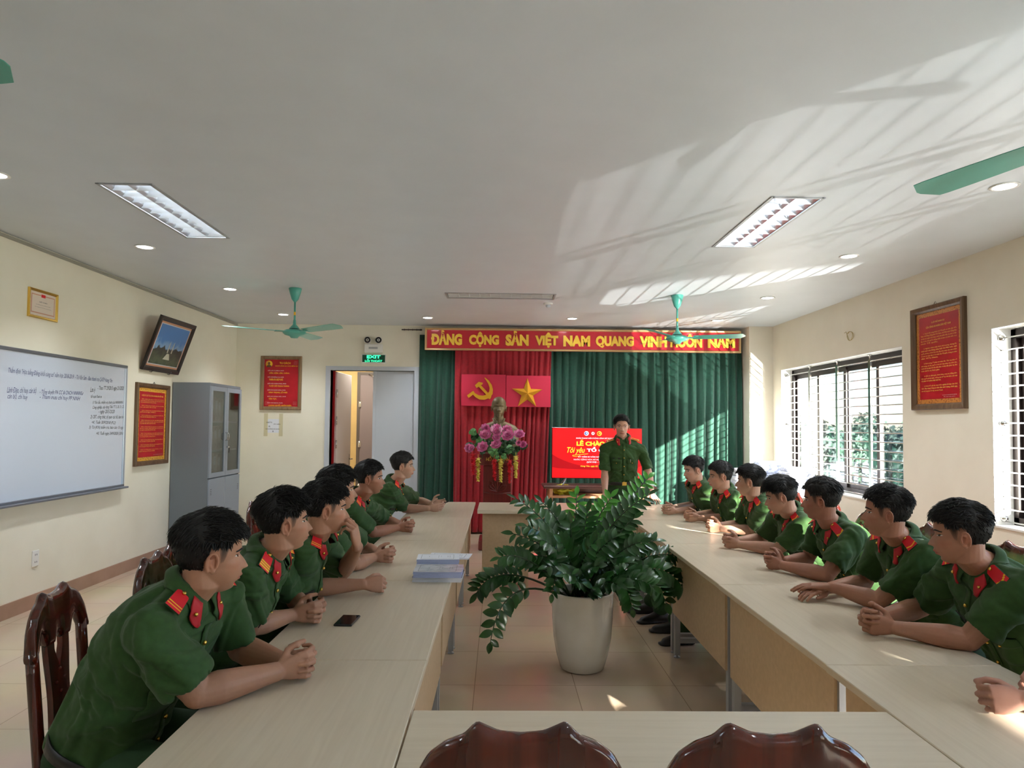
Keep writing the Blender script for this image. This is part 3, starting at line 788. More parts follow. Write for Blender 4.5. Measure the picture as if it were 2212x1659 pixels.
# right: loose loop of wire over the window
p = onX(1839, 726, XR)
m = MB().use(mat('wire_beige', S(176, 158, 100), 0.5))
m.tube([(-0.012 + 0.004 * math.sin(k * 0.5), 0.055 * math.cos(k * 2 * PI / 20 + 0.7) * (1 + 0.01 * k), 0.05 * math.sin(k * 2 * PI / 20 + 0.7)) for k in range(34)] + [(-0.01, 0.09, 0.06), (-0.008, 0.13, 0.05)], 0.003, 6)
tag(m.build('wire_coil', loc=(XR - 0.004, p.y, p.z)), 'thin loop of beige cable hanging on the right wall above the window', 'cable')
# black bracket and rod left of the banner
pa, pb = onY(868, 712, YB), onY(912, 713, YB)
m = MB().use(mat('rusty_iron', S(60, 48, 40), 0.6)).tube([(0, -0.012, 0), (pb.x - pa.x, -0.02, pb.z - pa.z)], 0.008, 8)
for k in range(5): m.tube([(0.04 + k * 0.06, -0.012, -0.015), (0.04 + k * 0.06, -0.012, 0.012)], 0.004, 6)
tag(m.build('curtain_rod', loc=(pa.x, YB, pa.z)), 'bare end of the dark curtain rod left of the green curtain', 'curtain rod')

# left wall: socket
p = onX(75, 1206, XL)
t, w, h = wallthing('wall_socket', 'white double wall socket low on the left wall', 'socket', 'L', p.y - 0.065, p.y + 0.065, p.z - 0.06, p.z + 0.06)
MB().use(M_WHITE).bbox(-0.04, 0.04, -0.01, 0, -0.065, 0.065, 0.003).build('cover_plate', t)
m = MB().use(M_BLACK)
for z in (-0.03, 0.03):
    for x in (-0.01, 0.01): m.box(x - 0.002, x + 0.002, -0.0112, -0.0098, z - 0.007, z + 0.007)
m.build('socket_slots', t)

# ---- whiteboard
t, w, h = wallthing('whiteboard', 'large whiteboard with handwritten notes on the left wall', 'whiteboard', 'L', 3.43, 7.03, 0.89, 2.125)
m = MB().use(mat('whiteboard_surface', S(206, 216, 232), 0.22, coat=0.3)).box(-w + .02, w - .02, -0.02, -0.004, -h + .02, h - .02); m.build('board_surface', t)
m = MB().use(mat('board_aluminium', S(128, 134, 144), 0.4, metal=0.6)); 
m.bbox(-w, w, -0.03, -0.002, h - .028, h); m.bbox(-w, w, -0.03, -0.002, -h, -h + .028); m.bbox(-w, -w + .028, -0.03, -0.002, -h + .028, h - .028)
m.use(mat('bright_aluminium', S(190, 205, 224), 0.3, metal=0.5)).bbox(w - .04, w, -0.03, -0.002, -h + .028, h - .028); m.build('board_frame', t)
MB().use(_M['board_aluminium']).bbox(-w + .2, w + .012, -0.07, -0.026, -h - .012, -h + .006).build('pen_tray', t)
def hand(m, s_, xa, za, xb, zb, hh):      # slanted handwriting between two local points
    ang = math.atan2(zb - za, xb - xa); keep = m.M.copy()
    m.M = keep @ Matrix.Translation((xa, 0, za)) @ Matrix.Rotation(-ang, 4, 'Y')
    m.text(s_, 0, math.hypot(xb - xa, zb - za), 0, hh, -0.020, 0.001, 0.0, 0.35); m.M = keep
def WB(px, py):
    q = onX(px, py, XL); return q.y - 5.23, q.z - 1.5075
INK = M_INKB
def wr(s_, xa, ya, xb, yb, hh):
    a = WB(xa, ya); b = WB(xb, yb); m = MB().use(INK); hand(m, s_, a[0], a[1], b[0], b[1], hh); m.build('handwriting', t)
wr('Thẩm định "Học bằng Đảng khối cùng cơ" năm học 2018-2019  - Từ Văn Sơn - Ban thanh tra CATP Hưng Yên', 12, 808, 238, 829, 0.062)
wr('Lãnh Đạo, chỉ huy, cán bộ', 9, 852, 73, 853, 0.062); wr('cán bộ, chỉ huy', 10, 864, 54, 866, 0.055)
wr('- Tổng duyệt PA CC & CNCH NNNNSư', 80, 853, 175, 856, 0.055); wr('- Tham mưu chỉ huy PP NNH', 80, 864, 168, 868, 0.05)
INK = M_INK
wr('- Theo TT 29/2015 ngày 2/1/2020', 206, 845, 263, 845, 0.05); wr('Lưu ý', 190, 850, 201, 850, 0.06); wr('Kế hoạch Thanh tra', 191, 861, 215, 861, 0.04)
wr('1) Yêu cầu, nhiệm vụ chính của NNNNNN', 195, 874, 261, 874, 0.045); wr('Công nghiệp, xây dựng Tiểu TT 2, 20, 21, 22', 195, 885, 263, 883, 0.045)
wr('- ngày 20/5/2020', 208, 895, 243, 895, 0.045); wr('2) CBT, công chức, sỹ quan các bộ, ban tỉnh', 190, 906, 264, 906, 0.045)
wr('+K: Tuất 30/9/2018 (PL2)', 193, 917, 245, 918, 0.045); wr('3) Tờ (KN) thẩm tra, báo cáo 15 ngày', 187, 928, 264, 928, 0.045); wr('+K: Tuất ngày 24/9/2020 (2018)', 203, 941, 263, 941, 0.045)

# ---- back wall: poster, notice, exit sign, emergency lamp
a, b = onY(565, 769, YB), onY(649, 886, YB)
t, w, h = wallthing('conduct_poster', 'brown framed red poster with portrait medallion left of the door', 'poster', 'B', a.x, b.x + 0.01, b.z, a.z)
frame_mb(w, h, 0.05, 0.035, mat('tan_wood_frame', S(134, 108, 78), 0.4, build=wood_build(S(120, 94, 66), S(150, 124, 92), 'Z', 0.5))).build('frame', t)
m = MB().use(M_REDPOST).box(-w + .045, w - .045, -0.008, -0.003, -h + .045, h - .045)
m.use(mat('pink_ornament', S(206, 120, 124), 0.5))
for sx in (-1, 1):
    for sz in (-1, 1):
        for k in range(4):
            x, z = sx * (w - .07), sz * (h - .07)
            m.tube([(x - sx * 0.012 * k, -0.0085, z), (x - sx * 0.012 * k, -0.0085, z - sz * (0.05 - 0.012 * k)), (x - sx * (0.05), -0.0085, z - sz * (0.05 - 0.012 * k))], 0.0018, 4)
m.use(M_YEL).lathe([(0.0, 0.0085), (0.05, 0.0085), (0.05, 0.0075)], 24, (-w + .115, 0, h - .115), axis='Y')
m.use(mat('portrait_dark', S(120, 84, 50), 0.5)).sphere((-w + .115, -0.009, h - .108), (0.017, 0.003, 0.022)).sphere((-w + .115, -0.009, h - .148), (0.034, 0.003, 0.018))
m.use(M_YEL).text('TƯ CÁCH', -0.03, 0.13, h - .115, h - .08, -0.008, 0.001, 0.03)
m.text('NGƯỜI CÔNG AN CÁCH MỆNH LÀ:', -0.09, w - .06, h - .155, h - .13, -0.008, 0.001, 0.02)
TC = [('ĐỐI VỚI TỰ MÌNH, PHẢI', 'CẦN, KIỆM, LIÊM, CHÍNH.', .62, .84), ('ĐỐI VỚI ĐỒNG SỰ, PHẢI', 'THÂN ÁI GIÚP ĐỠ.', .62, .58), ('ĐỐI VỚI CHÍNH PHỦ, PHẢI', 'TUYỆT ĐỐI TRUNG THÀNH.', .72, .84),
      ('ĐỐI VỚI NHÂN DÂN, PHẢI', 'KÍNH TRỌNG, LỄ PHÉP.', .70, .78), ('ĐỐI VỚI CÔNG VIỆC, PHẢI', 'TẬN TỤY.', .72, .33), ('ĐỐI VỚI ĐỊCH, PHẢI', 'CƯƠNG QUYẾT, KHÔN KHÉO.', .60, .95)]
z = h - .20
for a_, b_, fa, fb in TC:
    m.use(M_WHITET).text(a_, -w + .10, -w + .10 + (2 * w - .22) * fa, z - .022, z, -0.008, 0.001, 0.01)
    m.use(M_YEL).text(b_, -w + .12, -w + .12 + (2 * w - .24) * fb, z - .062, z - .03, -0.008, 0.001, 0.03)
    z -= 0.094
m.build('poster_sheet', t)
a, b = onY(570, 905, YB), onY(611, 935, YB)
t, w, h = wallthing('paper_notice', 'white paper notice taped below the conduct poster', 'notice', 'B', a.x, b.x, b.z, a.z)
MB().use(M_PAPER).box(-w, w, -0.0015, -0.0003, -h, h).build('paper_sheet', t)
for x in (-w + 0.03, w - 0.03): MB().use(mat('aged_tape', S(214, 206, 170), 0.4)).box(x - 0.028, x + 0.028, -0.002, -0.0015, -h - 0.05, h + 0.08).build('tape', t)
m = MB().use(M_INK); m.text('CHÚ Ý !!!', -w + .04, -0.02, h - .06, h - .035, -0.002, 0.0008, 0.02); m.text('TẮT ĐIỆN', 0.0, w - .04, h - .085, h - .062, -0.002, 0.0008, 0.02)
m.text('VÀ', -0.07, -0.045, -.02, .01, -0.002, 0.0008, 0.02); m.text('KHI KHÔNG SỬ DỤNG', -w + .03, w - .05, -.055, -.035, -0.002, 0.0008, 0.02); m.text('!', -.01, 0.005, -.09, -.07, -0.002, 0.0008)
m.build('printed_words', t)
a, b = onY(782, 765, YB), onY(834, 785, YB)
t, w, h = wallthing('exit_sign', 'lit green and black EXIT sign over the door', 'sign', 'B', a.x, b.x, b.z, a.z)
MB().use(M_WHITE).bbox(-w, w, -0.03, 0, -h, h, 0.004).build('housing', t)
M_EXB = mat('exit_panel_dark', S(10, 40, 28), 0.3, emit=S(6, 52, 34), estr=0.35)
M_EXL = mat('exit_letters', S(40, 240, 150), 0.4, emit=S(60, 255, 170), estr=1.1)
m = MB().use(M_EXB).box(-w + .012, w - .012, -0.032, -0.03, -h + .012, h - .012); m.build('panel', t)
m = MB().use(M_EXL); m.text('EXIT', -0.1, 0.1, 0.002, h - .018, -0.032, 0.002, 0.04); m.text('LỐI THOÁT', -0.125, 0.125, -h + .016, -0.006, -0.032, 0.002, 0.03); m.build('lettering', t)
a, b = onY(789, 744, YB), onY(827, 763, YB)
t, w, h = wallthing('emergency_light', 'white twin-head emergency light above the exit sign', 'lamp', 'B', a.x, b.x, b.z, a.z)
MB().use(M_WHITE).bbox(-w, w, -0.07, 0, -h, h, 0.008).use(M_STEEL_G).box(-w * 0.5, w * 0.5, -0.071, -0.07, -0.01, 0.02).build('battery_case', t)
for sx in (-1, 1):
    m = MB().use(M_WHITE).lathe([(0.02, -0.02), (0.045, 0.0), (0.05, 0.04), (0.046, 0.045)], 20, (sx * w * 0.62, -0.05, h + 0.055), axis='Y'); m.tube([(sx * w * 0.5, -0.04, h - 0.005), (sx * w * 0.6, -0.04, h + 0.03)], 0.015, 8)
    m.use(M_BLACK).lathe([(0.043, 0.0455), (0.045, 0.047), (0.036, 0.047)], 20, (sx * w * 0.62, -0.05, h + 0.055), axis='Y'); m.use(M_STEEL).lathe([(0.0, 0.0465), (0.015, 0.0475), (0.034, 0.0462)], 20, (sx * w * 0.62, -0.05, h + 0.055), axis='Y')
    m.build('lamp_head', t)

# ---- filing cabinet
t = thing('filing_cabinet', 'grey steel filing cabinet with glass doors in the left corner', 'cabinet', (XL + 0.225, 8.51, 0), PI / 2)
w, d, hh = 0.47, 0.215, 2.02
m = MB().use(M_GREY_CAB)      # carcass open at the front
m.box(-w, -w + .015, -d, d, 0.05, hh); m.box(w - .015, w, -d, d, 0.05, hh); m.box(-w + .015, w - .015, -d, d, hh - .03, hh); m.box(-w + .015, w - .015, d - .01, d, 0.05, hh - .03); m.box(-w + .015, w - .015, -d, d - .01, 0.05, 0.09); m.box(-w + .03, w - .03, -d + .03, d - .03, 0, 0.05)
m.box(-w + .015, w - .015, -d + .01, d - .01, 0.86, 0.89)
m.build('carcass', t)
for z in (1.20, 1.55): MB().use(M_LIGHTGREY).box(-w + .016, w - .016, -d + .03, d - .011, z, z + .02).build('shelf', t)
for sx in (-1, 1):
    x0, x1 = (-w + .003, -.003) if sx < 0 else (.003, w - .003)
    m = MB().use(mat('cabinet_door_paint', S(142, 152, 164), 0.4)); z0, z1 = 0.90, hh - .035
    e = 0.055
    m.box(x0, x0 + e, -d - .018, -d, z0, z1); m.box(x1 - e, x1, -d - .018, -d, z0, z1); m.box(x0 + e, x1 - e, -d - .018, -d, z0, z0 + e); m.box(x0 + e, x1 - e, -d - .018, -d, z1 - e, z1)
    o = m.build('glass_door', t)
    MB().use(M_CABGLASS).box(x0 + e, x1 - e, -d - .011, -d - .008, z0 + e, z1 - e).build('pane', o)
    xx = -0.02 * 1 if sx < 0 else 0.02
    MB().use(M_STEEL).tube([(xx, -d - .018, 1.33), (xx + .004 * sx, -d - .045, 1.35), (xx + .004 * sx, -d - .045, 1.41), (xx, -d - .018, 1.43)], 0.006, 8).build('handle', o)
    if sx > 0: MB().use(M_STEEL).lathe([(0.012, 0.0), (0.012, 0.03)], 12, (0.03, -d - .018, 1.25), axis='Y').use(M_BLACK).box(0.02, 0.04, -d - .052, -d - .045, 1.18, 1.24).build('lock', o)
    m = MB().use(_M['cabinet_door_paint']).bbox(x0, x1, -d - .018, -d, 0.095, 0.885, 0.003)
    m.use(M_BLACK)
    for k in range(4): m.box((x0 + .04 if sx < 0 else x1 - .075), (x0 + .075 if sx < 0 else x1 - .04), -d - .0188, -d - .018, 0.70 + k * .02, 0.706 + k * .02)
    m.build('lower_door', t)
# stored folders and rolls behind the glass
M_FLOR = mat('patterned_box_paper', S(214, 196, 200), 0.6, build=noise_mix(S(176, 138, 150), 24, (0.5, 0.58)))
k = 0
for (z, xs) in ((1.57, (-.38, -.27, -.16, -.06, .06)), (1.22, (-.38, -.27, -.16, -.05)), (0.895, (-.38, -.29, -.17, -.04))):
    for x in xs:
        hgt = 0.27 + 0.03 * ((k * 37) % 3) / 3
        bx = thing('box_file', 'patterned box file standing behind the cabinet glass', 'box file', (XL + 0.225 + 0.10, 8.51 + x, z), PI / 2, group='box files in the grey cabinet')
        MB().use(M_FLOR).bbox(-.045, .045, -.07, .10, 0, hgt, .003).build('file_body', bx)
        MB().use(M_PAPER).box(-.03, .03, -.0712, -.07, hgt * .5, hgt * .85).build('spine_label', bx)
        k += 1

# ================================================================== ADDED SPOT LAMPS STANDING IN FOR SUN GLINTS OFF THE YARD
lamp('glint_stand_in', 'SPOT', (9.6, -1.4, -2.9), 34000, (1.0, 0.97, 0.9), (3.9, 7.6, 1.7), spot_size=R(24), spot_blend=0.2, shadow_soft_size=0.02)
lamp('glint_stand_in', 'SPOT', (10.9, -8.3, -2.95), 17000, (1.0, 0.97, 0.9), (3.4, 4.9, 2.0), spot_size=R(40), spot_blend=0.3, shadow_soft_size=0.05)

# ================================================================== TABLES
TZ = 0.75
def table(label, x0, x1, y0, y1, along, inner, rot=0.0):
    """desk with steel H-frames; along = 'Y' or 'X'; inner = side of the modesty panel ('+'/'-')"""
    cx, cy = (x0 + x1) / 2, (y0 + y1) / 2
    L_, W_ = (y1 - y0, x1 - x0) if along == 'Y' else (x1 - x0, y1 - y0)
    t = thing('meeting_table', label, 'table', (cx, cy, 0), (PI / 2 if along == 'Y' else 0) + rot)
    l, w = L_ / 2 - 0.0012, W_ / 2
    sg = {'Y': {'+': -1, '-': 1}, 'X': {'+': 1, '-': -1}}[along][inner]     # local y side carrying the panel
    m = MB().use(M_TABLE_Y if along == 'Y' else M_TABLE_X).bbox(-l, l, -w, w, TZ - 0.025, TZ, 0.0025); m.build('tabletop', t)
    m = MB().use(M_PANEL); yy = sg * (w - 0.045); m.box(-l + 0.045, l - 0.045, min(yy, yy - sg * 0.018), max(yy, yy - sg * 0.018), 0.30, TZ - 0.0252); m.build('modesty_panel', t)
    for sx in (-1, 1):
        x = sx * (l - 0.05)
        m = MB().use(M_STEEL_G)
        for sy in (-1, 1): m.box(x - 0.02, x + 0.02, sy * (w - 0.075) - 0.0175, sy * (w - 0.075) + 0.0175, 0.02, TZ - 0.0252)
        m.box(x - 0.0195, x + 0.0195, -(w - 0.0925), w - 0.0925, TZ - 0.06, TZ - 0.03); m.box(x - 0.0195, x + 0.0195, -(w - 0.0925), w - 0.0925, 0.10, 0.13)
        for sy in (-1, 1): m.lathe([(0.022, 0), (0.022, 0.006), (0.009, 0.008), (0.009, 0.022)], 14, (x, sy * (w - 0.075), 0))
        m.build('leg_frame', t)
    return t
ys = [-0.05, 1.15, 2.352, 3.54, 4.75, 5.94, 7.14]
names = ['left row table at the picture\'s bottom edge behind the first one', 'left row table nearest the viewer, under the front left man\'s hands', 'left row table with the black phone lying on it', 'left row table carrying the document folders', 'left row table under the clasped hands of the fifth man from the front', 'far left row table where a man holds a phone']
for i in range(1, 6): table(names[i], -0.832, -0.238, ys[i], ys[i + 1], 'Y', '+')
yr = [1.12, 2.32, 3.49, 4.68, 5.88, 7.08]
names = ['right row table nearest the viewer, at the lower right corner', 'right row table, second from the viewer, with a steel leg beside its near end', 'right row table, third from the viewer', 'right row table, fourth from the viewer, behind the plant', 'far right row table beside the standing officer']
for i in range(5):
    xo = 1.112 + 0.012 * i
    table(names[i], xo, xo + 0.60, yr[i], yr[i + 1], 'Y', '-', R(-0.4))
table('pale laminate table across the foreground behind the two chair backs', -0.234, 1.108, 1.352, 1.945, 'X', '+', R(-0.15))
# far desk with a cupboard end
t = thing('front_desk', 'pale laminate desk across the far end where the officer leans', 'desk', (0.47, 6.79, 0), 0)
m = MB().use(M_TABLE_X).bbox(-0.668, 0.655, -0.32, 0.32, TZ - 0.035, TZ + 0.002, 0.003); m.build('tabletop', t)
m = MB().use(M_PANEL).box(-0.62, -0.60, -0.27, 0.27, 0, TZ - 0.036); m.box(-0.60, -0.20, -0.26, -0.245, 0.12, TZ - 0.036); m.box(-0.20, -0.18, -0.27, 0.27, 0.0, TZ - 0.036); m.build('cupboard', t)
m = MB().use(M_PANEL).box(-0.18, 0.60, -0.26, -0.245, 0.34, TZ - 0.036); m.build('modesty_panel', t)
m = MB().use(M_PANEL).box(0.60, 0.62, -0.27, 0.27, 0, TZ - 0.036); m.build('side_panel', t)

# ================================================================== CHAIRS
def slab(m, xs, top, bot, th, yof, seg=10, zx=None):
    """horizontal carved bar: rounded section between bot(x) and top(x)"""
    vs = []; n = seg
    for x in xs:
        zt, zb = top(x), bot(x); c, hh = (zt + zb) / 2, max((zt - zb) / 2, 0.002)
        for j in range(n):
            a = 2 * PI * j / n; ca, sa = math.cos(a), math.sin(a)
            f = lambda v, e=0.55: math.copysign(abs(v) ** e, v)
            z = c + hh * f(sa); vs.append((x, yof(x, z) + th / 2 * f(ca), z))
    fs = []
    for i in range(len(xs) - 1):
        for j in range(n): fs.append((i * n + j, i * n + (j + 1) % n, (i + 1) * n + (j + 1) % n, (i + 1) * n + j))
    fs.append(tuple(reversed(range(n)))); fs.append(tuple((len(xs) - 1) * n + j for j in range(n)))
    m.add(vs, fs, True)
def lerp_tab(tab, x):
    x = abs(x)
    for (a, za), (b, zb) in zip(tab, tab[1:]):
        if x <= b:
            u = (x - a) / (b - a); u = u * u * (3 - 2 * u) if b - a > 0.02 else u
            return za + (zb - za) * u
    return tab[-1][1]
def make_chair(name, label, group=None):
    """carved dark chair, local +Y = the way it faces, origin on the floor under the seat"""
    t = thing(name, label, 'chair', (0, 0, 0), 0, group)
    yof = lambda x, z: -0.205 - 0.16 * max(0, z - 0.45) * 0.55 + 0.25 * x * x - 0.02
    TT = [(0, 1.016), (0.04, 1.020), (0.068, 1.032), (0.078, 1.037), (0.086, 1.030), (0.102, 1.012), (0.135, 0.998), (0.165, 0.976), (0.186, 0.940), (0.199, 0.875)]
    lin = lambda x: float(np.interp(abs(x), [a for a, _ in TT], [b - .008 for _, b in TT]))
    top = lambda x: (lin(x - .005) + lin(x) * 2 + lin(x + .005)) / 4
    def bot(x):
        x = abs(x)
        if x < 0.03: return 0.885 - 0.028 * (x / 0.03) ** 2
        if x < 0.080: return 0.857
        if x < 0.165: return 0.912 - 0.055 * (abs(x - 0.1225) / 0.0425) ** 2.4
        return 0.857 - (x - 0.165) * 0.3
    xs = [-0.199 + 0.398 * i / 64 for i in range(65)]
    m = MB().use(M_CHAIR); slab(m, xs, top, bot, 0.034, yof, 12); m.build('crest_rail', t)
    for sx in (-1, 1):        # back posts run down into the rear legs
        m = MB().use(M_CHAIR); pts = []; rr = []
        for k in range(15):
            z = 0.0 + 0.875 * k / 14; x = sx * (0.182 - 0.012 * (1 - z / 0.88)); y = yof(x, z) if z > 0.45 else yof(x, 0.45) - (0.45 - z) * 0.12
            pts.append((x, y, z)); rr.append(0.0185)
        m.tube(pts, rr, 8, up=(1, 0, 0)); m.build('back_post', t)
    m = MB().use(M_CHAIR)      # splat: two slats round the arch, solid below
    for sx in (-1, 1):
        vs = []; fs = []
        zs = [0.50 + 0.37 * k / 12 for k in range(13)]
        for z in zs:
            u = (z - 0.50) / 0.37; x0 = 0.0 if z < 0.80 else 0.030 * min(1, (z - 0.80) / 0.03) ** 0.5; x1 = 0.080 - 0.016 * math.sin(u * PI) ** 2
            for (x, dy) in ((x0, 0.008), (x1, 0.008), (x1, -0.008), (x0, -0.008)): vs.append((sx * x, yof(0, z) + dy, z))
        for i in range(12):
            for j in range(4): fs.append((i * 4 + j, i * 4 + (j + 1) % 4, i * 4 + 4 + (j + 1) % 4, i * 4 + 4 + j))
        fs += [(0, 1, 2, 3), (48, 49, 50, 51)]
        m.add(vs, fs, False)
    for z, x in ((0.77, 0.0), (0.735, 0.03), (0.735, -0.03), (0.70, 0)): m.sphere((x, yof(0, z) + 0.008, z), (0.008, 0.005, 0.006), 8, 6).sphere((x, yof(0, z) - 0.008, z), (0.008, 0.005, 0.006), 8, 6)
    m.build('splat', t)
    xs2 = [-0.175 + 0.35 * i / 10 for i in range(11)]
    m = MB().use(M_CHAIR); slab(m, xs2, lambda x: 0.515, lambda x: 0.475, 0.028, yof, 8); m.build('lower_rail', t)
    m = MB().use(M_CHAIR).bbox(-0.215, 0.215, -0.215, 0.225, 0.435, 0.458, 0.008); m.build('seat', t)
    m = MB().use(M_CHAIR).bbox(-0.19, 0.19, 0.17, 0.19, 0.375, 0.434).bbox(-0.19, 0.19, -0.20, -0.18, 0.375, 0.434).bbox(-0.19, -0.17, -0.18, 0.17, 0.375, 0.434).bbox(0.17, 0.19, -0.18, 0.17, 0.375, 0.434); m.build('seat_frame', t)
    for sx in (-1, 1):
        m = MB().use(M_CHAIR).tube([(sx * 0.18, 0.185, 0.374), (sx * 0.183, 0.195, 0.2), (sx * 0.18, 0.19, 0.0)], [0.024, 0.019, 0.017], 8); m.build('front_leg', t)
    m = MB().use(M_CHAIR).tube([(-0.178, 0.19, 0.16), (-0.172, -0.22, 0.16)], 0.011, 6).tube([(0.178, 0.19, 0.16), (0.172, -0.22, 0.16)], 0.011, 6).tube([(-0.176, 0.0, 0.16), (0.176, 0.0, 0.16)], 0.011, 6); m.build('stretcher', t)
    return t
chair0 = make_chair('dining_chair', 'glossy dark red-brown chair back in the foreground, left of the two')
_first = [True]
def chair(x, y, face, label, group=None):
    """face: world angle the sitter looks towards (0 = +X, 90 = +Y)"""
    if _first[0]: c = chair0; _first[0] = False
    else: c = copy_tree(chair0)
    c.location = (x, y, 0); c.rotation_euler = (0, 0, R(face - 90)); c['label'] = label
    if group: c['group'] = group
    return c
chair(0.045, 1.50, 90, 'glossy dark red-brown chair back in the foreground, left of the two')
chair(0.496, 1.495, 89, 'glossy dark red-brown chair back in the foreground, right of the two')

# ================================================================== THINGS ON THE TABLES
p = onZ(750, 1343, TZ)
t = thing('phone', 'black smartphone lying face up on the left row of tables', 'phone', (p.x, p.y, TZ), R(-3))
MB().use(M_BLACK).bbox(-0.037, 0.037, -0.068, 0.068, 0, 0.009, 0.003).build('body', t)
MB().use(mat('phone_glass', (0.006, 0.006, 0.008), 0.04)).box(-0.034, 0.034, -0.065, 0.065, 0.009, 0.0094).build('screen', t)

def folder(label, px, py, w, d, h, z, rz, cover, edge, marks=True, name='document_folder', shape=None):
    p = onZ(px + 4, py + 9, z)
    t = thing(name, label, 'document', (p.x, p.y, z), R(rz))
    m = MB().use(edge); n = max(1, int(h / 0.006))
    for k in range(n): 
        o = 0.002 * ((k * 7) % 3 - 1); m.box(-w / 2 + o, w / 2 + o, -d / 2, d / 2, h * k / n, h * (k + 0.86) / n)
    m.build('sheets', t)
    MB().use(cover).box(-w / 2 - .002, w / 2 + .002, -d / 2 - .002, d / 2 + .002, h, h + .0012).build('cover', t)
    if marks:
        m = MB().use(M_INK)
        z1 = h + 0.0013
        for a in ((-w/2+.022, w/2-.03, -d/2+.015, -d/2+.0165), (-w/2+.022, w/2-.03, d/2-.0165, d/2-.015), (-w/2+.022, -w/2+.0235, -d/2+.015, d/2-.015), (w/2-.0315, w/2-.03, -d/2+.015, d/2-.015)): m.box(a[0], a[1], a[2], a[3], z1 - .0002, z1 + .0002)
        m.M = Matrix.Translation((0, 0, z1)) @ Matrix.Rotation(PI / 2, 4, 'Z') @ Matrix.Rotation(-PI / 2, 4, 'X')
        for k, (s_, L_) in enumerate((('CÔNG AN TỈNH HƯNG YÊN', .06), ('PHÒNG CẢNH SÁT PCCC', .05), ('KẾ HOẠCH', .04), ('CÔNG TÁC HUẤN LUYỆN', .07), ('NĂM 2025', .03))):
            xx = (w / 2 - .05) - (0, .012, .05, .065, .12)[k]
            m.text(s_, -L_ / 2, L_ / 2, -xx, -xx + 0.006, 0, 0.0006)
        m.build('cover_print', t)
    return t
p0 = onZ(946, 1262, TZ)
folder('thick black-covered book at the bottom of the near paper pile', 944, 1240, 0.25, 0.19, 0.024, TZ, -1, M_BLACK, M_PAPER, False, 'book')
folder('crumpled clear-sleeved document on top of the near paper pile', 944, 1231, 0.245, 0.185, 0.030, TZ + 0.0262, 0.5, mat('plastic_sleeve', S(226, 228, 236), 0.12, build=noise_mix(S(200, 204, 216), 30, bump=0.6, bscale=18)), M_PAPER_B, True)
folder('white bound document overlapping the pile, pale blue edge', 943, 1205, 0.24, 0.16, 0.030, TZ, 3, M_PAPER, M_PAPER_B, True)
folder('thin white document lying farthest back of the pile', 968, 1194, 0.25, 0.145, 0.008, TZ, -6, M_PAPER, M_PAPER, True)

# ================================================================== PLANT
prng = random.Random(5)
pp = onZ(1257, 1461, 0.0); PY = pp.y + 0.15
pc_ = onY(1258, 1290, PY); PX_ = pc_.x
plant = thing('potted_plant', 'tall white ceramic pot with a spreading dark green plant', 'potted plant', (PX_, PY, 0))
prof = [(0.0, 0.0), (0.125, 0.0), (0.142, 0.012), (0.165, 0.09), (0.186, 0.20), (0.195, 0.32), (0.197, 0.44), (0.198, 0.475), (0.200, 0.487), (0.196, 0.494), (0.186, 0.493), (0.182, 0.48), (0.178, 0.40), (0.0, 0.40)]
MB().use(M_CERAMIC).lathe(prof, 56).build('pot', plant)
MB().use(M_SOIL).lathe([(0.0, 0.452), (0.1, 0.456), (0.179, 0.45), (0.179, 0.42)], 24).build('soil', plant)
def leaf(m, base, d, n, L_, W_, droop=0.15):
    """pointed oval leaflet along d with face normal n, slightly folded"""
    d = d.normalized(); s = d.cross(n).normalized(); n = s.cross(d).normalized()
    vs = []; fs = []; K = 6
    for i in range(K + 1):
        u = i / K; wv = W_ * (math.sin(PI * min(1, u * 0.97 + 0.03)) ** 0.75) * (1 - 0.25 * u) * 0.6
        if i == K: wv = 0.0005
        c = base + d * (L_ * u) - n * (droop * L_ * u * u)
        for sx in (-1, 0, 1): vs.append(c + s * (sx * wv) + n * (abs(sx) * wv * 0.28))
    for i in range(K):
        for j in range(2): fs.append((i * 3 + j, i * 3 + j + 1, i * 3 + 4 + j, i * 3 + 3 + j))
    m.add(vs, fs, True)
def frond(base, ctrl, tip, nl, L_, W_, young=False, bare=0.30, face=None):
    m = MB().use(M_STEM)
    B = lambda u: base * (1 - u) ** 2 + ctrl * (2 * u * (1 - u)) + tip * u * u
    N_ = 14; pts = [B(i / N_) for i in range(N_ + 1)]
    m.tube(pts, [0.0085 * (1 - 0.72 * i / N_) for i in range(N_ + 1)], 7)
    o = m
    m.use(M_LEAF_Y if young else M_LEAF)
    up = face or Vector((prng.uniform(-.4, .4), -0.75, 0.7)).normalized()
    for k in range(nl):
        u = bare + (1 - bare) * (k + 0.5) / nl
        p = B(u); tg = (B(min(1, u + .02)) - B(u - .02)).normalized()
        side = tg.cross(up).normalized()
        if side.length < 0.1: side = Vector((1, 0, 0))
        sc = (0.8 + 0.4 * math.sin(PI * (k + 1) / (nl + 1))) * prng.uniform(.9, 1.1)
        for sd in (-1, 1):
            if k == nl - 1 and sd > 0: d = tg
            else: d = (tg * prng.uniform(.45, .8) + side * sd * 1.0 + up * prng.uniform(-.1, .25)).normalized()
            nn = (up + side * sd * prng.uniform(-.3, .35) + Vector((prng.uniform(-.25, .25), prng.uniform(-.25, .25), prng.uniform(-.2, .2)))).normalized()
            leaf(m, p + tg * (0.008 * sd), d, nn, L_ * sc, W_ * sc, prng.uniform(.05, .3))
    m.v = [(v[0] - PX_, v[1] - PY, v[2]) for v in m.v]
    m.build('frond', plant)
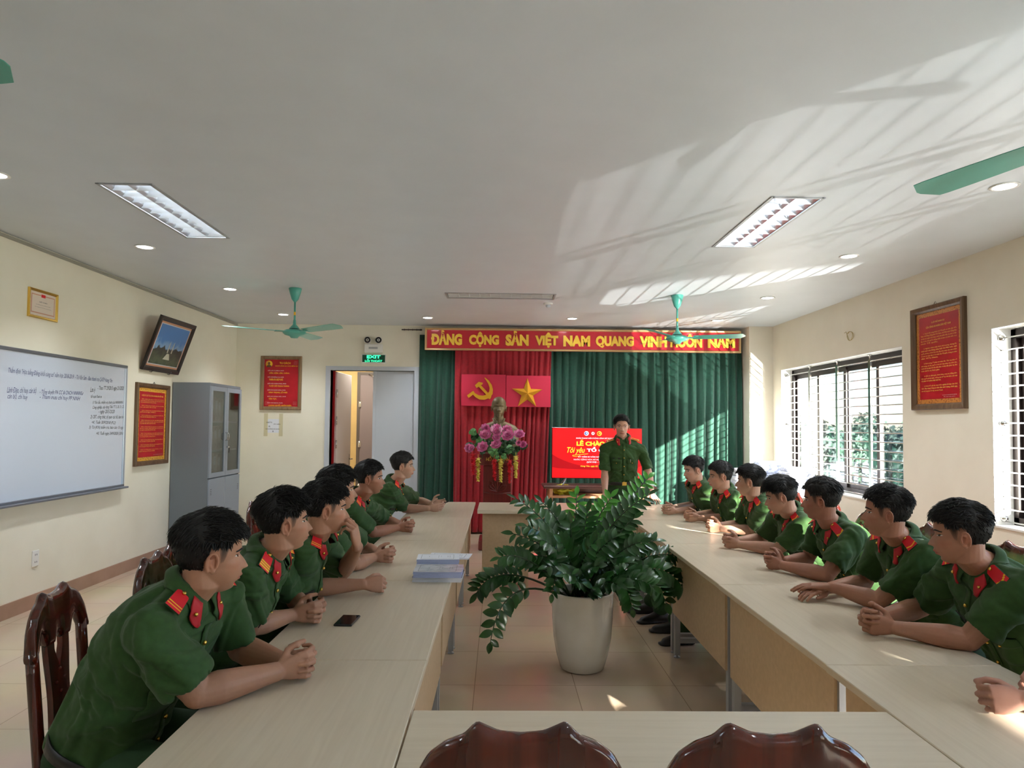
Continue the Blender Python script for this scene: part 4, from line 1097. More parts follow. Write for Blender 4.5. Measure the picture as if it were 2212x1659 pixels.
def fr(px, py, Y, nl=10, L_=0.085, W_=0.036, cpx=None, cpy=None, cY=None, bx=0.0, by=0.0, **k):
    tip = onY(px, py, Y); base = Vector((PX_ + bx, PY + by, 0.44))
    if cpx is None:
        c = base.lerp(tip, 0.5) + Vector(((base.x - tip.x) * 0.18, 0, 0.06 + 0.20 * abs(tip.x - base.x)))
    else: c = onY(cpx, cpy, cY or Y)
    frond(base, c, tip, nl, L_, W_, **k)
P0 = PY
for a in [(1112, 1076, P0 + .05, 12), (1168, 1082, P0 + .15, 12), (1246, 1066, P0 + .25, 10), (1322, 1072, P0 + .1, 12), (1403, 1030, P0 + .15, 14), (1406, 1066, P0 - .05, 13), (1196, 1108, P0 + .2, 11),
          (1270, 1102, P0 - .05, 10), (1345, 1098, P0 + .25, 11), (1300, 1128, P0 + .1, 11), (1372, 1118, P0 - .1, 12), (1104, 1152, P0 - .05, 10), (1135, 1136, P0 - .15, 12), (1232, 1130, P0 - .1, 11),
          (1418, 1168, P0 + .05, 12), (1386, 1170, P0 - .2, 11), (1330, 1160, P0 - .25, 11), (1170, 1165, P0 - .25, 12), (1210, 1170, P0 - .3, 11), (1285, 1170, P0 - .3, 11)]:
    fr(a[0], a[1], a[2], a[3], bx=prng.uniform(-.07, .07), by=prng.uniform(-.06, .06), young=(a[0] in (1246, 1322, 1403)))
fr(1474, 1208, P0 + .1, 14, 0.075, 0.026, 1400, 1165, P0 + .1, bx=.05)
fr(1484, 1283, P0 - .05, 13, 0.10, 0.05, 1420, 1170, P0 - .1, bx=.07)
fr(1440, 1306, P0 - .15, 12, 0.095, 0.048, 1400, 1190, P0 - .15, bx=.07)
fr(1412, 1268, P0 - .28, 12, 0.075, 0.035, 1350, 1225, P0 - .25, bx=.06, young=False)
fr(1366, 1318, P0 - .3, 11, 0.075, 0.04, 1350, 1215, P0 - .3, bx=.08, by=-.05)
fr(1028, 1283, P0 - .05, 13, 0.085, 0.036, 1075, 1195, P0 - .05, bx=-.08, bare=.35)
fr(1058, 1398, P0 - .28, 9, 0.080, 0.042, 1080, 1215, P0 - .25, bx=-.09, by=-.03, bare=.34, face=Vector((0.1, -1, 0.25)).normalized())
fr(1078, 1205, P0 - .2, 12, 0.08, 0.036, 1140, 1180, P0 - .2, bx=-.07)
fr(1192, 1288, P0 - .33, 8, 0.06, 0.032, 1200, 1200, P0 - .3, bx=-.08, by=-.08)
for a in [(1240, 1256, -.36), (1280, 1270, -.36), (1215, 1240, -.38), (1310, 1250, -.36), (1335, 1262, -.3), (1255, 1228, -.34), (1295, 1222, -.34), (1180, 1225, -.3), (1360, 1215, -.28), (1150, 1200, -.1), (1325, 1205, -.15), (1225, 1195, -.2), (1260, 1160, 0.1), (1355, 1140, 0.2), (1400, 1200, .15), (1140, 1215, .15), (1180, 1150, .2)]:
    fr(a[0], a[1], P0 + a[2], 10, 0.075, 0.036, bx=prng.uniform(-.09, .09), by=prng.uniform(-.09, .04))
m = MB().use(mat('dry_sheath', S(120, 84, 60), 0.7)); leaf(m, Vector((-0.02, -0.15, 0.49)), Vector((0, -1, -0.9)), Vector((0, -1, 1)), 0.07, 0.05); m.build('dry_sheath', plant)

# ================================================================== CURTAINS, BANNER, EMBLEMS
def curtain(name, label, x0, x1, z0, z1, y, m_, seed, per=0.11, amp=0.045, right_narrow=0.0):
    rg = random.Random(seed); nx = int((x1 - x0) / 0.011); nz = 26
    folds = []; x = x0
    while x < x1 + .3: folds.append(x); x += per * rg.uniform(.6, 1.5)
    amps = [rg.uniform(.5, 1.2) for _ in folds]
    vs = []; fs = []
    for k in range(nz + 1):
        v = k / nz; z = z1 + (z0 - z1) * v
        for i in range(nx + 1):
            xx = x0 + (x1 - x0) * i / nx
            xs_ = xx + 0.03 * math.sin(v * 2.2 + xx * 3.1 + seed) * v
            j = 0
            while j < len(folds) - 2 and folds[j + 1] < xs_: j += 1
            u = min(1, max(0, (xs_ - folds[j]) / (folds[j + 1] - folds[j])))
            a = amps[j] * (1 - u) + amps[j + 1] * u
            yy = y - amp * a * (0.25 + 0.75 * min(1, v * 3)) * (math.sin(PI * u) ** 0.8) + 0.006 * math.sin(xs_ * 60 + v * 4)
            xo = xx - (xx - x0) * right_narrow * v
            vs.append((xo, yy, z))
    for k in range(nz):
        for i in range(nx):
            a = k * (nx + 1) + i; fs.append((a, a + 1, a + nx + 2, a + nx + 1))
    m = MB().use(m_); m.add(vs, fs, True); o = m.build(name)
    so = o.modifiers.new('cloth_thickness', 'SOLIDIFY'); so.thickness = 0.003
    tag(o, label, 'curtain'); return o
yc = YB - 0.05
ca, cb = onY(907, 720, yc), onY(1603, 720, yc)
xr0, xr1 = onY(983, 800, yc - .08).x, onY(1191, 800, yc - .08).x
curtain('curtain', 'long dark green curtain covering the wall right of the red curtain', xr1 - 0.05, 3.53, 0.03, 2.86, yc, M_GREENC, 3, amp=.075)
curtain('curtain', 'narrow dark green curtain between the door and the red curtain', ca.x, xr0 + 0.06, 0.03, 2.86, yc, M_GREENC, 8, amp=.075)
curtain('curtain', 'bright red curtain hanging behind the bronze bust', xr0, xr1, 0.03, 2.72, yc - 0.10, M_REDC, 5, per=0.075, amp=0.06, right_narrow=0.06)
a, b = onY(918, 711, 9.74), onY(1601, 764, 9.74)
t = thing('slogan_banner', 'long red banner board with large gold letters above the curtains', 'sign', ((a.x + b.x) / 2, 9.76, (a.z + b.z) / 2 + .015), 0)
w, h = (b.x - a.x) / 2, (onY(918, 711, 9.74).z - onY(918, 759, 9.74).z) / 2
t.rotation_euler = (0, R(-0.1), 0)
MB().use(M_REDBOARD).box(-w, w, -0.005, 0.03, -h, h).build('board', t)
frm = frame_mb(w, h, 0.03, 0.03, mat('pale_gold_trim', S(206, 170, 120), 0.35, metal=0.3)); frm.build('border_trim', t)
def bx_(px): return onY(px, 740, 9.74).x - t.location.x
m = MB().use(M_LETTER)
for s_, xa, xb in (('ĐẢNG', 931, 998), ('CỘNG', 1013, 1078), ('SẢN', 1092, 1142), ('VIỆT', 1156, 1206), ('NAM', 1217, 1275), ('QUANG', 1287, 1369), ('VINH', 1382, 1441), ('MUÔN', 1448, 1517), ('NĂM', 1529, 1588)):
    m = MB().use(M_LETTER)
    top = {'ĐẢNG': .128, 'CỘNG': .110, 'SẢN': .128, 'VIỆT': .110, 'NAM': .070, 'QUANG': .070, 'VINH': .070, 'MUÔN': .110, 'NĂM': .106}[s_]
    bot = {'CỘNG': -.112, 'VIỆT': -.112, 'QUANG': -.104}.get(s_, -.088)
    m.text(s_, bx_(xa), bx_(xb), bot, top, -0.006, 0.012, 0.06)
    m.build('letter_group', t)

EY = 9.685
def EP(cx_, cy_, y=EY): return onY(cx_ / 5.53 + 980, cy_ / 5.53 + 780, y)
a, b, c_, d_ = EP(95, 165), EP(1157, 545), EP(625, 172), EP(625, 545)
t = thing('emblem_panel', 'red double panel with gold hammer and sickle and gold star', 'emblem', ((a.x + b.x) / 2, EY, (a.z + b.z) / 2), 0)
w, h = (b.x - a.x) / 2, (a.z - b.z) / 2 + .0
M_CRIM = mat('crimson_panel', S(200, 36, 70), 0.55)
xm_ = c_.x - t.location.x
MB().use(M_CRIM).bbox(-w, xm_ - .003, -0.01, 0.03, -h, h + .01).build('panel', t)
MB().use(M_CRIM).bbox(xm_ + .003, w, -0.01, 0.03, -h - .008, h).build('panel', t)
def EL(pts): return [((EP(x, y).x - t.location.x), (EP(x, y).z - t.location.z)) for x, y in pts]
sick = EL([(375, 198), (420, 235), (455, 285), (470, 340), (465, 395), (430, 440), (370, 463), (310, 460), (265, 435), (232, 402), (180, 442), (160, 412), (235, 355), (255, 385), (300, 410), (350, 415), (395, 400), (425, 365), (430, 320), (415, 275), (390, 235), (368, 205)])
MB().use(M_GOLD).prism(sick, -0.045, -0.025).build('sickle', t)
ham = EL([(255, 292), (300, 250), (350, 262), (342, 285), (325, 288), (452, 425), (432, 458), (405, 440), (412, 425), (300, 308), (275, 325)])
MB().use(M_GOLD).prism(ham, -0.055, -0.035).build('hammer', t)
sc_ = EL([(880, 388)])[0]; outer = EL([(880, 205), (1058, 340), (985, 543), (768, 540), (695, 330)])
inner = []
for i in range(5):
    a_, b_ = outer[i], outer[(i + 1) % 5]; mx, mz = (a_[0] + b_[0]) / 2, (a_[1] + b_[1]) / 2
    inner.append((sc_[0] + (mx - sc_[0]) * 0.48, sc_[1] + (mz - sc_[1]) * 0.48))
rim = [q for i in range(5) for q in (outer[i], inner[i])]
m = MB().use(M_GOLD); m.add([(x, -0.02, z) for x, z in rim] + [(sc_[0], -0.085, sc_[1])] + [(x, -0.0105, z) for x, z in rim], [(i, (i + 1) % 10, 10) for i in range(10)] + [(i, i + 11, (i + 1) % 10 + 11, (i + 1) % 10) for i in range(10)], False)
m.build('star', t)

# ================================================================== PEDESTAL, FLOWERS
SY = 8.75
def SP(cx_, cy_, y=SY): return onY(cx_ / 5.53 + 980, cy_ / 5.53 + 780, y)
M_PED = mat('dark_red_pedestal', S(104, 34, 34), 0.3, coat=0.3, build=wood_build(S(92, 28, 28), S(124, 44, 40), 'Z', 0.4, 0))
pcx = SP(525, 1200).x; ptop = SP(525, 1085).z
t = thing('pedestal', 'dark red wooden pedestal with carved lotus under the bust', 'pedestal', (pcx, SY, 0))
hw = SP(690, 1300).x - pcx
MB().use(M_PED).bbox(-hw, hw, -0.2, 0.2, 0.12, ptop - .16, 0.01).build('column', t)
MB().use(M_PED).bbox(-hw - .05, hw + .05, -0.25, 0.25, 0, 0.12, 0.01).build('plinth', t)
MB().use(M_PED).bbox(-hw - .045, hw + .045, -0.245, 0.24, ptop - .16, ptop, 0.012).build('top_block', t)
m = MB().use(M_GOLDM)
za, zb = SP(525, 1182).z, SP(525, 1120).z
m.text('HỒ CHÍ MINH', SP(392, 1150).x - pcx, SP(668, 1150).x - pcx, za, zb, -0.2455, 0.004, 0.03); m.build('name_lettering', t)
m = MB().use(M_PED); zc = SP(525, 1540).z
for k in range(-3, 4):
    a_ = k * 0.33; q = []
    L_ = 0.20 - 0.018 * abs(k)
    pts = [(0, -0.201, zc), (math.sin(a_) * L_ * .6 - math.cos(a_) * .035, -0.203, zc + math.cos(a_) * L_ * .6 + math.sin(a_) * .035), (math.sin(a_) * L_, -0.203, zc + math.cos(a_) * L_), (math.sin(a_) * L_ * .6 + math.cos(a_) * .035, -0.203, zc + math.cos(a_) * L_ * .6 - math.sin(a_) * .035), (0, -0.201, zc)]
    m.tube(pts, 0.005, 6)
m.tube([(-hw * .95, -0.201, zc - .01), (0, -.201, zc - .03), (hw * .95, -0.201, zc - .01)], 0.006, 6)
m.build('lotus_relief', t)

fl = thing('flower_arrangement', 'spray of pink lotus blooms and hanging red and yellow garlands before the bust', 'flowers', (pcx, SY - .33, ptop - .02))
fl0 = Vector((pcx, SY - .33, ptop - .02)); frg = random.Random(11)
M_PINK = mat('pink_petal', S(246, 120, 190), 0.5, build=noise_mix(S(255, 190, 226), 30)); M_PINKL = mat('pale_pink_petal', S(240, 170, 206), 0.5)
M_LOTL = mat('lotus_leaf', S(110, 178, 104), 0.5, build=noise_mix(S(76, 140, 74), 12)); M_LOTD = mat('dark_foliage', S(36, 82, 46), 0.5)
M_GARR = mat('garland_red', S(226, 40, 52), 0.5); M_GARY = mat('garland_yellow', S(236, 222, 100), 0.5)
def petal(m, c, out, up, L_, W_, curl):
    out = out.normalized(); up = up.normalized(); s = out.cross(up).normalized(); vs = []; fs = []
    for i in range(5):
        u = i / 4; w_ = W_ * math.sin(PI * (0.12 + 0.86 * u)) ** 0.8
        p = c + out * (L_ * u * (1 - curl * u * 0.5)) + up * (L_ * curl * u * u)
        for sx in (-1, 0, 1): vs.append(p + s * (sx * w_) + up * (abs(sx) * w_ * 0.4))
    for i in range(4):
        for j in range(2): fs.append((i * 3 + j, i * 3 + j + 1, i * 3 + 4 + j, i * 3 + 3 + j))
    m.add(vs, fs, True)
def lotus(cx_, cy_, r, y=0.0, tilt=0.0):
    r *= 1.6
    c = SP(cx_, cy_, SY - .42 + y) - fl0; r /= 5.53; r = r / FPX * 8.4
    ax = Vector((frg.uniform(-.3, .3), -0.8, 0.6 + frg.uniform(-.3, .3))).normalized(); e1 = ax.orthogonal().normalized(); e2 = ax.cross(e1)
    m = MB().use(M_PINK)
    for ring, (n, el, L_) in enumerate(((8, 0.1, 1.0), (8, 0.55, 0.9), (6, 1.0, 0.65))):
        for k in range(n):
            a_ = 2 * PI * (k + 0.5 * ring) / n; o = e1 * math.cos(a_) + e2 * math.sin(a_)
            petal(m, c + ax * 0.01, o * math.cos(el) + ax * math.sin(el), ax * math.cos(el) - o * math.sin(el), r * L_, r * 0.36, 0.35)
    m.use(M_GARY).sphere(tuple(c + ax * r * .25), r * .16, 8, 6)
    m.build('lotus_flower', fl)
for q in ((380, 905, 62, 0), (505, 865, 52, 0), (510, 935, 44, -.03), (655, 915, 66, -.02), (778, 900, 58, .02), (355, 1045, 60, -.02), (515, 1025, 58, -.05), (375, 815, 48, .06), (510, 815, 45, .05), (635, 835, 50, .05), (780, 985, 30, .0), (185, 1055, 48, .04), (835, 1010, 40, .04), (220, 1050, 34, .0)): lotus(*q)
for cx_, cy_ in ((455, 815), (562, 815)):
    c = SP(cx_, cy_, SY - .46) - fl0; MB().use(M_PINKL).sphere((c.x, c.y, c.z), (.022, .022, .034), 10, 8).tube([(c.x, c.y, c.z + .02), (c.x, c.y, c.z + .055)], [.014, .001], 8).build('lotus_bud', fl)
for cx_, cy_, r in ((230, 850, 40), (245, 900, 45), (200, 1025, 52), (320, 955, 50), (410, 990, 36), (450, 985, 38), (655, 1055, 60), (760, 1050, 32), (830, 1010, 44), (470, 1080, 52), (585, 1005, 26), (565, 1085, 34), (610, 980, 42), (300, 1010, 44), (700, 960, 46), (560, 900, 40), (800, 850, 30), (720, 1100, 30), (500, 1120, 34), (600, 1140, 30), (520, 1160, 30), (340, 1090, 30)):
    c = SP(cx_, cy_, SY - .36 + frg.uniform(-.05, .06)) - fl0; r = r * 1.2 / 5.53 / FPX * 8.4
    m = MB().use(frg.choice([M_LOTL, M_LOTL, M_LOTD])); n = Vector((frg.uniform(-.6, .6), -1, frg.uniform(-.2, .8))).normalized(); e1 = n.orthogonal().normalized(); e2 = n.cross(e1)
    K = 16; vs = [c - n * (-0.0)]; 
    for k in range(K): a_ = 2 * PI * k / K; rr = r * (1 + 0.08 * math.sin(3 * a_ + cx_)) * (0.86 if k == 0 else 1); vs.append(c + (e1 * math.cos(a_) + e2 * math.sin(a_)) * rr + n * (0.012 * math.sin(2 * a_)))
    for k in range(K): vs.append(vs[k + 1] - n * 0.002)
    m.add(vs, [(0, k + 1, (k + 1) % K + 1) for k in range(K)] + [tuple(range(2 * K, K, -1))] + [(k + 1, K + k + 1, K + (k + 1) % K + 1, (k + 1) % K + 1) for k in range(K)], True)
    m.tube([c, c + Vector((0, 0.1, -0.08))], 0.004, 5)
    m.build('lotus_leaf', fl)
m = MB().use(M_LOTD)
for k in range(26):
    a_ = frg.uniform(0, 2 * PI); e_ = Vector((math.cos(a_) * frg.uniform(.1, .36), -0.05 + frg.uniform(-.06, .06), 0.12 + math.sin(a_) * .14))
    m.tube([(0, 0.02, 0.0), tuple(e_ * .6 + Vector((0, 0, .03))), tuple(e_)], 0.004, 5)
m.build('stems', fl)
for cx_, y0_, y1_, mm in ((232, 1110, 1345, M_GARR), (292, 1160, 1420, M_GARY), (488, 1175, 1410, M_GARR), (562, 1180, 1440, M_GARY), (668, 1185, 1440, M_GARR), (742, 1140, 1385, M_GARY)):
    m = MB().use(mm); a_, b_ = SP(cx_, y0_, SY - .42) - fl0, SP(cx_, y1_, SY - .42) - fl0
    n = 15
    for k in range(n):
        c = a_.lerp(b_, k / (n - 1)); sz = 0.050 * (1 - 0.4 * k / n)
        for j in range(5):
            th = j * 2 * PI / 5 + k * 1.1; o = Vector((math.cos(th), math.sin(th), frg.uniform(-.9, .7)))
            petal(m, c, o, Vector((0, 0, -1)), sz, sz * .42, 0.3)
    m.tube([a_ + Vector((0, 0, 0.05)), a_, b_], 0.0025, 5)
    m.build('garland', fl)

# ================================================================== TELEVISION AND ITS STAND
TY = 9.05
a, b = onY(1192, 923, TY), onY(1387, 1037, TY)
a2 = onY(1192, 1033, TY)
t = thing('television', 'flat television showing a red greeting slide behind the officer', 'television', ((a.x + b.x) / 2, TY, 0), 0)
w = (b.x - a.x) / 2; z0, z1 = a2.z, a.z
MB().use(M_BLACK).bbox(-w, w, -0.01, 0.04, z0, z1, 0.004).build('casing', t)
M_SCR = mat('screen_red', S(214, 22, 28), 0.25, emit=S(226, 24, 30), estr=0.55)
M_SCR2 = mat('screen_dark_red', S(170, 12, 22), 0.25, emit=S(176, 14, 26), estr=0.55)
M_SCY = mat('screen_yellow', S(250, 230, 60), 0.25, emit=S(252, 232, 70), estr=0.5)
M_SCW = mat('screen_white', S(240, 240, 245), 0.25, emit=S(240, 240, 250), estr=0.5)
M_SCB = mat('screen_blue', S(60, 110, 200), 0.25, emit=S(60, 110, 200), estr=0.5)
w_, h_ = w - .008, (z1 - z0) / 2 - .008; zc = (z0 + z1) / 2
m = MB().use(M_SCR).box(-w_, w_, -0.0112, -0.01, zc - h_, zc + h_)
m.use(M_SCR2); pts = [(-w_, zc - .02)] + [(-w_ + 2 * w_ * k / 16, zc - .02 - .16 * math.sin(PI * k / 16) ** .8 - .02 * k / 16) for k in range(1, 16)] + [(w_, zc - .06)]
low = [(w_, zc - .16)] + [(w_ - 2 * w_ * k / 16, zc - .20 - .02 * math.sin(PI * k / 16)) for k in range(1, 16)] + [(-w_, zc - .19)]
m.prism(pts + low, -0.0116, -0.0112)
m.build('screen', t)
m = MB().use(M_SCY)
cxl = -0.02
def st(s_, x0, x1, f0, f1, mm, bold=0.02, shear=0):
    m = MB().use(mm); m.text(s_, -w_ + 2 * w_ * x0, -w_ + 2 * w_ * x1, zc + h_ - 2 * h_ * f1, zc + h_ - 2 * h_ * f0, -0.0118, 0.0012, bold, shear); m.build('slide_text', t)
st('ĐOÀN THANH NIÊN PHÒNG CẢNH SÁT PCCC VÀ CNCH', .265, .76, .18, .215, M_SCW)
st('LỄ CHÀO CỜ', .27, .73, .225, .355, M_SCY, .05)
st('Tôi yêu', .165, .365, .385, .53, M_SCY, .01, .35)
st('TỔ QUỐC', .385, .75, .375, .485, M_SCW, .05)
st('KỶ NIỆM 80 NĂM NGÀY QUỐC KHÁNH', .29, .73, .55, .595, M_SCW)
st('NƯỚC CỘNG HÒA XÃ HỘI CHỦ NGHĨA VIỆT NAM', .24, .79, .61, .65, M_SCW)
st('(2/9/1945 - 2/9/2025)', .385, .63, .665, .705, M_SCW)
st('Hưng Yên, ngày 02 tháng 9 năm 2025', .315, .70, .745, .785, M_SCY, .01, .2)
for x, mm, mi in ((.38, M_SCW, M_SCB), (.455, M_SCR2, M_SCW), (.525, M_SCY, M_SCR)):
    m = MB().use(mm).lathe([(0, .0125), (.031, .0125), (.031, .0115)], 24, (-w_ + 2 * w_ * x, 0, zc + h_ * .79), axis='Y')
    m.use(mi).lathe([(0, .0132), (.021, .0132), (.021, .0122)], 20, (-w_ + 2 * w_ * x - .003, 0, zc + h_ * .79), axis='Y')
    m.use(mm).prism([(-w_ + 2 * w_ * x - .012, zc + h_ * .77), (-w_ + 2 * w_ * x + .01, zc + h_ * .77), (-w_ + 2 * w_ * x, zc + h_ * .84)], -0.014, -0.0132)
    m.build('slide_logo', t)
m = MB().use(M_SCY).tube([(-w_ + 2 * w_ * (.22 + .16 * math.cos(k * .35) * .5 + .01 * k), -0.0118, zc + h_ * (.0 - .09 - .05 * math.sin(k * .35))) for k in range(10)] + [(-w_ + 2 * w_ * .40, -0.0118, zc - .01)], .0028, 5); m.build('slide_swash', t)
ztt = onY(1290, 1050, TY - .2).z
for sx in (-1, 1):
    m = MB().use(M_STEEL_G).tube([(sx * (w - .2), 0.015, z0 + .01), (sx * (w - .14) , -0.12, ztt + .006)], 0.009, 8).tube([(sx * (w - .2), 0.015, z0 + .01), (sx * (w - .14), .12, ztt + .006)], 0.009, 8); m.build('foot', t)
# stand
M_STAND = mat('stand_dark_wood', S(96, 60, 54), 0.35, build=wood_build(S(80, 48, 44), S(120, 80, 70), 'X', .4)); M_ORG = mat('orange_wood', S(206, 150, 108), 0.4, build=wood_build(S(196, 136, 96), S(220, 170, 128), 'X', .5))
a, b = onY(1174, 1045, 8.85), onY(1418, 1045, 8.85)
t = thing('television_stand', 'low wooden stand with dark top and pale orange shelf under the television', 'stand', ((a.x + b.x) / 2, 9.05, 0), 0)
w = (b.x - a.x) / 2
MB().use(M_STAND).bbox(-w, w, -0.24, 0.24, ztt - .035, ztt, .006).build('top', t)
for sx in (-1, 1): MB().use(M_ORG).box(sx * (w - .1) - .02, sx * (w - .1) + .02, -0.21, -.17, 0, ztt - .036).box(sx * (w - .1) - .02, sx * (w - .1) + .02, .17, .21, 0, ztt - .036).build('leg', t)
zs_ = onY(1290, 1071, 8.87).z
MB().use(M_ORG).box(-w + .12, w - .12, -0.208, .208, zs_ - .03, zs_).build('shelf', t)
MB().use(M_STAND).box(-w + .12, w - .12, .20, .215, zs_, ztt - .036).build('back_panel', t)
c = onY(1218, 1060, 8.97)
rg = random.Random(2); m = MB().use(mat('yellow_plastic_bag', S(226, 216, 60), 0.35, build=noise_mix(S(200, 190, 60), 10, bump=.5, bscale=20)))
nu, nv = 40, 20; vs = []; fs = []
for i in range(nv + 1):
    for j in range(nu):
        ph = -PI / 2 + PI * i / nv; th = 2 * PI * j / nu
        rr = 1 + .16 * math.sin(5 * th + 3 * ph) + .10 * math.sin(11 * th - 5 * ph) + .06 * math.sin(17 * th + 13 * ph)
        vs.append((.135 * rr * math.cos(ph) * math.cos(th), .12 * rr * math.cos(ph) * math.sin(th), .062 + .058 * rr * math.sin(ph) * (.85 + .3 * math.cos(th * 2))))
for i in range(nv):
    for j in range(nu): fs.append((i * nu + j, i * nu + (j + 1) % nu, (i + 1) * nu + (j + 1) % nu, (i + 1) * nu + j))
m.add(vs, fs, True); o = m.build('plastic_bag', loc=(c.x, 8.99, zs_ + .002)); tag(o, 'crumpled yellow plastic bag on the shelf of the television stand', 'bag')

# ================================================================== PAPER PILES BY THE FAR WINDOW
t = thing('side_table', 'low side table under the paper piles by the far window', 'table', (3.40, 8.75, 0), 0)
MB().use(M_WHITE).bbox(-0.42, 0.42, -0.62, 0.62, 0.72, 0.75, .004).build('tabletop', t)
for sx in (-1, 1):
    for sy in (-1, 1): MB().use(M_STEEL_G).box(sx * .38 - .015, sx * .38 + .015, sy * .58 - .015, sy * .58 + .015, 0, .719).build('leg', t)
rg = random.Random(4)
M_PB = mat('paper_bundle_white', S(228, 232, 244), 0.6, build=noise_mix(S(190, 198, 222), 22, (0.5, 0.62)))
def pile(px, ptopy, Y, z0, w, d, lab):
    c = onY(px, ptopy, Y); z = z0; k = 0
    while z < c.z - 0.01:
        h = min(rg.uniform(.035, .055), c.z - z + 0.012); nx, ny, nz = 9, 7, 3
        m = MB().use(M_PB); vs = []; fs = []
        ww, dd = w / 2 * rg.uniform(.9, 1.05), d / 2 * rg.uniform(.9, 1.05); sh = rg.uniform(0, 6)
        ring = []
        prof = [(1.0, 0.04), (1.04, .35), (1.02, .7), (.94, 1.0)]
        for (s_, zz) in prof:
            for kk in range(32):
                th = 2 * PI * kk / 32; cx_, sn = math.cos(th), math.sin(th)
                f = lambda v: math.copysign(abs(v) ** .35, v)
                r_ = 1 + .02 * math.sin(7 * th + sh + 3 * zz)
                vs.append((ww * s_ * f(cx_) * r_, dd * s_ * f(sn) * r_, h * .97 * zz + (.004 * math.sin(3 * th + sh) if zz == 1 else 0)))
        for i in range(3):
            for j in range(32): fs.append((i * 32 + j, i * 32 + (j + 1) % 32, (i + 1) * 32 + (j + 1) % 32, (i + 1) * 32 + j))
        fs.append(tuple(reversed(range(32)))); fs.append(tuple(96 + j for j in range(32)))
        m.add(vs, fs, False)
        o = m.build('paper_bundle', loc=(c.x + rg.uniform(-.015, .015), Y + rg.uniform(-.01, .01), z + .0005), rot=(0, 0, rg.uniform(-.08, .08)))
        tag(o, lab, 'paper', 'paper bundles in the pile ' + str(px)); z += h + .0005; k += 1
pile(1664, 999, 8.88, .75, .38, .30, 'wrapped white paper bundle in the tallest pile beside the column')
pile(1722, 1011, 8.42, .75, .38, .32, 'wrapped white paper bundle in the pile in front of the far window')
pile(1598, 1014, 8.95, .75, .18, .26, 'paper bundle in the small pile against the green curtain')

# ================================================================== OUTSIDE
M_GRASS = mat('grass_ground', S(66, 84, 66), 0.9, build=noise_mix(S(84, 98, 82), .4))
m = MB().use(M_GRASS).box(30, 160, -60, 200, -3.7, -3.5).use(mat('bounce_concrete', S(120, 119, 116), 0.8, build=noise_mix(S(106, 105, 102), 1.5))).box(4.2, 30, -60, 200, -3.7, -3.5); struct(m.build('ground'))  # concrete part made up so light bounced off the ground stays neutral
m = MB().use(mat('pale_road', S(160, 166, 168), 0.8)).box(14, 19, -40, 90, -3.5, -3.46); struct(m.build('trim_7'))
trg = random.Random(9)
M_T = [mat('hazed_tree_green_%s' % n_, c, 0.7, build=noise_mix(c2, .6)) for n_, c, c2 in (('dark', S(18, 36, 36), S(26, 46, 42)), ('mid', S(26, 48, 44), S(36, 60, 50)), ('light', S(42, 66, 54), S(56, 82, 66)))]  # distance haze mixed into these bluish leaf colours
M_BARK = mat('bark', S(96, 84, 72), 0.9)
def tree(x, y, top, r, mi, label, nq=1300):
    t = thing('tree', label, 'tree', (x, y, -3.5), group='trees outside the windows')
    hgt = top + 3.5
    MB().use(M_BARK).tube([(0, 0, 0), (.1, 0, hgt * .4), (0, .1, hgt * .75)], [.22, .16, .08], 8).build('trunk', t)
    m = MB().use(M_T[mi]); bl = [(trg.uniform(-r * .5, r * .5), trg.uniform(-r * .5, r * .5), hgt * trg.uniform(.45, .82), r * trg.uniform(.4, .65)) for _ in range(6)]
    bl = [(a_, b_, min(c, hgt - d), d) for a_, b_, c, d in bl]
    for _ in range(nq):
        cx_, cy_, cz_, rr = trg.choice(bl)
        v = Vector((trg.gauss(0, 1), trg.gauss(0, 1), trg.gauss(0, 1))).normalized() * rr * trg.uniform(.75, 1.05)
        c = Vector((cx_, cy_, cz_)) + v; n = (v.normalized() + Vector((trg.uniform(-.6, .6), trg.uniform(-.6, .6), trg.uniform(-.3, .8)))).normalized()
        e1 = n.orthogonal().normalized(); e2 = n.cross(e1); s_ = trg.uniform(.14, .32)
        m.add([c - e1 * s_, c - e2 * s_ * .5, c + e1 * s_, c + e2 * s_ * .5], [(0, 1, 2, 3)], False)
    m.build('crown', t)
tl = ['dark evergreen tree in the line beyond the yard', 'mid green tree in the line beyond the yard', 'pale green tree in the line beyond the yard']
for row, (Yr, n_) in enumerate(((36, 5), (44, 6), (52, 7), (60, 7))):
    for k in range(n_):
        x_ = Yr * .40 + (k + .5 * (row % 2)) * 8.0; mi = (row * 2 + k * 3) % 3
        tree(x_, Yr + trg.uniform(-.3, .3), trg.uniform(1.8, 3.3), 3.35, mi, tl[mi], 1500)
for (u, Y_, top) in ((.52, 20, .2), (.72, 17, .5), (.66, 22.5, -.2), (.36, 24, -.4)): tree(Y_ * u, Y_, top, 1.6, 2, 'low pale green bush tree just below the far window', 900)
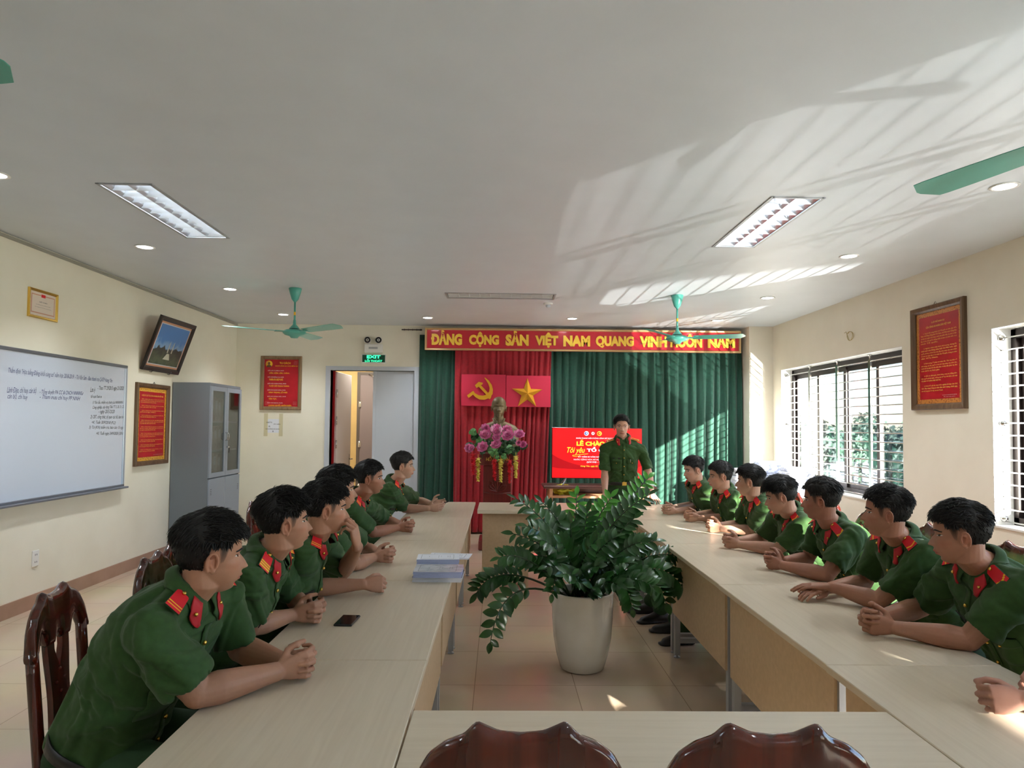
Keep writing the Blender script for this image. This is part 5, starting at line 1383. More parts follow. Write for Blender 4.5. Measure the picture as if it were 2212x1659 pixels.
# banana plant fronds near the window
t = thing('banana_plant', 'banana plant with long ribbed fronds outside the far window', 'plant', (7.4, 15.0, -3.5), group=None)
MB().use(M_LOTL).tube([(0, 0, 0), (0, 0, 2.6)], [.16, .10], 10).build('stem', t)
for k, (ax, el, L_) in enumerate(((-2.6, 1.05, 2.6), (-1.7, 1.2, 2.4), (-.4, .9, 2.3), (.8, 1.0, 2.2), (2.2, .9, 2.3), (3.3, 1.3, 2.3))):
    m = MB().use(M_T[2]); o = Vector((math.cos(ax), math.sin(ax), 0)); s = Vector((-math.sin(ax), math.cos(ax), 0)); vs = []; fs = []
    for i in range(17):
        u = i / 16; c = Vector((0, 0, 2.5)) + o * (L_ * .75 * u) + Vector((0, 0, L_ * math.sin(el) * u * (1 - .62 * u))); wv = .26 * math.sin(PI * (.08 + .9 * u)) ** .6
        for sx in (-1, 0, 1): vs.append(c + s * (sx * wv) - Vector((0, 0, abs(sx) * .08)))
    for i in range(16):
        for j in range(2): fs.append((i * 3 + j, i * 3 + j + 1, i * 3 + 4 + j, i * 3 + 3 + j))
    m.add(vs, fs, True); m.build('banana_leaf', t)
# pale fence in the yard
t = thing('yard_fence', 'pale railing fence across the yard outside', 'fence', (11, 27, -3.5))
for k in range(16): MB().use(M_WHITE).box(k * 1.2 - .04, k * 1.2 + .04, -.04, .04, 0, 1.3).build('fence_post', t)
MB().use(M_WHITE).box(0, 18, -.02, .02, 1.15, 1.22).build('fence_rail', t); MB().use(M_WHITE).box(0, 18, -.02, .02, .3, .37).build('fence_rail', t)

# ================================================================== PEOPLE
def V(*a): return np.array(a, float)
def nrm(v): return v / max(1e-9, np.linalg.norm(v))
class Soup:
    """closed pieces that are fused into one skin"""
    def __init__(s): s.v = []; s.f = []; s.n = 0
    def add(s, v, f):
        s.v.append(np.asarray(v, float)); s.f += [tuple(i + s.n for i in q) for q in f]; s.n += len(v)
    def grid(s, P, closed=True):
        """P[k, j] rings -> closed tube with caps"""
        K, n = P.shape[:2]; f = []
        for k in range(K - 1):
            for j in range(n): f.append((k * n + j, k * n + (j + 1) % n, (k + 1) * n + (j + 1) % n, (k + 1) * n + j))
        f.append(tuple(reversed(range(n)))); f.append(tuple((K - 1) * n + j for j in range(n)))
        s.add(P.reshape(-1, 3), f)
    def tube(s, pts, rs, n=14, flat=1.0, up=None):
        pts = [np.asarray(p, float) for p in pts]; rs = rs if hasattr(rs, '__len__') else [rs] * len(pts)
        # rounded ends
        d0 = nrm(pts[0] - pts[1]); d1 = nrm(pts[-1] - pts[-2])
        P = [pts[0] + d0 * rs[0] * .8, pts[0] + d0 * rs[0] * .5] + pts + [pts[-1] + d1 * rs[-1] * .5, pts[-1] + d1 * rs[-1] * .8]
        Rr = [rs[0] * .3, rs[0] * .8] + list(rs) + [rs[-1] * .8, rs[-1] * .3]
        out = np.zeros((len(P), n, 3)); prev = np.asarray(up, float) if up is not None else None
        for i, p in enumerate(P):
            t = nrm(P[min(i + 1, len(P) - 1)] - P[max(i - 1, 0)])
            if prev is None: prev = V(0, 0, 1) if abs(t[2]) < .9 else V(1, 0, 0)
            a = prev - t * prev.dot(t)
            if np.linalg.norm(a) < 1e-5: a = np.cross(t, V(.3, .5, .8))
            a = nrm(a); prev = a; b = np.cross(t, a)
            th = np.arange(n) * 2 * PI / n
            out[i] = p + np.outer(np.cos(th) * Rr[i] * flat, a) + np.outer(np.sin(th) * Rr[i], b)
        s.grid(out)
    def ball(s, c, r, ax=None, n=16, m=10):
        r = r if hasattr(r, '__len__') else (r, r, r); ax = np.eye(3) if ax is None else np.asarray(ax)
        P = np.zeros((m + 1, n, 3))
        for i in range(m + 1):
            ph = -PI / 2 + PI * (i * .94 / m + .03)
            for j in range(n):
                th = 2 * PI * j / n
                l = V(r[0] * math.cos(ph) * math.cos(th), r[1] * math.cos(ph) * math.sin(th), r[2] * math.sin(ph))
                P[i, j] = c + l @ ax
        s.grid(P)
    def loft(s, cs, la, fr, ws, ds, n=36, e=0.8):
        P = np.zeros((len(cs), n, 3)); th = np.arange(n) * 2 * PI / n
        sg = lambda v: np.sign(v) * np.abs(v) ** e
        for i in range(len(cs)):
            P[i] = cs[i] + np.outer(sg(np.cos(th)) * ws[i], la[i]) + np.outer(sg(np.sin(th)) * ds[i], fr[i])
        s.grid(P)
    def fuse(s, voxel, smooth=2, lam=0.5):
        me = bpy.data.meshes.new('fuse'); me.from_pydata(np.concatenate(s.v).tolist(), [], s.f); me.update()
        bm_ = bmesh.new(); bm_.from_mesh(me); bmesh.ops.recalc_face_normals(bm_, faces=bm_.faces); bm_.to_mesh(me); bm_.free()
        o = bpy.data.objects.new('fuse', me); COL.objects.link(o)
        md = o.modifiers.new('r', 'REMESH'); md.mode = 'VOXEL'; md.voxel_size = voxel
        dg = bpy.context.evaluated_depsgraph_get(); dg.update()
        m2 = bpy.data.meshes.new_from_object(o.evaluated_get(dg))
        nv = len(m2.vertices); co = np.empty(nv * 3, np.float32); m2.vertices.foreach_get('co', co); co = co.reshape(-1, 3).astype(float)
        ne = len(m2.edges); ed = np.empty(ne * 2, np.int32); m2.edges.foreach_get('vertices', ed); ed = ed.reshape(-1, 2)
        npz = len(m2.polygons); tot = np.empty(npz, np.int32); m2.polygons.foreach_get('loop_total', tot)
        lv = np.empty(len(m2.loops), np.int32); m2.loops.foreach_get('vertex_index', lv)
        bpy.data.objects.remove(o); bpy.data.meshes.remove(me); bpy.data.meshes.remove(m2)
        if len(tot) and (tot == 4).all(): F = lv.reshape(-1, 4)
        else:
            F = []; k = 0
            for t in tot: F.append(tuple(lv[k:k + t])); k += t
        # keep only the largest connected piece (inner bubbles go)
        lab = np.arange(nv)
        while True:
            a, b = lab[ed[:, 0]], lab[ed[:, 1]]
            if (a == b).all(): break
            m = np.minimum(a, b)
            np.minimum.at(lab, a, m); np.minimum.at(lab, b, m)
            while True:
                nx = lab[lab]
                if (nx == lab).all(): break
                lab = nx
        big = np.bincount(lab).argmax(); keep = lab == big
        if not keep.all() and isinstance(F, np.ndarray):
            idx = np.cumsum(keep) - 1; co = co[keep]; F = idx[F[keep[F[:, 0]]]]; ed = idx[ed[keep[ed[:, 0]]]]; nv = len(co)
        deg = np.bincount(ed.ravel(), minlength=nv).astype(float)[:, None]; deg[deg == 0] = 1
        for _ in range(smooth):
            acc = np.zeros_like(co)
            for k in range(3):
                acc[:, k] = np.bincount(ed[:, 0], co[ed[:, 1], k], nv) + np.bincount(ed[:, 1], co[ed[:, 0], k], nv)
            co += lam * (acc / deg - co)
        return co, F, ed

def vnormals(co, F):
    F = np.asarray(F); n = np.cross(co[F[:, 2]] - co[F[:, 0]], co[F[:, 3]] - co[F[:, 1]])
    out = np.zeros_like(co)
    for k in range(4):
        for c in range(3): out[:, c] += np.bincount(F[:, k], n[:, c], len(co))
    return out / np.maximum(1e-12, np.linalg.norm(out, axis=1))[:, None]
def mesh_obj(name, co, F, m, parent, loc, tint=None):
    me = bpy.data.meshes.new(name); F = np.asarray(F)
    if F.ndim == 2:
        me.vertices.add(len(co)); me.vertices.foreach_set('co', (co - loc).astype(np.float32).ravel())
        k = F.shape[1]; me.loops.add(F.size); me.loops.foreach_set('vertex_index', F.astype(np.int32).ravel())
        me.polygons.add(len(F)); me.polygons.foreach_set('loop_start', np.arange(0, F.size, k, dtype=np.int32))
        me.update(calc_edges=True)
    else: me.from_pydata((co - loc).tolist(), [], [tuple(f) for f in F])
    me.polygons.foreach_set('use_smooth', [True] * len(me.polygons))
    me.materials.append(m)
    if tint is not None:
        ca_ = me.color_attributes.new('tint', 'FLOAT_COLOR', 'POINT')
        ca_.data.foreach_set('color', np.concatenate([tint, np.ones((len(tint), 1))], 1).astype(np.float32).ravel())
    o = bpy.data.objects.new(name, me); COL.objects.link(o)
    if parent is not None: o.parent = parent
    return o

def fold_noise(P, seed, freq=14.0, n=7):
    """ridged folds: sum of sharpened waves in random directions"""
    rg = np.random.RandomState(seed); out = np.zeros(len(P))
    for k in range(n):
        d = rg.normal(size=3); d /= np.linalg.norm(d); f = freq * (0.7 + 1.3 * rg.rand()); d2 = rg.normal(size=3); d2 /= np.linalg.norm(d2)
        w = np.sin(P @ d * f + 1.8 * np.sin(P @ d2 * f * .45 + rg.rand() * 6) + rg.rand() * 6)
        out += np.sign(w) * np.abs(w) ** 1.6
        amp = 0.5 + 0.5 * np.sin(P @ d2 * 6 + rg.rand() * 6); out *= (0.75 + 0.25 * amp)
    return out / n

def sparse_folds(P, axes, seed, n=9):
    """a few crisp long creases, each confined to a soft patch"""
    rg = np.random.RandomState(seed); out = np.zeros(len(P))
    for k in range(n):
        w = rg.normal(size=3) * np.array([.55, .7, 1.0]); d = nrm(w @ axes); d2 = nrm(rg.normal(size=3)); d3 = nrm(rg.normal(size=3))
        f = rg.uniform(38, 75)
        s = np.sin(P @ d * f + 1.3 * np.sin(P @ d2 * 11 + rg.rand() * 6) + rg.rand() * 6)
        m = np.clip(np.sin(P @ d2 * 13 + rg.rand() * 6) + np.sin(P @ d3 * 10 + rg.rand() * 6) - .25, 0, 1)
        out += m * (np.exp(-((1 - s) / .35) ** 2) - .25 * np.exp(-((1 + s) / .5) ** 2))
    return out

# ---------------------------------------------------------------- head
def ell_r(d, c, a):
    A = (d ** 2 / a ** 2).sum(1); B = (-2 * d * c / a ** 2).sum(1); C = (c ** 2 / a ** 2).sum() - 1
    return (-B + np.sqrt(np.maximum(0, B * B - 4 * A * C))) / (2 * A)
def smax(a, b, k=.006): return .5 * (a + b + np.sqrt((a - b) ** 2 + k * k))
def skull(d, hp):
    w = hp.get('w', 1.0)
    r = ell_r(d, V(0, -.016, .028), V(.0755 * w, .096, .090))
    r = smax(r, ell_r(d, V(0, .026, -.040), V(.056 * w, .061, .077)), .008)
    r = smax(r, ell_r(d, V(0, .002, -.052), V(.0565 * w, .052, .046)), .008)
    return r
def head_pts(d, hp, detail=True):
    P = d * skull(d, hp)[:, None]
    x, y, z = P[:, 0].copy(), P[:, 1].copy(), P[:, 2].copy()
    # narrow the chin
    k = np.clip((-z - .045) / .075, 0, 1); P[:, 0] *= 1 - (.24 - hp.get('jaw', 0)) * k
    if not detail: return P
    x = P[:, 0]; fm = np.clip((y - .01) / .03, 0, 1)
    g = lambda x0, z0, sx, sz: np.exp(-((x - x0) / sx) ** 2 - ((z - z0) / sz) ** 2)
    g2 = lambda x0, z0, sx, sz: g(x0, z0, sx, sz) + g(-x0, z0, sx, sz)
    dy = .005 * g2(.026, .019, .018, .007) - .0105 * g2(.032, .002, .016, .0105) - .005 * g(0, .005, .010, .010) + .0062 * g2(.033, -.0005, .0115, .0068)
    t = np.clip((.008 - z) / .045, 0, 1); hgt = (.003 + (.0205 + hp.get('nose', 0)) * t ** 1.25) * np.where(z < -.037, np.exp(-((z + .037) / .0065) ** 2), 1) * np.clip((.022 - z) / .012, 0, 1)
    wd = .0065 + .0065 * t
    dy += hgt * np.exp(-(x / wd) ** 2)
    dy += .0095 * g2(.0135, -.0375, .0058, .0058)
    dy += .0065 * g(0, -.062, .026, .016) + .0055 * g(0, -.0625, .0195, .0042) + .0062 * g(0, -.0745, .0165, .0050) - .0065 * g(0, -.0683, .023, .0020)
    dy += -.0055 * g(0, -.087, .016, .006) + .0085 * g(0, -.104, .019, .012)
    dy += -.0025 * g2(.038, -.058, .010, .018)
    P[:, 1] += dy * fm * hp.get('relief', 1.0)
    P[:, 0] += np.sign(x) * .0045 * (g2(.052, -.022, .018, .014)) * np.clip(y / .03, 0, 1)
    P[:, 0] -= np.sign(x) * .004 * np.exp(-((y - .045) / .022) ** 2 - ((z - .025) / .022) ** 2)   # temples
    return P
def sph_grid(nu, nv):
    th = np.arange(nu) * 2 * PI / nu; ph = -PI / 2 + PI * (np.arange(nv) + .5) / nv
    T, H_ = np.meshgrid(th, ph)
    return np.stack([np.cos(H_) * np.sin(T), np.cos(H_) * np.cos(T), np.sin(H_)], -1).reshape(-1, 3), nu, nv
def hairline(at):
    a = np.degrees(at)
    return np.interp(a, [0, 22, 40, 55, 66, 72, 80, 88, 100, 112, 124, 145, 180], [.066, .066, .055, .040, .014, -.014, -.020, .020, .022, -.004, -.045, -.066, -.072])

def build_hair(parent, loc, hf, ho, hp, seed, quality):
    """cap with clumps plus loose tapered locks"""
    rg = np.random.RandomState(seed)
    top = hp.get('top', .019); style = hp.get('style', 'spiky')
    nu, nv = (150, 110) if quality > 1 else (96, 72)
    d, nu, nv = sph_grid(nu, nv)
    def surf(d):
        P = head_pts(d, hp, False); at = np.abs(np.arctan2(d[:, 0], d[:, 1]))
        z = P[:, 2]; zl = hairline(at) + hp.get('low', 0)*np.clip(1 - at / .9, 0, 1) + .0035 * np.sin(at * 31 + seed) + .002 * np.sin(at * 67 + 2 * seed)
        zl = np.where((np.degrees(at) > 58) & (np.degrees(at) < 108), np.maximum(zl, .026 + .002 * np.sin(at * 80)), zl)
        inside = z - zl
        m = np.clip(inside / .010, 0, 1)
        up_ = np.clip((z - .012) / .062, 0, 1); up_ = up_ * up_ * (3 - 2 * up_)
        back = np.clip((np.degrees(at) - 110) / 50, 0, 1)
        side = hp.get('side', .003)
        th = side + (top - side) * up_ * (1 - .35 * back) + .003 * back * np.clip((z + .03) / .05, 0, 1)
        short = 1 - np.clip((z - .022) / .02, 0, 1); th = th * (1 - short * (1 - back) * .75)
        th *= 1 - .25 * np.exp(-((np.degrees(at)) / 30) ** 2) * np.clip((.10 - z) / .03, 0, 1)
        return P, z, at, m, th, up_
    P, z, at, m, th, up_ = surf(d)
    az = np.arctan2(d[:, 0], d[:, 1])
    swirl = np.sin(az * 13 + 9 * z / .1 + seed) + .7 * np.sin(az * 29 - 14 * z / .1 + 2 * seed) + .5 * np.sin(az * 53 + 22 * z / .1)
    xr = P[:, 0] * 260 + 2.5 * np.sin(P[:, 1] * 45 + seed); tops = np.sin(xr) + .6 * np.sin(xr * 1.9 + P[:, 1] * 60)
    w_ = np.clip((z - .06) / .03, 0, 1)
    rid = (swirl * (1 - w_) + tops * 1.4 * w_)
    th = th * (1 + .10 * rid * up_)
    off = np.where(m > 0, -.004 + (th + .004) * m ** .6, -.006)
    nn = P / np.linalg.norm(P, axis=1)[:, None]
    Q = P + nn * off[:, None]
    F = []
    for k in range(nv - 1):
        for j in range(nu): F.append((k * nu + j, k * nu + (j + 1) % nu, (k + 1) * nu + (j + 1) % nu, (k + 1) * nu + j))
    tp = len(Q); Q = np.vstack([Q, [0, -.016, .118 + top]]); 
    vs = [Q]; Fq = [tuple(q) for q in F if m[list(q)].max() > 0 or False]
    Fq += [((nv - 1) * nu + j, (nv - 1) * nu + (j + 1) % nu, tp) for j in range(nu)]
    base = len(Q)
    # locks
    nl = {3: 2600, 2: 1500, 1: 500}[quality]
    dd = rg.normal(size=(nl * 4, 3)); dd /= np.linalg.norm(dd, axis=1)[:, None]
    Pq, zq, aq, mq, tq, uq = surf(dd)
    ok = (mq > .5) & (rg.rand(len(dd)) < (.10 + .90 * uq)) & ((uq > .12) | (aq > 1.9)); sel = np.where(ok)[0][:nl]
    fwd = hp.get('sweep', (0, .7, -.1))
    vv = []; ff = []
    for i in sel:
        n = nrm(Pq[i]); u = uq[i]; L_ = (.008 + .021 * u * (top / .020)) * rg.uniform(.7, 1.25)
        fl_ = V(*fwd) * (1 - .0 * u) + V(rg.normal() * .35, rg.normal() * .3, 0)
        if u < .55: fl_ = V(0, -.15, -1.0) + rg.normal(size=3) * .18
        if Pq[i][1] < -.05 and u >= .55: fl_ = V(rg.normal() * .3, -.8, -.6 + rg.normal() * .3)
        t = nrm(fl_ - n * fl_.dot(n)); lift = (.05 + .38 * rg.rand() ** 1.6) * (1 if u > .5 else .12)
        if style == 'neat': lift *= .3
        p0 = Pq[i] + n * tq[i] * .80; wdt = rg.uniform(.0016, .0034); s_ = np.cross(n, t)
        pts = [p0, p0 + (t + n * lift) * L_ * .4, p0 + (t * 1.0 + n * (lift * .8)) * L_ * .75, p0 + (t * 1.15 + n * lift * .45) * L_]
        ws = [wdt, wdt, wdt * .65, .0001]
        b = base + len(vv)
        for k, p in enumerate(pts):
            vv += [p - s_ * ws[k], p + s_ * ws[k], p + n * ws[k] * .9]
        for k in range(3):
            for a_, b_ in ((0, 1), (1, 2), (2, 0)): ff.append((b + k * 3 + a_, b + k * 3 + b_, b + k * 3 + 3 + b_, b + k * 3 + 3 + a_))
    # fringe locks along the forehead
    nf = {3: 90, 2: 60, 1: 34}[quality]
    for k in range(nf):
        a_ = rg.uniform(-.95, .95); el = rg.uniform(.70, .86)
        dv = V(math.sin(a_) * math.cos(el), math.cos(a_) * math.cos(el), math.sin(el)); dv = nrm(dv)
        Pk, zk, ak, mk, tk, uk = surf(dv[None]); n = nrm(Pk[0]); p0 = Pk[0] + n * top * .75
        L_ = rg.uniform(.022, .036) * hp.get('fringe', 1.0); t = nrm(V(rg.normal() * .25 + hp.get('part', .15), .55, -.85)); t = nrm(t - n * t.dot(n) * .8)
        wdt = rg.uniform(.002, .0042); s_ = nrm(np.cross(n, t)); b = base + len(vv)
        pts = [p0, p0 + t * L_ * .4 + n * .004, p0 + t * L_ * .8 + n * .001, p0 + t * L_ * 1.1 - n * .003]
        ws = [wdt, wdt, wdt * .7, .0001]
        for kk, p in enumerate(pts): vv += [p - s_ * ws[kk], p + s_ * ws[kk], p + n * ws[kk] * .9]
        for kk in range(3):
            for a1, b1 in ((0, 1), (1, 2), (2, 0)): ff.append((b + kk * 3 + a1, b + kk * 3 + b1, b + kk * 3 + 3 + b1, b + kk * 3 + 3 + a1))
    if vv: Q = np.vstack([Q, np.array(vv)])
    W = ho + Q @ hf
    me = bpy.data.meshes.new('hair'); me.from_pydata((W - loc).tolist(), [], Fq + ff); me.materials.append(M_HAIR)
    me.polygons.foreach_set('use_smooth', [True] * len(me.polygons)); me.update()
    o = bpy.data.objects.new('hair', me); COL.objects.link(o); o.parent = parent
    return o

def ear(s, hf, ho, sx, w=1.0):
    L = lambda x, y, z: ho + V(sx * x * 1.0, y, z - .010) @ hf
    b = .0715 * w
    rim = []
    for k in range(15):
        a = R(-60 + 265 * k / 14); rim.append(L(b + .011 + .004 * math.sin(a), -.014 - .0155 * math.cos(a) * -1 * -1 - .002, -.006 + .029 * math.sin(a)))
    s.tube(rim, [.0042] * 15, 8)
    s.tube([L(b + .004, -.006, -.022), L(b + .008, -.010, -.032), L(b + .008, -.013, -.036)], [.005, .0062, .0045], 8)      # lobe
    s.ball(L(b + .002, -.016, -.006), (.004, .015, .026), hf, 12, 8)
    s.tube([L(b + .004, .000, -.002), L(b + .007, -.001, -.010), L(b + .004, -.001, -.018)], [.003, .0042, .003], 8)      # tragus
    s.tube([L(b + .008, -.010, .010), L(b + .010, -.020, .002), L(b + .010, -.021, -.012), L(b + .008, -.014, -.022)], [.003, .0034, .0034, .003], 8)

# ---------------------------------------------------------------- hands
def rot_about(v, ax, a):
    return v * math.cos(a) + np.cross(ax, v) * math.sin(a) + ax * ax.dot(v) * (1 - math.cos(a))
def hand_mesh(s, wrist, f, pn, th, curls, spread=0.06, thumb=None, sc=1.0, zoff=0.0):
    """f: towards the fingers, pn: palm faces this way, th: towards the thumb side. curls: 4 x 3 angles in degrees"""
    f = nrm(f); th = nrm(th - f * th.dot(f)); pn = nrm(np.cross(th, f)) * (1 if np.cross(th, f).dot(pn) > 0 else -1)
    L = .088 * sc
    cs = [wrist - f * .012, wrist + f * .010, wrist + f * .035 * sc, wrist + f * .062 * sc, wrist + f * L]
    s.loft(cs, [th] * 5, [pn] * 5, [.024 * sc, .027 * sc, .036 * sc, .040 * sc, .038 * sc], [.018 * sc, .0165 * sc, .0165 * sc, .0145 * sc, .011 * sc], 20, .85)
    s.ball(wrist + f * .032 * sc + th * .024 * sc + pn * .008 * sc, (.016 * sc, .026 * sc, .014 * sc), [th, f, pn], 12, 8)     # thumb mount
    lens = [(.040, .024, .020), (.044, .028, .022), (.041, .026, .021), (.033, .020, .019)]
    for k in range(4):
        off = (.0295, .0105, -.0095, -.0285)[k] * sc
        b = wrist + f * (L - (.004, .0, .003, .010)[k]) * 1.0 + th * (off + zoff)
        d = nrm(f + th * spread * (1.5 - k)); A = 0; pts = [b - f * .018, b]; rr = [.0095 * sc, .0098 * sc]
        for j in range(3):
            A += R(curls[k][j]); dd = rot_about(d, nrm(np.cross(d, pn)), A) if True else d
            dd = d * math.cos(A) + pn * math.sin(A)
            l = lens[k][j] * sc; pts.append(pts[-1] + dd * l * .5); pts.append(pts[-1] + dd * l * .5)
            r0 = (.0088, .0080, .0070)[j] * sc * (.9 if k == 3 else 1); rr += [r0 * .93, r0]
        s.tube(pts, rr, 10)
    t = thumb or [(.9, .35, .25), (.55, .85, .25), (.2, 1.0, .3)]
    p = wrist + f * .018 * sc + th * .022 * sc + pn * .008 * sc; pts = [p]; rr = [.0125 * sc]
    for j, (a, b, c) in enumerate(t):
        dd = nrm(th * a + f * b + pn * c); pts.append(pts[-1] + dd * (.038, .030, .026)[j] * sc); rr.append((.0108, .0096, .0078)[j] * sc)
    s.tube(pts, rr, 10)
    return wrist

# ---------------------------------------------------------------- a person
def person(sp):
    rgs = sp['seed']; q = sp.get('q', 2)
    yawb = R(sp['face']); F0 = V(math.cos(yawb), math.sin(yawb), 0); Rt = V(math.sin(yawb), -math.cos(yawb), 0); UP = V(0, 0, 1)
    pv = V(*sp['pelvis']); nb = V(*sp['nb']); hc = V(*sp['head'])
    standing = sp.get('standing', False)
    hy = R(sp['hyaw']); hp_ = R(sp.get('hpitch', 0)); hr = R(sp.get('hroll', 0))
    fy = V(math.cos(hy) * math.cos(hp_), math.sin(hy) * math.cos(hp_), math.sin(hp_)); fx = V(math.sin(hy), -math.cos(hy), 0)
    fz = np.cross(fx, fy); fx, fz = fx * math.cos(hr) - fz * math.sin(hr), fz * math.cos(hr) + fx * math.sin(hr)
    hf = np.array([fx, fy, fz]) * sp.get('hs', 0.94)       # rows: local axes (row-vector convention P @ hf)
    base = V(pv[0], pv[1], 0)
    root = thing('person', sp['label'], 'person', tuple(base)); root['group'] = 'men in green uniform shirts'
    hp = sp.get('hp', {})
    spine = nrm(nb - pv)
    def fr_at(lat, up_): return nrm(np.cross(up_, lat)) if np.cross(up_, lat).dot(F0) > 0 else -nrm(np.cross(up_, lat))
    shw = sp.get('shw', .178)
    shR, shL = (V(*sp['shR']), V(*sp['shL'])) if 'shR' in sp else (nb + Rt * shw - spine * .045, nb - Rt * shw - spine * .045)
    lat = nrm(shR - shL)
    M1 = pv + (nb - pv) * .35 - F0 * .02; M2 = pv + (nb - pv) * .72 - F0 * .015
    B_ = lambda u: pv * (1 - u) ** 3 + 3 * M1 * u * (1 - u) ** 2 + 3 * M2 * u * u * (1 - u) + nb * u ** 3
    us = np.linspace(0, 1, 12); C = [B_(u) for u in us]
    T = [nrm(B_(min(1, u + .03)) - B_(max(0, u - .03))) for u in us]
    LA = [nrm(Rt * (1 - u) + lat * u - T[i] * (Rt * (1 - u) + lat * u).dot(T[i])) for i, u in enumerate(us)]
    FA = [fr_at(LA[i], T[i]) for i in range(12)]
    fat = sp.get('fat', 1.0)
    W = np.interp(us, [0, .2, .4, .6, .78, .90, 1.0], [.168, .158, .158, .172, .178, .150, .078]) * fat
    Dp = np.interp(us, [0, .2, .4, .6, .78, .90, 1.0], [.115, .108, .108, .118, .112, .088, .062]) * fat
    front = FA[8]; neck_up = nrm(hc - fz * .06 - nb)
    arms = {}
    for side, sh in (('R', shR), ('L', shL)):
        el = V(*sp['el' + side]); wr_ = V(*sp['wr' + side]) if ('wr' + side) in sp else None
        arms[side] = [sh, el, wr_]
    # hand placement
    hs = sp['hands']; Hn = {}
    if hs in ('clasp', 'stack'):
        Mh = V(*sp['hm']); c = (arms['R'][1] + arms['L'][1]) / 2; Fh = Mh - c; Fh[2] = 0; Fh = nrm(Fh); Rh = V(Fh[1], -Fh[0], 0)
        for side, sg in (('R', 1), ('L', -1)):
            if hs == 'clasp':
                f = nrm(Fh * 1.0 - Rh * sg * .42 + UP * .10); pn = -Rh * sg
                kn = Mh + Rh * sg * .021 + UP * (.004 * sg) - Fh * .008; wr_ = kn - f * .085 - UP * .0
                Hn[side] = dict(wrist=wr_, f=f, pn=pn, th=nrm(UP + Fh * .25), curls=[(38, 62, 45)] * 4, zoff=.0048 * sg, spread=.03, thumb=[(.75, .55, .35), (.35, .9, .35 - .3 * sg), (.0, 1.0, .5 - .2 * sg)])
            else:
                lift = .014 if sg > 0 else .036
                f = nrm(Fh - Rh * sg * .45 - UP * .04); kn = Mh - Rh * sg * .0 + UP * (lift - .0) - Fh * .02; kn[2] = Mh[2] + lift; wr_ = kn - f * .07 + UP * .006
                Hn[side] = dict(wrist=wr_, f=f, pn=-UP, th=nrm(-Rh * sg), curls=[(8, 16, 12)] * 4, spread=.02, thumb=[(.45, .85, .15), (.1, 1, .15), (-.1, 1, .15)])
    else:
        for side in 'RL': Hn[side] = sp['hand' + side]
    for side in 'RL':
        h = Hn[side]; h['wrist'] = V(*h['wrist']) if not isinstance(h['wrist'], np.ndarray) else h['wrist']; arms[side][2] = h['wrist']
    # ---- body
    body = Soup()
    body.loft(C[1:], LA[1:], FA[1:], W[1:] - .018, Dp[1:] - .016)
    d, nu, nv = sph_grid(190, 140) if q > 1 else sph_grid(130, 100)
    HP = hc + head_pts(d, hp) @ hf
    body.grid(HP.reshape(nv, nu, 3))
    for sx in (-1, 1): ear(body, hf, hc, sx, hp.get('w', 1.0))
    n0 = hc + V(0, -.030, -.035) @ hf; n1 = hc + V(0, -.020, -.085) @ hf
    body.tube([nb - neck_up * .06 - front * .005, nb, (nb + n1) / 2 + front * .004, n1, n0], [.068, .060, .0555, .0545, .050], 20)
    for sg, sh in ((1, shR), (-1, shL)):
        body.tube([n1 * .6 + nb * .4 - front * .015, nb * .55 + sh * .45 - neck_up * .012, sh - neck_up * .008], [.030, .026, .036], 12)
    for side in 'RL':
        sh, el, wr_ = arms[side]; k = sp.get('arm', 1.0)
        bul = nrm(np.cross(el - sh, wr_ - el) + 1e-6)
        body.tube([sh, sh * .7 + el * .3, sh * .45 + el * .55, sh * .25 + el * .75, el * .97 + sh * .03], [.040, .043, .043 * k, .042 * k, .037 * k], 18)
        body.ball(el, .0375 * k)
        body.tube([el, el * .75 + wr_ * .25, el * .45 + wr_ * .55, el * .15 + wr_ * .85, wr_], [.037 * k, .0425 * k, .036 * k, .028 * k, .0255 * k], 18)
        h = Hn[side]
        hand_mesh(body, h['wrist'], V(*h['f']) if not isinstance(h['f'], np.ndarray) else h['f'], V(*h['pn']) if not isinstance(h['pn'], np.ndarray) else h['pn'], V(*h['th']) if not isinstance(h['th'], np.ndarray) else h['th'], h['curls'], h.get('spread', .06), h.get('thumb'), sp.get('handsc', 1.0), h.get('zoff', 0.0))
    vox = {3: .0030, 2: .0036, 1: .0042}[q]
    co, F, ed = body.fuse(vox, 1, .5)
    # tint
    sk = np.array(sp.get('skin', S(180, 134, 108))); tint = np.tile(sk, (len(co), 1))
    L_ = (co - hc) @ np.linalg.inv(hf); x, y, z = L_.T
    inh = (np.abs(x) < .1) & (y > -.13) & (y < .13) & (z > -.13) & (z < .14)
    g = lambda x0, z0, sx, sz: np.exp(-((np.abs(x) - x0) / sx) ** 2 - ((z - z0) / sz) ** 2) * inh * (y > .03)
    mixc = lambda w, c: tint * (1 - w[:, None]) + np.array(c) * w[:, None]
    tint = mixc(.45 * g(.045, -.03, .02, .018), sk * np.array([1.12, .82, .78])); tint = mixc(.5 * np.exp(-((np.abs(x) - .082) / .012) ** 2 - ((z + .01) / .03) ** 2 - ((y + .015) / .02) ** 2) * inh, sk * np.array([1.2, .78, .72]))
    lipw = np.clip(1.5 * np.exp(-(x / .0215) ** 6 - ((z + .0685) / .0088) ** 4), 0, 1) * inh * (y > .06)
    tint = mixc(.72 * lipw, sp.get('lip', S(176, 98, 88)))
    tint = mixc(.8 * np.exp(-(x / .021) ** 4 - ((z + .0685) / .0016) ** 2) * inh * (y > .06), S(96, 40, 36))
    tint = mixc(.75 * np.exp(-((np.abs(x) - .007) / .0036) ** 2 - ((z + .0465) / .0024) ** 2) * inh * (y > .06), S(80, 40, 32))      # nostrils
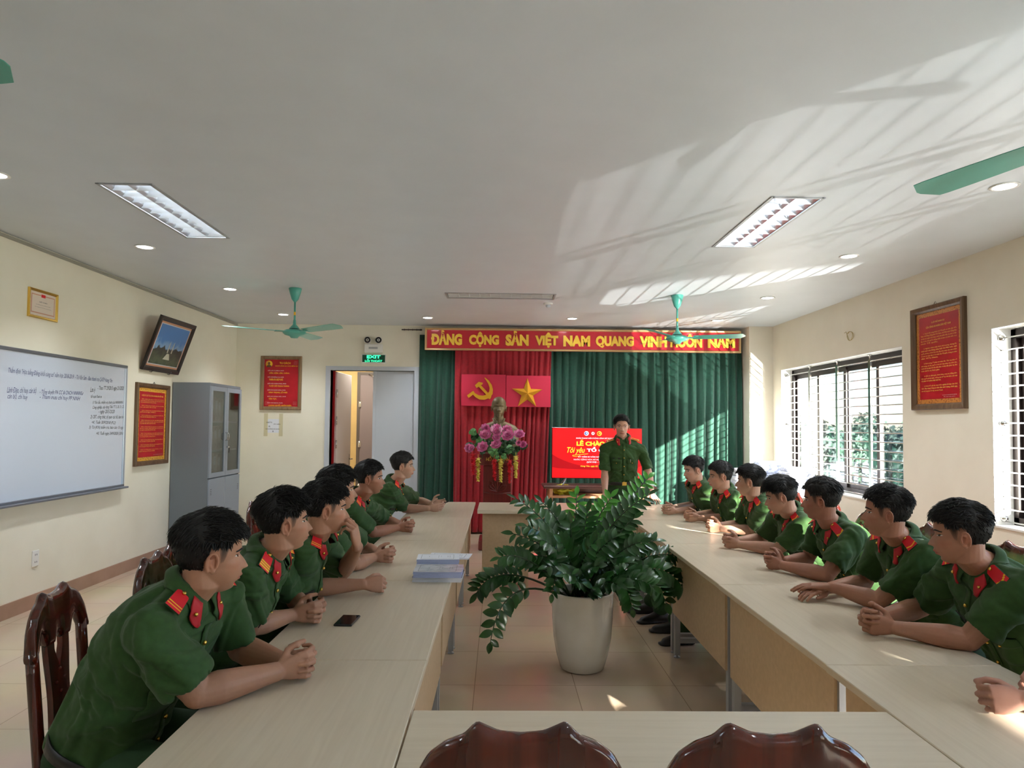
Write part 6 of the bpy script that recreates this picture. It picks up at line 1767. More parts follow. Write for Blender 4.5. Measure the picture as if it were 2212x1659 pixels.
    nt_ = np.linalg.norm(L_, axis=1); at = np.abs(np.arctan2(x, y))
    zi = z - hairline(at); fade = np.clip((zi + .003) / .007, 0, 1) * (.42 + .5 * np.clip(zi / .038, 0, 1)) * inh
    rr_ = skull(L_ / np.maximum(nt_, 1e-6)[:, None], hp); fade *= np.clip((rr_ + .0045 - nt_) / .0015, 0, 1) * (z > -.066)
    eardist = np.exp(-((y + .015) / .021) ** 4 - ((z + .008) / .033) ** 4) * np.clip((np.abs(x) - .0745) / .002, 0, 1)
    tint = mixc(fade * (1 - np.clip(eardist, 0, 1)), (0.013, 0.011, 0.011))
    if sp.get('bronze'): tint = np.tile(np.array(S(120, 112, 84)), (len(co), 1))
    bo = mesh_obj('body', co, F, M_SKIN, root, base, tint)
    bvh = BVHTree.FromPolygons([tuple(p) for p in co[::1]], [tuple(int(i) for i in f) for f in F]) if True else None
    # ---- eyes and brows, laid on the face
    def face_pt(lx, lz, off):
        o_ = hc + V(lx, .20, lz) @ hf; dirn = -fy
        hit = bvh.ray_cast(Vector(o_), Vector(dirn))
        if hit[0] is None or np.linalg.norm(np.array(hit[0]) - hc) > .135: return None
        return np.array(hit[0]) + fy * off
    for sg in (-1, 1):
        N_, K_ = 15, 7; vs = []; cols = []; ok = True
        hh = sp.get('eye', .0042)
        for i in range(N_):
            u = i / (N_ - 1) * 2 - 1; lx = sg * (.0325 + u * .0145)
            up_ = hh * (1 - abs(u) ** 2.2) * (1.0 + .25 * u) + .0007 + u * .0008; dn = -hh * .62 * (1 - u * u) + u * .0008
            for k in range(K_):
                lz = dn + (up_ - dn) * k / (K_ - 1) - .0005
                p = face_pt(lx, lz, .0008)
                if p is None: ok = False; p = hc
                vs.append(p); r_ = math.hypot(u * .0145 - .001 * sp.get('gaze', 0), lz - .0008)
                c = S(222, 214, 208) if r_ > .0058 else S(30, 18, 14)
                if k == K_ - 1 or (k == K_ - 2 and hh < .005): c = S(28, 20, 18)
                cols.append(c)
        if ok:
            Fq = [(i * K_ + k, (i + 1) * K_ + k, (i + 1) * K_ + k + 1, i * K_ + k + 1) for i in range(N_ - 1) for k in range(K_ - 1)]
            mesh_obj('eye', np.array(vs), np.array(Fq), M_EYE, root, base, np.array(cols))
        m = MB().use(M_HAIR); pts = []
        for i in range(9):
            u = i / 8; p = face_pt(sg * (.014 + .034 * u), .0175 + .0045 * math.sin(PI * min(1, u * 1.15)) - .003 * u * u, .0006)
            if p is not None: pts.append(p - base)
        if len(pts) > 4:
            m.tube(pts, [.0014 + .0018 * math.sin(PI * (.15 + .75 * i / (len(pts) - 1))) for i in range(len(pts))], 6, flat=1.0); m.build('eyebrow', root)
    if not sp.get('bald'): build_hair(root, base, hf, hc, hp, rgs, q)
    # ---- shirt
    sh_ = Soup()
    Ws = W.copy(); Ds = Dp.copy()
    lo = 1 if not standing else 1
    sh_.loft(C[lo:] + [nb + neck_up * .012], LA[lo:] + [LA[-1]], FA[lo:] + [FA[-1]], list(Ws[lo:] + .004) + [.066], list(Ds[lo:] + .004) + [.060])
    for side in 'RL':
        s0, el, wr_ = arms[side]; ax = nrm(el - s0); Lu = np.linalg.norm(el - s0); k = sp.get('arm', 1.0)
        ends = sp.get('sleeve', .78) * Lu; ref = nrm(np.cross(ax, UP) + 1e-4); b2 = np.cross(ax, ref)
        # closed cuff: outer wall, rim, inner wall going back up the arm
        stations = [(-.035, .036), (-.01, .056), (.03, .063), (ends * .45, .062), (ends * .8, .0615), (ends - .004, .0635), (ends, .0625), (ends - .001, .0560), (ends - .03, .052), (ends - .035, .02)]
        th = np.arange(30) * 2 * PI / 30; P = np.zeros((len(stations), 30, 3)); sag = -UP * .006
        for i, (t, r) in enumerate(stations):
            r = r * (.94 + .06 * k) * sp.get('slv', 1.0); c = s0 + ax * t + sag * min(1, max(0, t / .1))
            wob = 1 + (.05 * np.sin(3 * th + rgs) + .03 * np.sin(5 * th + 2 * rgs)) * min(1, max(0, t / .12))
            P[i] = c + np.outer(np.cos(th) * r * wob, ref) + np.outer(np.sin(th) * r * wob, b2)
        sh_.grid(P)
        body_in = (C[9] + C[8]) / 2
        sh_.tube([nb - spine * .012 + (s0 - nb) * .12, s0 * .42 + nb * .58 - spine * .008, s0 * .8 + nb * .2 - spine * .006, s0 - spine * .004], [.062, .054, .054, .056], 18)
        sh_.tube([s0 * .5 + C[8] * .5, s0 - spine * .01], [.085, .066], 16)
    sv = {3: .0055, 2: .0065, 1: .0075}[q]
    sc_, sF, sed = sh_.fuse(sv, 4, .55)
    nv_ = vnormals(sc_, sF); ax_ = np.array([lat, FA[6], T[6]])
    w1 = sparse_folds(sc_, ax_, rgs * 7 + 3, 10); w2 = fold_noise(sc_, rgs + 5, 30, 5)
    sc_ = sc_ + nv_ * np.clip(w1 * .0085 + w2 * .006, -.005, .013)[:, None] * sp.get('wrinkle', 1.0)
    deg = np.bincount(sed.ravel(), minlength=len(sc_)).astype(float)[:, None]; deg[deg == 0] = 1
    mesh_obj('shirt', sc_, sF, M_GREEN, root, base)
    sb = BVHTree.FromPolygons([tuple(p) for p in sc_], [tuple(int(i) for i in f) for f in sF])
    def on_shirt(p, dirn=None, off=.004):
        q0 = p
        if dirn is not None:
            q0 = p + dirn * .055; h = sb.ray_cast(Vector(p), Vector(dirn), .16)
            if h[0] is not None and h[3] > .012: return np.array(h[0]) - dirn * off
        h = sb.find_nearest(Vector(q0)); r_ = np.array(h[0]) + np.array(h[1]) * off
        if dirn is not None and np.linalg.norm(r_ - q0) > .06: r_ = p + dirn * .05
        return r_
    # ---- collar
    nU = nrm(neck_up * .7 + UP * .3); nF = nrm(front - nU * front.dot(nU)); nR = nrm(np.cross(nF, nU))
    cc = nb + nU * .012 + nF * .004
    def col(phi, t, off=0.0):
        """phi from the front (0) round to the back (pi), either sign; t 0 = inner top, 1 = outer lower edge"""
        a = abs(phi); sgn = 1 if phi > 0 else -1
        fw = math.exp(-(a / R(46)) ** 2)
        dirr = nF * math.cos(phi) + nR * math.sin(phi)
        top_h = .040 - .030 * fw; ri = .0600 + .006 * (1 - fw)
        pt = cc + dirr * ri + nU * top_h
        tipw = math.exp(-((a - R(33)) / R(20)) ** 2)
        ro = .088 + .022 * tipw; low = -.004 - .052 * tipw
        pl = cc + dirr * ro + nU * low
        if t <= 0: p = pt
        else:
            p = pt * (1 - t) + pl * t + dirr * .010 * math.sin(PI * t)
            h = sb.find_nearest(Vector(p)); hv = np.array(h[0]); hn = np.array(h[1]); dist = (p - hv).dot(hn)
            if dist < .004 or t > .72: p = hv + hn * max(.004, min(dist, .006) if t > .72 else .004)
        n_ = nrm(dirr + nU * .35)
        return p + n_ * off
    m = MB().use(M_GREEN); NP = 44; NT = 6
    for sgn in (1, -1):
        vs = []; fs = []
        for i in range(NP // 2 + 1):
            ph = sgn * (R(13) + (PI - R(13)) * i / (NP // 2))
            vs.append(col(ph, 0) - (nF * math.cos(ph) + nR * math.sin(ph)) * .003 - nU * (.034 - .022 * math.exp(-(abs(ph) / R(46)) ** 2)) - base)
            for k in range(NT + 1): vs.append(col(ph, k / NT) - base)
        n_ = NT + 2
        for i in range(NP // 2):
            for k in range(n_ - 1): fs.append((i * n_ + k, i * n_ + k + 1, (i + 1) * n_ + k + 1, (i + 1) * n_ + k))
        m.add([tuple(v) for v in vs], fs, True)
    o = m.build('collar', root); md = o.modifiers.new('t', 'SOLIDIFY'); md.thickness = .0028; md.offset = 0
    # tabs on the collar leaves
    for sgn in (1, -1):
        m = MB().use(M_REDD); vs = []; nn = 5
        for i in range(nn + 1):
            for k in range(nn + 1):
                u, v = i / nn, k / nn
                vs.append(col(sgn * R(25 + 27 * u + 8 * (1 - v)), .14 + .78 * v + .05 * u, .0045) - base)
        fs = [(i * (nn + 1) + k, i * (nn + 1) + k + 1, (i + 1) * (nn + 1) + k + 1, (i + 1) * (nn + 1) + k) for i in range(nn) for k in range(nn)]
        m.add([tuple(v) for v in vs], fs, True)
        o = m.build('collar_tab', root); md = o.modifiers.new('t', 'SOLIDIFY'); md.thickness = .003; md.offset = 0
        c = col(sgn * R(25 + 13 + 4), .55, .008) - base
        MB().use(M_GOLDM).sphere(tuple(c), (.0062, .0062, .0062), 10, 8).build('collar_badge', root)
    # ---- shoulder boards: stiff straps laid on the shoulder
    for side, sgn in (('R', 1), ('L', -1)):
        off_ = sp.get('officer', False)
        c0 = nb + lat * sgn * (.128 if off_ else .124) + front * (.012 if off_ else .030)
        hit = sb.ray_cast(Vector(c0 + nU * .12), Vector(-nU))
        if hit[0] is None: hit = sb.find_nearest(Vector(c0))
        bc, bn = np.array(hit[0]), np.array(hit[1]); bn = nrm(bn * .7 + (nU * .8 + front * .45 if off_ else nU * .6 + front * .15) * .6)
        ax1 = lat * sgn * .95 + front * (.0 if off_ else .22) - nU * (.22 if off_ else .45); ax1 = nrm(ax1 - bn * ax1.dot(bn)); ax2 = nrm(np.cross(bn, ax1))
        L2, bc = (.058 if off_ else .046), bc + bn * .010
        NA = 24; m = MB(); stripe = sp.get('stripes', 2)
        def bp_(u, v, h): 
            wv = .0205 + .004 * u; x_ = (u * 2 - 1) * L2
            if u < .10: wv *= .55 + .45 * (u / .10)
            return tuple(bc + ax1 * x_ + ax2 * (v * wv) + bn * (h - .16 * (abs(x_) ** 2) * 10 * .35) - base)
        for i in range(NA):
            for k in range(6):
                u = (i + .5) / NA; v0, v1 = k / 3 - 1, (k + 1) / 3 - 1; mm = M_REDB
                if off_:
                    if k in (0, 5) or .80 < u < .86: mm = M_YEL
                elif stripe == 1:
                    if abs(u - (.80 + .07 * (abs(v0 + v1) - 1) * -1)) < .035: mm = M_YEL
                elif any(abs(u - s_) < .026 for s_ in ([.72, .86] if stripe == 2 else [.62, .75, .88])): mm = M_YEL
                m.use(mm); a_, b_ = i / NA, (i + 1) / NA
                m.add([bp_(a_, v0, .002), bp_(a_, v1, .002), bp_(b_, v1, .002), bp_(b_, v0, .002)], [(0, 1, 2, 3)], False)
        m.use(M_GREEND)
        for (v_) in (-1, 1):
            for i in range(NA): a_, b_ = i / NA, (i + 1) / NA; m.add([bp_(a_, v_, .002), bp_(b_, v_, .002), bp_(b_, v_ * 1.06, -.003), bp_(a_, v_ * 1.06, -.003)], [(0, 1, 2, 3)], False)
        for u_ in (0, 1): m.add([bp_(u_, -1, .002), bp_(u_, 1, .002), bp_(u_, 1.06, -.003), bp_(u_, -1.06, -.003)], [(0, 1, 2, 3)], False)
        m.add([bp_(0, -1.06, -.003), bp_(0, 1.06, -.003), bp_(1, 1.06, -.003), bp_(1, -1.06, -.003)], [(0, 1, 2, 3)], False)
        m.build('shoulder_board', root)
        MB().use(M_GOLDM).sphere(bp_(.10, 0, .005), (.0070, .0070, .0060), 12, 8).build('board_button', root)
        if off_:
            for uu in (.30, .45, .60, .72): MB().use(M_GOLDM).sphere(bp_(uu, 0, .004), (.0065, .0065, .0045), 8, 6).build('board_star', root)
    # ---- placket, buttons, pockets
    m = MB().use(M_GREEN); vs = []; NA = 30; cen = []
    for i in range(NA + 1):
        u = .12 + .80 * i / NA; c = B_(u); f_ = nrm(np.cross(T[6], LA[6])); f_ = FA[min(11, int(u * 11.5))]; l_ = LA[min(11, int(u * 11.5))]
        cen.append((c, f_, l_))
        for k in (-1, 0, 1): vs.append(on_shirt(c + f_ * .17 + l_ * (k * .016 + .004), -f_, .0035) - base)
    fs = [(i * 3 + k, i * 3 + k + 1, i * 3 + 4 + k, i * 3 + 3 + k) for i in range(NA) for k in range(2)]
    m.add([tuple(v) for v in vs], fs, True); o = m.build('placket', root); md = o.modifiers.new('t', 'SOLIDIFY'); md.thickness = .0022; md.offset = 0
    for i in (26, 20, 14, 8, 3):
        c, f_, l_ = cen[i]; p = on_shirt(c + f_ * .17 + l_ * .004, -f_, .0075) - base
        MB().use(M_GOLDM).sphere(tuple(p), (.0075, .0075, .0075), 10, 8).build('button', root)
    for sgn in (1, -1):
        c, f_, l_ = cen[17]; t_ = T[7]
        pk = MB().use(M_GREEN); vs = []
        for i in range(8):
            for k in range(8):
                p = c + f_ * .17 + l_ * sgn * (.085 + .055 * (k / 7 * 2 - 1)) - t_ * (.115 * i / 7 - .02)
                vs.append(on_shirt(p, -f_, .0035) - base)
        fs = [(i * 8 + k, i * 8 + k + 1, i * 8 + 9 + k, i * 8 + 8 + k) for i in range(7) for k in range(7)]
        pk.add([tuple(v) for v in vs], fs, True); o = pk.build('pocket', root); md = o.modifiers.new('t', 'SOLIDIFY'); md.thickness = .003; md.offset = 0
        fl_ = MB().use(M_GREEN); vs = []
        for i in range(5):
            for k in range(8):
                v_ = k / 7 * 2 - 1; p = c + f_ * .17 + l_ * sgn * (.085 + .058 * v_) - t_ * ((.036 + .010 * (1 - abs(v_))) * i / 4 - .024)
                vs.append(on_shirt(p, -f_, .0075) - base)
        fs = [(i * 8 + k, i * 8 + k + 1, i * 8 + 9 + k, i * 8 + 8 + k) for i in range(4) for k in range(7)]
        fl_.add([tuple(v) for v in vs], fs, True); o = fl_.build('pocket_flap', root); md = o.modifiers.new('t', 'SOLIDIFY'); md.thickness = .003; md.offset = 0
        p = on_shirt(c + f_ * .17 + l_ * sgn * .085 - t_ * .012, -f_, .011) - base
        MB().use(M_GOLDM).sphere(tuple(p), (.0065,) * 3, 8, 6).build('button', root)
        if sgn == 1:
            m = MB().use(M_BLACK); p0 = [on_shirt(c + f_ * .17 + l_ * (.085 + a) + t_ * b, -f_, .006) - base for a, b in ((-.038, .032), (.038, .032), (.038, .048), (-.038, .048))]
            m.add([tuple(p) for p in p0], [(0, 1, 2, 3)], False); o = m.build('name_tag', root); md = o.modifiers.new('t', 'SOLIDIFY'); md.thickness = .003; md.offset = 0
        elif sgn == -1 and sp.get('pen', True):
            m = MB().use(M_STEEL); p0 = on_shirt(c + f_ * .17 + l_ * (-.065) + t_ * .012, -f_, .010) - base; m.tube([tuple(p0 + t_ * .02), tuple(p0 - t_ * .02)], .003, 6); m.build('pen_clip', root)
    # ---- trousers, belt, shoes
    tr = Soup(); hipw = .085
    kn = {}
    for sgn, nm_ in ((1, 'R'), (-1, 'L')):
        hip = pv + Rt * sgn * hipw
        if standing:
            knee = hip + F0 * .02 + V(0, 0, -.42) + Rt * sgn * .02; ank = knee + V(0, 0, -(knee[2] - .09)) - F0 * .03
            tr.tube([hip + V(0, 0, .03), hip * .6 + knee * .4, knee, knee * .5 + ank * .5, ank], [.105, .092, .072, .068, .064], 18)
        else:
            ft = sp.get('feet', (.40, .0)); hip[2] = max(hip[2], .535)
            knee = hip + F0 * .40 + Rt * sgn * .05; knee[2] = .53; ank = V(*(pv + F0 * ft[0] + Rt * sgn * .13)); ank[2] = .10
            tr.tube([hip, hip * .5 + knee * .5, knee], [.098, .088, .072], 18)
            tr.tube([knee, knee * .5 + ank * .5, ank], [.072, .066, .060], 18)
        kn[nm_] = ank
    tr.ball(pv + V(0, 0, .0), (.165 * fat, .115 * fat, .10), [Rt, F0, UP], 20, 12)
    tr.loft(C[:3], LA[:3], FA[:3], W[:3] + .002, Dp[:3] + .002)
    tc_, tF, ted = tr.fuse(.009, 3, .5)
    nv_ = vnormals(tc_, tF); tc_ = tc_ + nv_ * (fold_noise(tc_, rgs + 9, 16) * .008)[:, None]
    mesh_obj('trousers', tc_, tF, M_GREEND, root, base)
    ub = .17 if standing else .12; c = B_(ub); l_, f_, t_ = LA[2], FA[2], T[2]
    w_b = np.interp(ub, us, W) + .010; d_b = np.interp(ub, us, Dp) + .010
    m = MB().use(M_BELT); vs = []; n_ = 40
    for dz, dr in ((-.018, 0), (-.018, .004), (.018, .004), (.018, 0)):
        for j in range(n_):
            th = 2 * PI * j / n_; sg_ = lambda v: math.copysign(abs(v) ** .8, v)
            vs.append(c + l_ * (sg_(math.cos(th)) * (w_b + dr)) + f_ * (sg_(math.sin(th)) * (d_b + dr)) + t_ * dz - base)
    fs = [(k * n_ + j, k * n_ + (j + 1) % n_, ((k + 1) % 4) * n_ + (j + 1) % n_, ((k + 1) % 4) * n_ + j) for k in range(4) for j in range(n_)]
    m.add([tuple(v) for v in vs], fs, True); m.build('belt', root)
    bp = c + f_ * (d_b + .007) - base
    m = MB().use(M_GOLDM); A_ = np.array([l_, f_, t_]); cube = [V(x, y, z) for x in (-.024, .024) for y in (-.003, .003) for z in (-.018, .018)]
    m.add([tuple(bp + q_ @ A_) for q_ in cube], [(0, 1, 3, 2), (4, 6, 7, 5), (0, 4, 5, 1), (2, 3, 7, 6), (0, 2, 6, 4), (1, 5, 7, 3)], False); m.build('buckle', root)
    for nm_, sgn in (('R', 1), ('L', -1)):
        a = kn[nm_]; s_ = Soup(); fd = nrm(F0 + Rt * sgn * .15)
        s_.loft([V(a[0], a[1], 0.004) - fd * .075 + fd * t * .27 + V(0, 0, .0) for t in (0, .08, .3, .55, .8, .95, 1.0)], [np.cross(fd, UP)] * 7, [UP] * 7, [.026, .034, .038, .043, .045, .034, .014], [.02] * 7, 20, .7)
        s_.v[-1][:, 2] = np.clip(s_.v[-1][:, 2], .002, 1) 
        cs = [V(a[0], a[1], 0) + fd * dx + V(0, 0, hz) for dx, hz in ((-.045, .045), (.02, .05), (.08, .035), (.15, .025))]
        s_.tube(cs, [.040, .042, .036, .026], 16)
        s_.tube([V(a[0], a[1], .05), V(a[0], a[1], .11)], [.042, .040], 16)
        s_.v = [np.column_stack([v[:, 0], v[:, 1], np.maximum(v[:, 2], .002)]) for v in s_.v]
        co_, F_, _e = s_.fuse(.007, 2, .5); co_[:, 2] = np.maximum(co_[:, 2], .001)
        mesh_obj('shoe', co_, F_, M_SHOE, root, base)
    return root

def E(px, py, Z=.787): p = onZ(px, py, Z); return (p.x, p.y, Z)
def HD(px, py, Y): p = onY(px, py, Y); return (p.x, p.y, p.z)
TB = .752
PEOPLE = [
 # ---- left row, looking up the room
 dict(label='man in the left front with thick black hair, nearest the viewer, leaning on clasped hands', seed=1, q=3, face=-4, hyaw=33, hpitch=-6, head=HD(460, 1196, 2.07), nb=(-.925, 2.07, 1.045), pelvis=(-1.19, 2.13, .555),
      shR=(-.945, 1.885, .985), shL=(-.90, 2.25, .995), elR=E(427, 1497, .795), elL=E(520, 1402, .79), hands='clasp', hm=E(668, 1432, .80), fat=1.12, arm=1.12, slv=1.08, hs=.96, hp=dict(top=.021, w=1.03, side=.005, fringe=.9, sweep=(0.1, .8, -.1)), stripes=2, chair=(-1.14, 2.26, 12)),
 dict(label='man second from the front in the left row, three yellow stripes on his shoulder board', seed=2, q=3, face=2, hyaw=30, hpitch=0, head=HD(617, 1126, 2.60), nb=(-.88, 2.63, 1.055), pelvis=(-1.16, 2.68, .555),
      elR=E(548, 1352, .79), elL=E(632, 1290, .79), hands='clasp', hm=E(690, 1322, .80), fat=1.0, hs=.93, hp=dict(top=.024, side=.004, fringe=.7, sweep=(0.3, .5, .2)), stripes=3, chair=(-1.11, 2.80, 8)),
 dict(label='man in the left row resting his chin on his raised hand', seed=3, q=3, face=4, hyaw=24, hpitch=-5, head=HD(706, 1097, 3.0), nb=(-.82, 3.08, 1.05), pelvis=(-1.12, 3.15, .555),
      elR=E(672, 1270, .79), elL=E(742, 1235, .79), hands='chin', 
      handR=dict(wrist=E(785, 1262, .802), f=(1, .22, -.02), pn=(0, .9, -.42), th=(0, .42, .9), curls=[(66, 84, 58)] * 4, spread=.0, thumb=[(.6, .8, .3), (.25, .85, .6), (-.3, .6, .8)]),
      handL=dict(wrist=HD(772, 1181, 3.02), f=(-.16, -.20, 1), pn=(-.85, .1, -.45), th=(.1, .95, .3), curls=[(34, 62, 40), (38, 62, 40), (42, 64, 40), (46, 66, 40)], spread=.03, thumb=[(.7, .7, .1), (.3, .95, .2), (.1, 1, .2)]),
      hp=dict(top=.019, side=.002, fringe=.6, sweep=(.2, .7, 0)), stripes=2, chair=(-1.2, 3.2, 4)),
 dict(label='man in the left row half hidden behind the man with his chin on his hand', seed=4, q=2, face=3, hyaw=20, hpitch=-4, head=HD(732, 1056, 3.66), nb=(-.92, 3.70, 1.08), pelvis=(-1.16, 3.76, .555),
      elR=E(768, 1218, .79), elL=E(790, 1185, .79), hands='clasp', hm=E(846, 1200, .80), hp=dict(top=.022, side=.006, fringe=.8), stripes=2, chair=(-1.24, 3.78, 0)),
 dict(label='dark-haired man fifth from the front in the left row, hands clasped beyond the documents', seed=5, q=2, face=3, hyaw=6, hpitch=-3, head=HD(801, 1032, 4.72), nb=(-.985, 4.77, 1.04), pelvis=(-1.22, 4.80, .555),
      elR=E(806, 1150, .79), elL=E(838, 1125, .79), hands='clasp', hm=E(889, 1138, .80), hp=dict(top=.016, side=.003, fringe=.5, sweep=(.1, .5, .3)), skin=S(162, 114, 90), stripes=2, chair=(-1.40, 4.74, 4)),
 dict(label='farthest man of the left row, holding a phone over the table', seed=6, q=2, face=3, hyaw=6, hpitch=-2, head=HD(872, 1006, 5.95), nb=(-.92, 6.02, 1.04), pelvis=(-1.18, 6.08, .555),
      elR=E(874, 1099, .79), elL=E(905, 1082, .79), hands='phone',
      handR=dict(wrist=E(926, 1098, .80), f=(1, .15, .05), pn=(0, .8, .5), th=(0, -.3, 1), curls=[(20, 40, 30)] * 4, spread=.04),
      handL=dict(wrist=E(932, 1088, .80), f=(1, -.1, .05), pn=(0, -.8, .5), th=(0, .3, 1), curls=[(20, 40, 30)] * 4, spread=.04),
      hp=dict(top=.018, side=.004, fringe=.6, sweep=(-.3, -.3, .5)), skin=S(192, 152, 128), stripes=2, chair=(-1.36, 5.92, 0)),
 # ---- right row, looking across to the officer
 dict(label='nearest fully seen man of the right row, hands clasped, one chevron on his board', seed=7, q=3, face=178, hyaw=150, hpitch=-8, head=HD(2070, 1152, 2.52), nb=(1.83, 2.55, 1.04), pelvis=(2.10, 2.60, .555),
      elL=E(2092, 1382, .79), elR=E(1990, 1312, .79), hands='clasp', hm=E(1870, 1342, .80), hp=dict(top=.017, side=.004, fringe=.8, sweep=(.1, .8, -.1)), skin=S(174, 126, 102), stripes=1, fat=1.06, arm=1.06, slv=1.04, chair=(2.17, 2.58, 180)),
 dict(label='man second from the viewer in the right row, palms laid flat on each other', seed=8, q=3, face=180, hyaw=150, hpitch=-2, head=HD(1912, 1106, 3.05), nb=(1.845, 3.10, 1.05), pelvis=(2.10, 3.15, .555),
      elL=E(1898, 1298, .79), elR=E(1868, 1258, .79), hands='stack', hm=E(1752, 1285, .772), hp=dict(top=.018, side=.002, fringe=.5, sweep=(0, .3, .4)), skin=S(172, 124, 100), stripes=1, chair=(2.17, 3.15, 182)),
 dict(label='man third from the viewer in the right row with spiky hair at the crown', seed=9, q=2, face=180, hyaw=146, hpitch=-4, head=HD(1771, 1079, 3.70), nb=(1.85, 3.76, 1.02), pelvis=(2.12, 3.78, .555),
      elL=E(1788, 1242, .79), elR=E(1745, 1208, .79), hands='clasp', hm=E(1658, 1210, .80), hp=dict(top=.018, side=.003, fringe=.6, sweep=(0, -.2, .6)), skin=S(162, 112, 90), stripes=1, chair=(2.17, 3.78, 178)),
 dict(label='man of the right row with a long fringe, looking down at his hands', seed=10, q=2, face=182, hyaw=160, hpitch=-16, head=HD(1684, 1071, 4.25), nb=(1.86, 4.33, 1.015), pelvis=(2.12, 4.35, .555),
      elL=E(1680, 1187, .79), elR=E(1645, 1165, .79), hands='clasp', hm=E(1567, 1168, .80), hp=dict(top=.023, side=.006, fringe=1.5, low=-.008, sweep=(0, .9, -.3)), skin=S(186, 142, 120), stripes=1, chair=(2.17, 4.4, 180)),
 dict(label='man of the right row in profile before the paper piles, fingers laced', seed=11, q=2, face=180, hyaw=152, hpitch=-2, head=HD(1618, 1039, 4.96), nb=(1.90, 5.02, 1.03), pelvis=(2.14, 5.04, .555), feet=(.80, 0),
      elL=E(1626, 1146, .79), elR=E(1600, 1135, .79), hands='clasp', hm=E(1531, 1136, .80), hp=dict(top=.018, side=.003, fringe=.7, part=-.3), skin=S(192, 150, 126), stripes=1, chair=(2.2, 5.06, 180)),
 dict(label='smiling man of the right row, second from the far end', seed=12, q=2, face=184, hyaw=178, hpitch=-6, head=HD(1554, 1028, 5.55), nb=(1.87, 5.62, 1.03), pelvis=(2.13, 5.64, .555), feet=(.85, 0),
      elL=E(1568, 1120, .79), elR=E(1555, 1108, .79), hands='clasp', hm=E(1484, 1115, .80), hp=dict(top=.016, side=.003, fringe=.5, part=-.3, sweep=(.4, .4, 0)), skin=S(192, 148, 124), lip=S(184, 104, 92), stripes=1, chair=(2.2, 5.68, 180)),
 dict(label='far end man of the right row, head bowed next to the green curtain', seed=13, q=2, face=186, hyaw=190, hpitch=-12, head=HD(1497, 1014, 6.20), nb=(1.83, 6.27, 1.04), pelvis=(2.10, 6.28, .555),
      elL=E(1520, 1098, .79), elR=E(1508, 1090, .79), hands='clasp', hm=E(1437, 1101, .80), hp=dict(top=.018, side=.003, fringe=.6), skin=S(198, 158, 136), stripes=1, chair=(2.2, 6.3, 180)),
 dict(label='man at the right picture edge of whom only the clasped hands show', seed=14, q=3, face=178, hyaw=150, hpitch=0, head=(1.80, 1.93, 1.19), nb=(1.90, 1.97, 1.05), pelvis=(2.14, 2.0, .555),
      elL=(1.70, 1.86, .79), elR=(1.74, 2.12, .79), hands='fists',
      handL=dict(wrist=E(2212, 1512, .80), f=(-1, .10, -.02), pn=(.1, .9, -.35), th=(0, .3, 1), curls=[(76, 88, 60)] * 4, spread=.0, thumb=[(.6, .8, .3), (.2, 1, .4), (-.2, .9, .5)]),
      handR=dict(wrist=E(2268, 1455, .83), f=(-1, -.18, -.18), pn=(0, -.8, -.6), th=(-.1, -.3, 1), curls=[(25, 35, 25)] * 4, spread=.04), hp=dict(top=.018), skin=S(176, 130, 112), stripes=1, chair=(2.22, 1.98, 180)),
 # ---- the officer
 dict(label='officer standing behind the far desk, leaning on both hands before the television', seed=15, q=3, standing=True, officer=True, face=-91, hyaw=-96, hpitch=-4, head=HD(1343, 921, 7.36), nb=HD(1345, 948, 7.40), pelvis=HD(1345, 1062, 7.47),
      shR=HD(1307, 971, 7.41), shL=HD(1386, 970, 7.41), slv=.86, hs=1.0, fat=.97, elR=HD(1306, 1022, 7.38), elL=HD(1401, 1020, 7.38), hands='flat', sleeve=.86,
      handR=dict(wrist=HD(1307, 1066, 7.20), f=(-.20, -1, -.62), pn=(0, -.4, -1), th=(1, -.1, 0), curls=[(-14, 22, 14)] * 4, spread=.12),
      handL=dict(wrist=HD(1408, 1067, 7.20), f=(.25, -1, -.62), pn=(0, -.4, -1), th=(-1, -.1, 0), curls=[(-14, 22, 14)] * 4, spread=.12),
      hp=dict(top=.017, side=.003, fringe=.35, style='neat', sweep=(.7, .3, 0)), skin=S(204, 160, 138), stripes=2, shw=.172),
]
for sp in PEOPLE:
    person(sp)
    if 'chair' in sp:
        who = sp['label']
        cx_, cy_, ca_ = sp['chair']
        sp['_c'] = chair(cx_, cy_, ca_, 'x')
cl = ['carved dark chair at the lower left, behind the man nearest the viewer', 'carved dark chair behind the second man of the left row', 'carved dark chair of the man resting his chin on his hand', 'carved dark chair beside the grey cabinet, left row',
      'carved dark chair behind the fifth man of the left row', 'carved dark chair of the farthest man of the left row', 'carved dark chair behind the nearest fully seen man of the right row', 'carved dark chair between the second and third men of the right row',
      'carved dark chair in sunlight behind the spiky-haired man', 'carved dark chair of the man looking down at his hands', 'carved dark chair of the man in front of the paper piles', 'carved dark chair of the smiling man in the right row', 'carved dark chair of the far end man in the right row', 'carved dark chair of the man cut off at the right picture edge']
for sp, l_ in zip([s for s in PEOPLE if 'chair' in s], cl): sp['_c']['label'] = l_

# phone held by the far left man
p = onZ(944, 1090, .81)
t = thing('phone', 'dark smartphone held in the far left man\'s hands', 'phone', (p.x + .045, p.y + .02, .812), R(-80)); t.rotation_euler = (R(22), 0, R(-85))
MB().use(M_BLACK).bbox(-.037, .037, -.075, .075, 0, .008, .003).build('body', t)
MB().use(_M['phone_glass']).box(-.034, .034, -.072, .072, .008, .0084).build('screen', t)

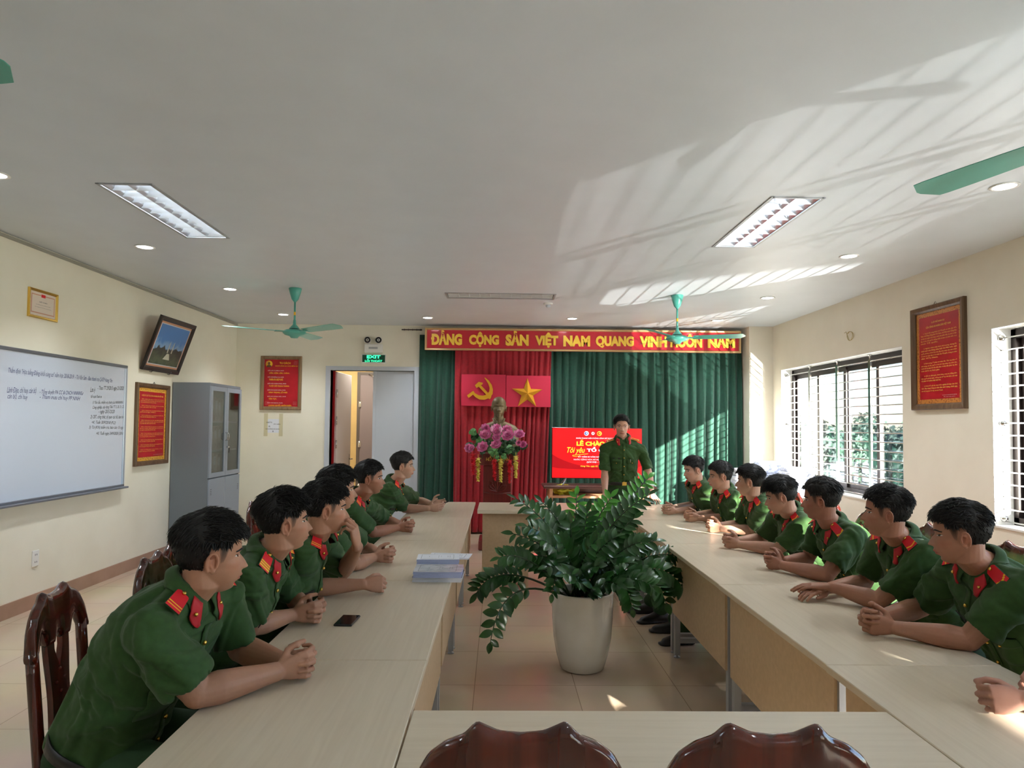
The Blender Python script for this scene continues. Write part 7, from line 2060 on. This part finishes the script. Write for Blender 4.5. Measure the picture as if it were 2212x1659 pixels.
# ================================================================== BRONZE BUST
M_BRZ = mat('bronze', S(132, 116, 84), 0.45, metal=0.35, build=noise_mix(S(112, 98, 72), 12))
BY = SY - .0
def BP(cx_, cy_): q_ = SP(cx_, cy_, BY); return V(q_.x, q_.y, q_.z)
hc = BP(540, 565); k_ = 1.02
top_ = BP(540, 425)[2]; chin_ = BP(540, 680)[2]
bs = (top_ - chin_) / .236
hy = R(-88); fy = V(math.cos(hy), math.sin(hy), 0); fx = V(math.sin(hy), -math.cos(hy), 0); bf = np.array([fx, fy, V(0, 0, 1)]) * bs
hc = V(BP(540, 560)[0], BY, chin_ + .118 * bs)
so = Soup(); d, nu, nv = sph_grid(170, 120); bp_ = head_pts(d, dict(jaw=-.02, w=1.06, relief=1.5))
bz = bp_[:, 2]
bp_[:, 1] += .006 * np.exp(-((bp_[:, 2] + .056) / .005) ** 2 - (bp_[:, 0] / .024) ** 2) * (bp_[:, 1] > .05)      # moustache
so.grid((hc + bp_ @ bf).reshape(nv, nu, 3))
for sx in (-1, 1): ear(so, bf, hc, sx)
Lb = lambda x, y, z: hc + V(x, y, z) @ bf
so.tube([Lb(0, .085, -.085), Lb(0, .092, -.115), Lb(.002, .088, -.15), Lb(0, .078, -.185)], [.017 * bs, .015 * bs, .010 * bs, .003 * bs], 14)      # goatee
so.tube([Lb(0, -.02, -.05), Lb(0, -.025, -.10), Lb(0, -.025, -.16)], [.052 * bs, .054 * bs, .066 * bs], 20)
zb = ptop; zt = Lb(0, 0, -.155)[2]; n_ = 9
cs = [V(hc[0], BY + .02, zb + (zt - zb) * k / (n_ - 1)) for k in range(n_)]
wsb = np.interp(np.linspace(0, 1, n_), [0, .3, .62, .80, .90, .96, 1], [.205, .225, .228, .216, .165, .105, .07]) * bs / 1.0
dsb = np.interp(np.linspace(0, 1, n_), [0, .5, .8, 1], [.12, .125, .10, .06]) * bs
so.loft(cs, [V(1, 0, 0)] * n_, [V(0, -1, 0)] * n_, wsb, dsb, 40, .8)
for sx in (-1, 1):      # collar lapels
    so.tube([Lb(sx * .062, .0, -.125), Lb(sx * .05, .055, -.160), Lb(sx * .012, .085, -.205)], [.012 * bs, .013 * bs, .010 * bs], 10, flat=.6)
so.tube([Lb(0, .09, -.2), V(hc[0], BY - dsb[3], zb + .05)], [.006, .006], 8)
co, F, ed = so.fuse(.0045, 1, .5)
t = thing('bust', 'bronze bust of a bearded elderly man on the dark red pedestal', 'bust', (hc[0], BY, ptop))
mesh_obj('sculpture', co, F, M_BRZ, t, V(hc[0], BY, ptop))
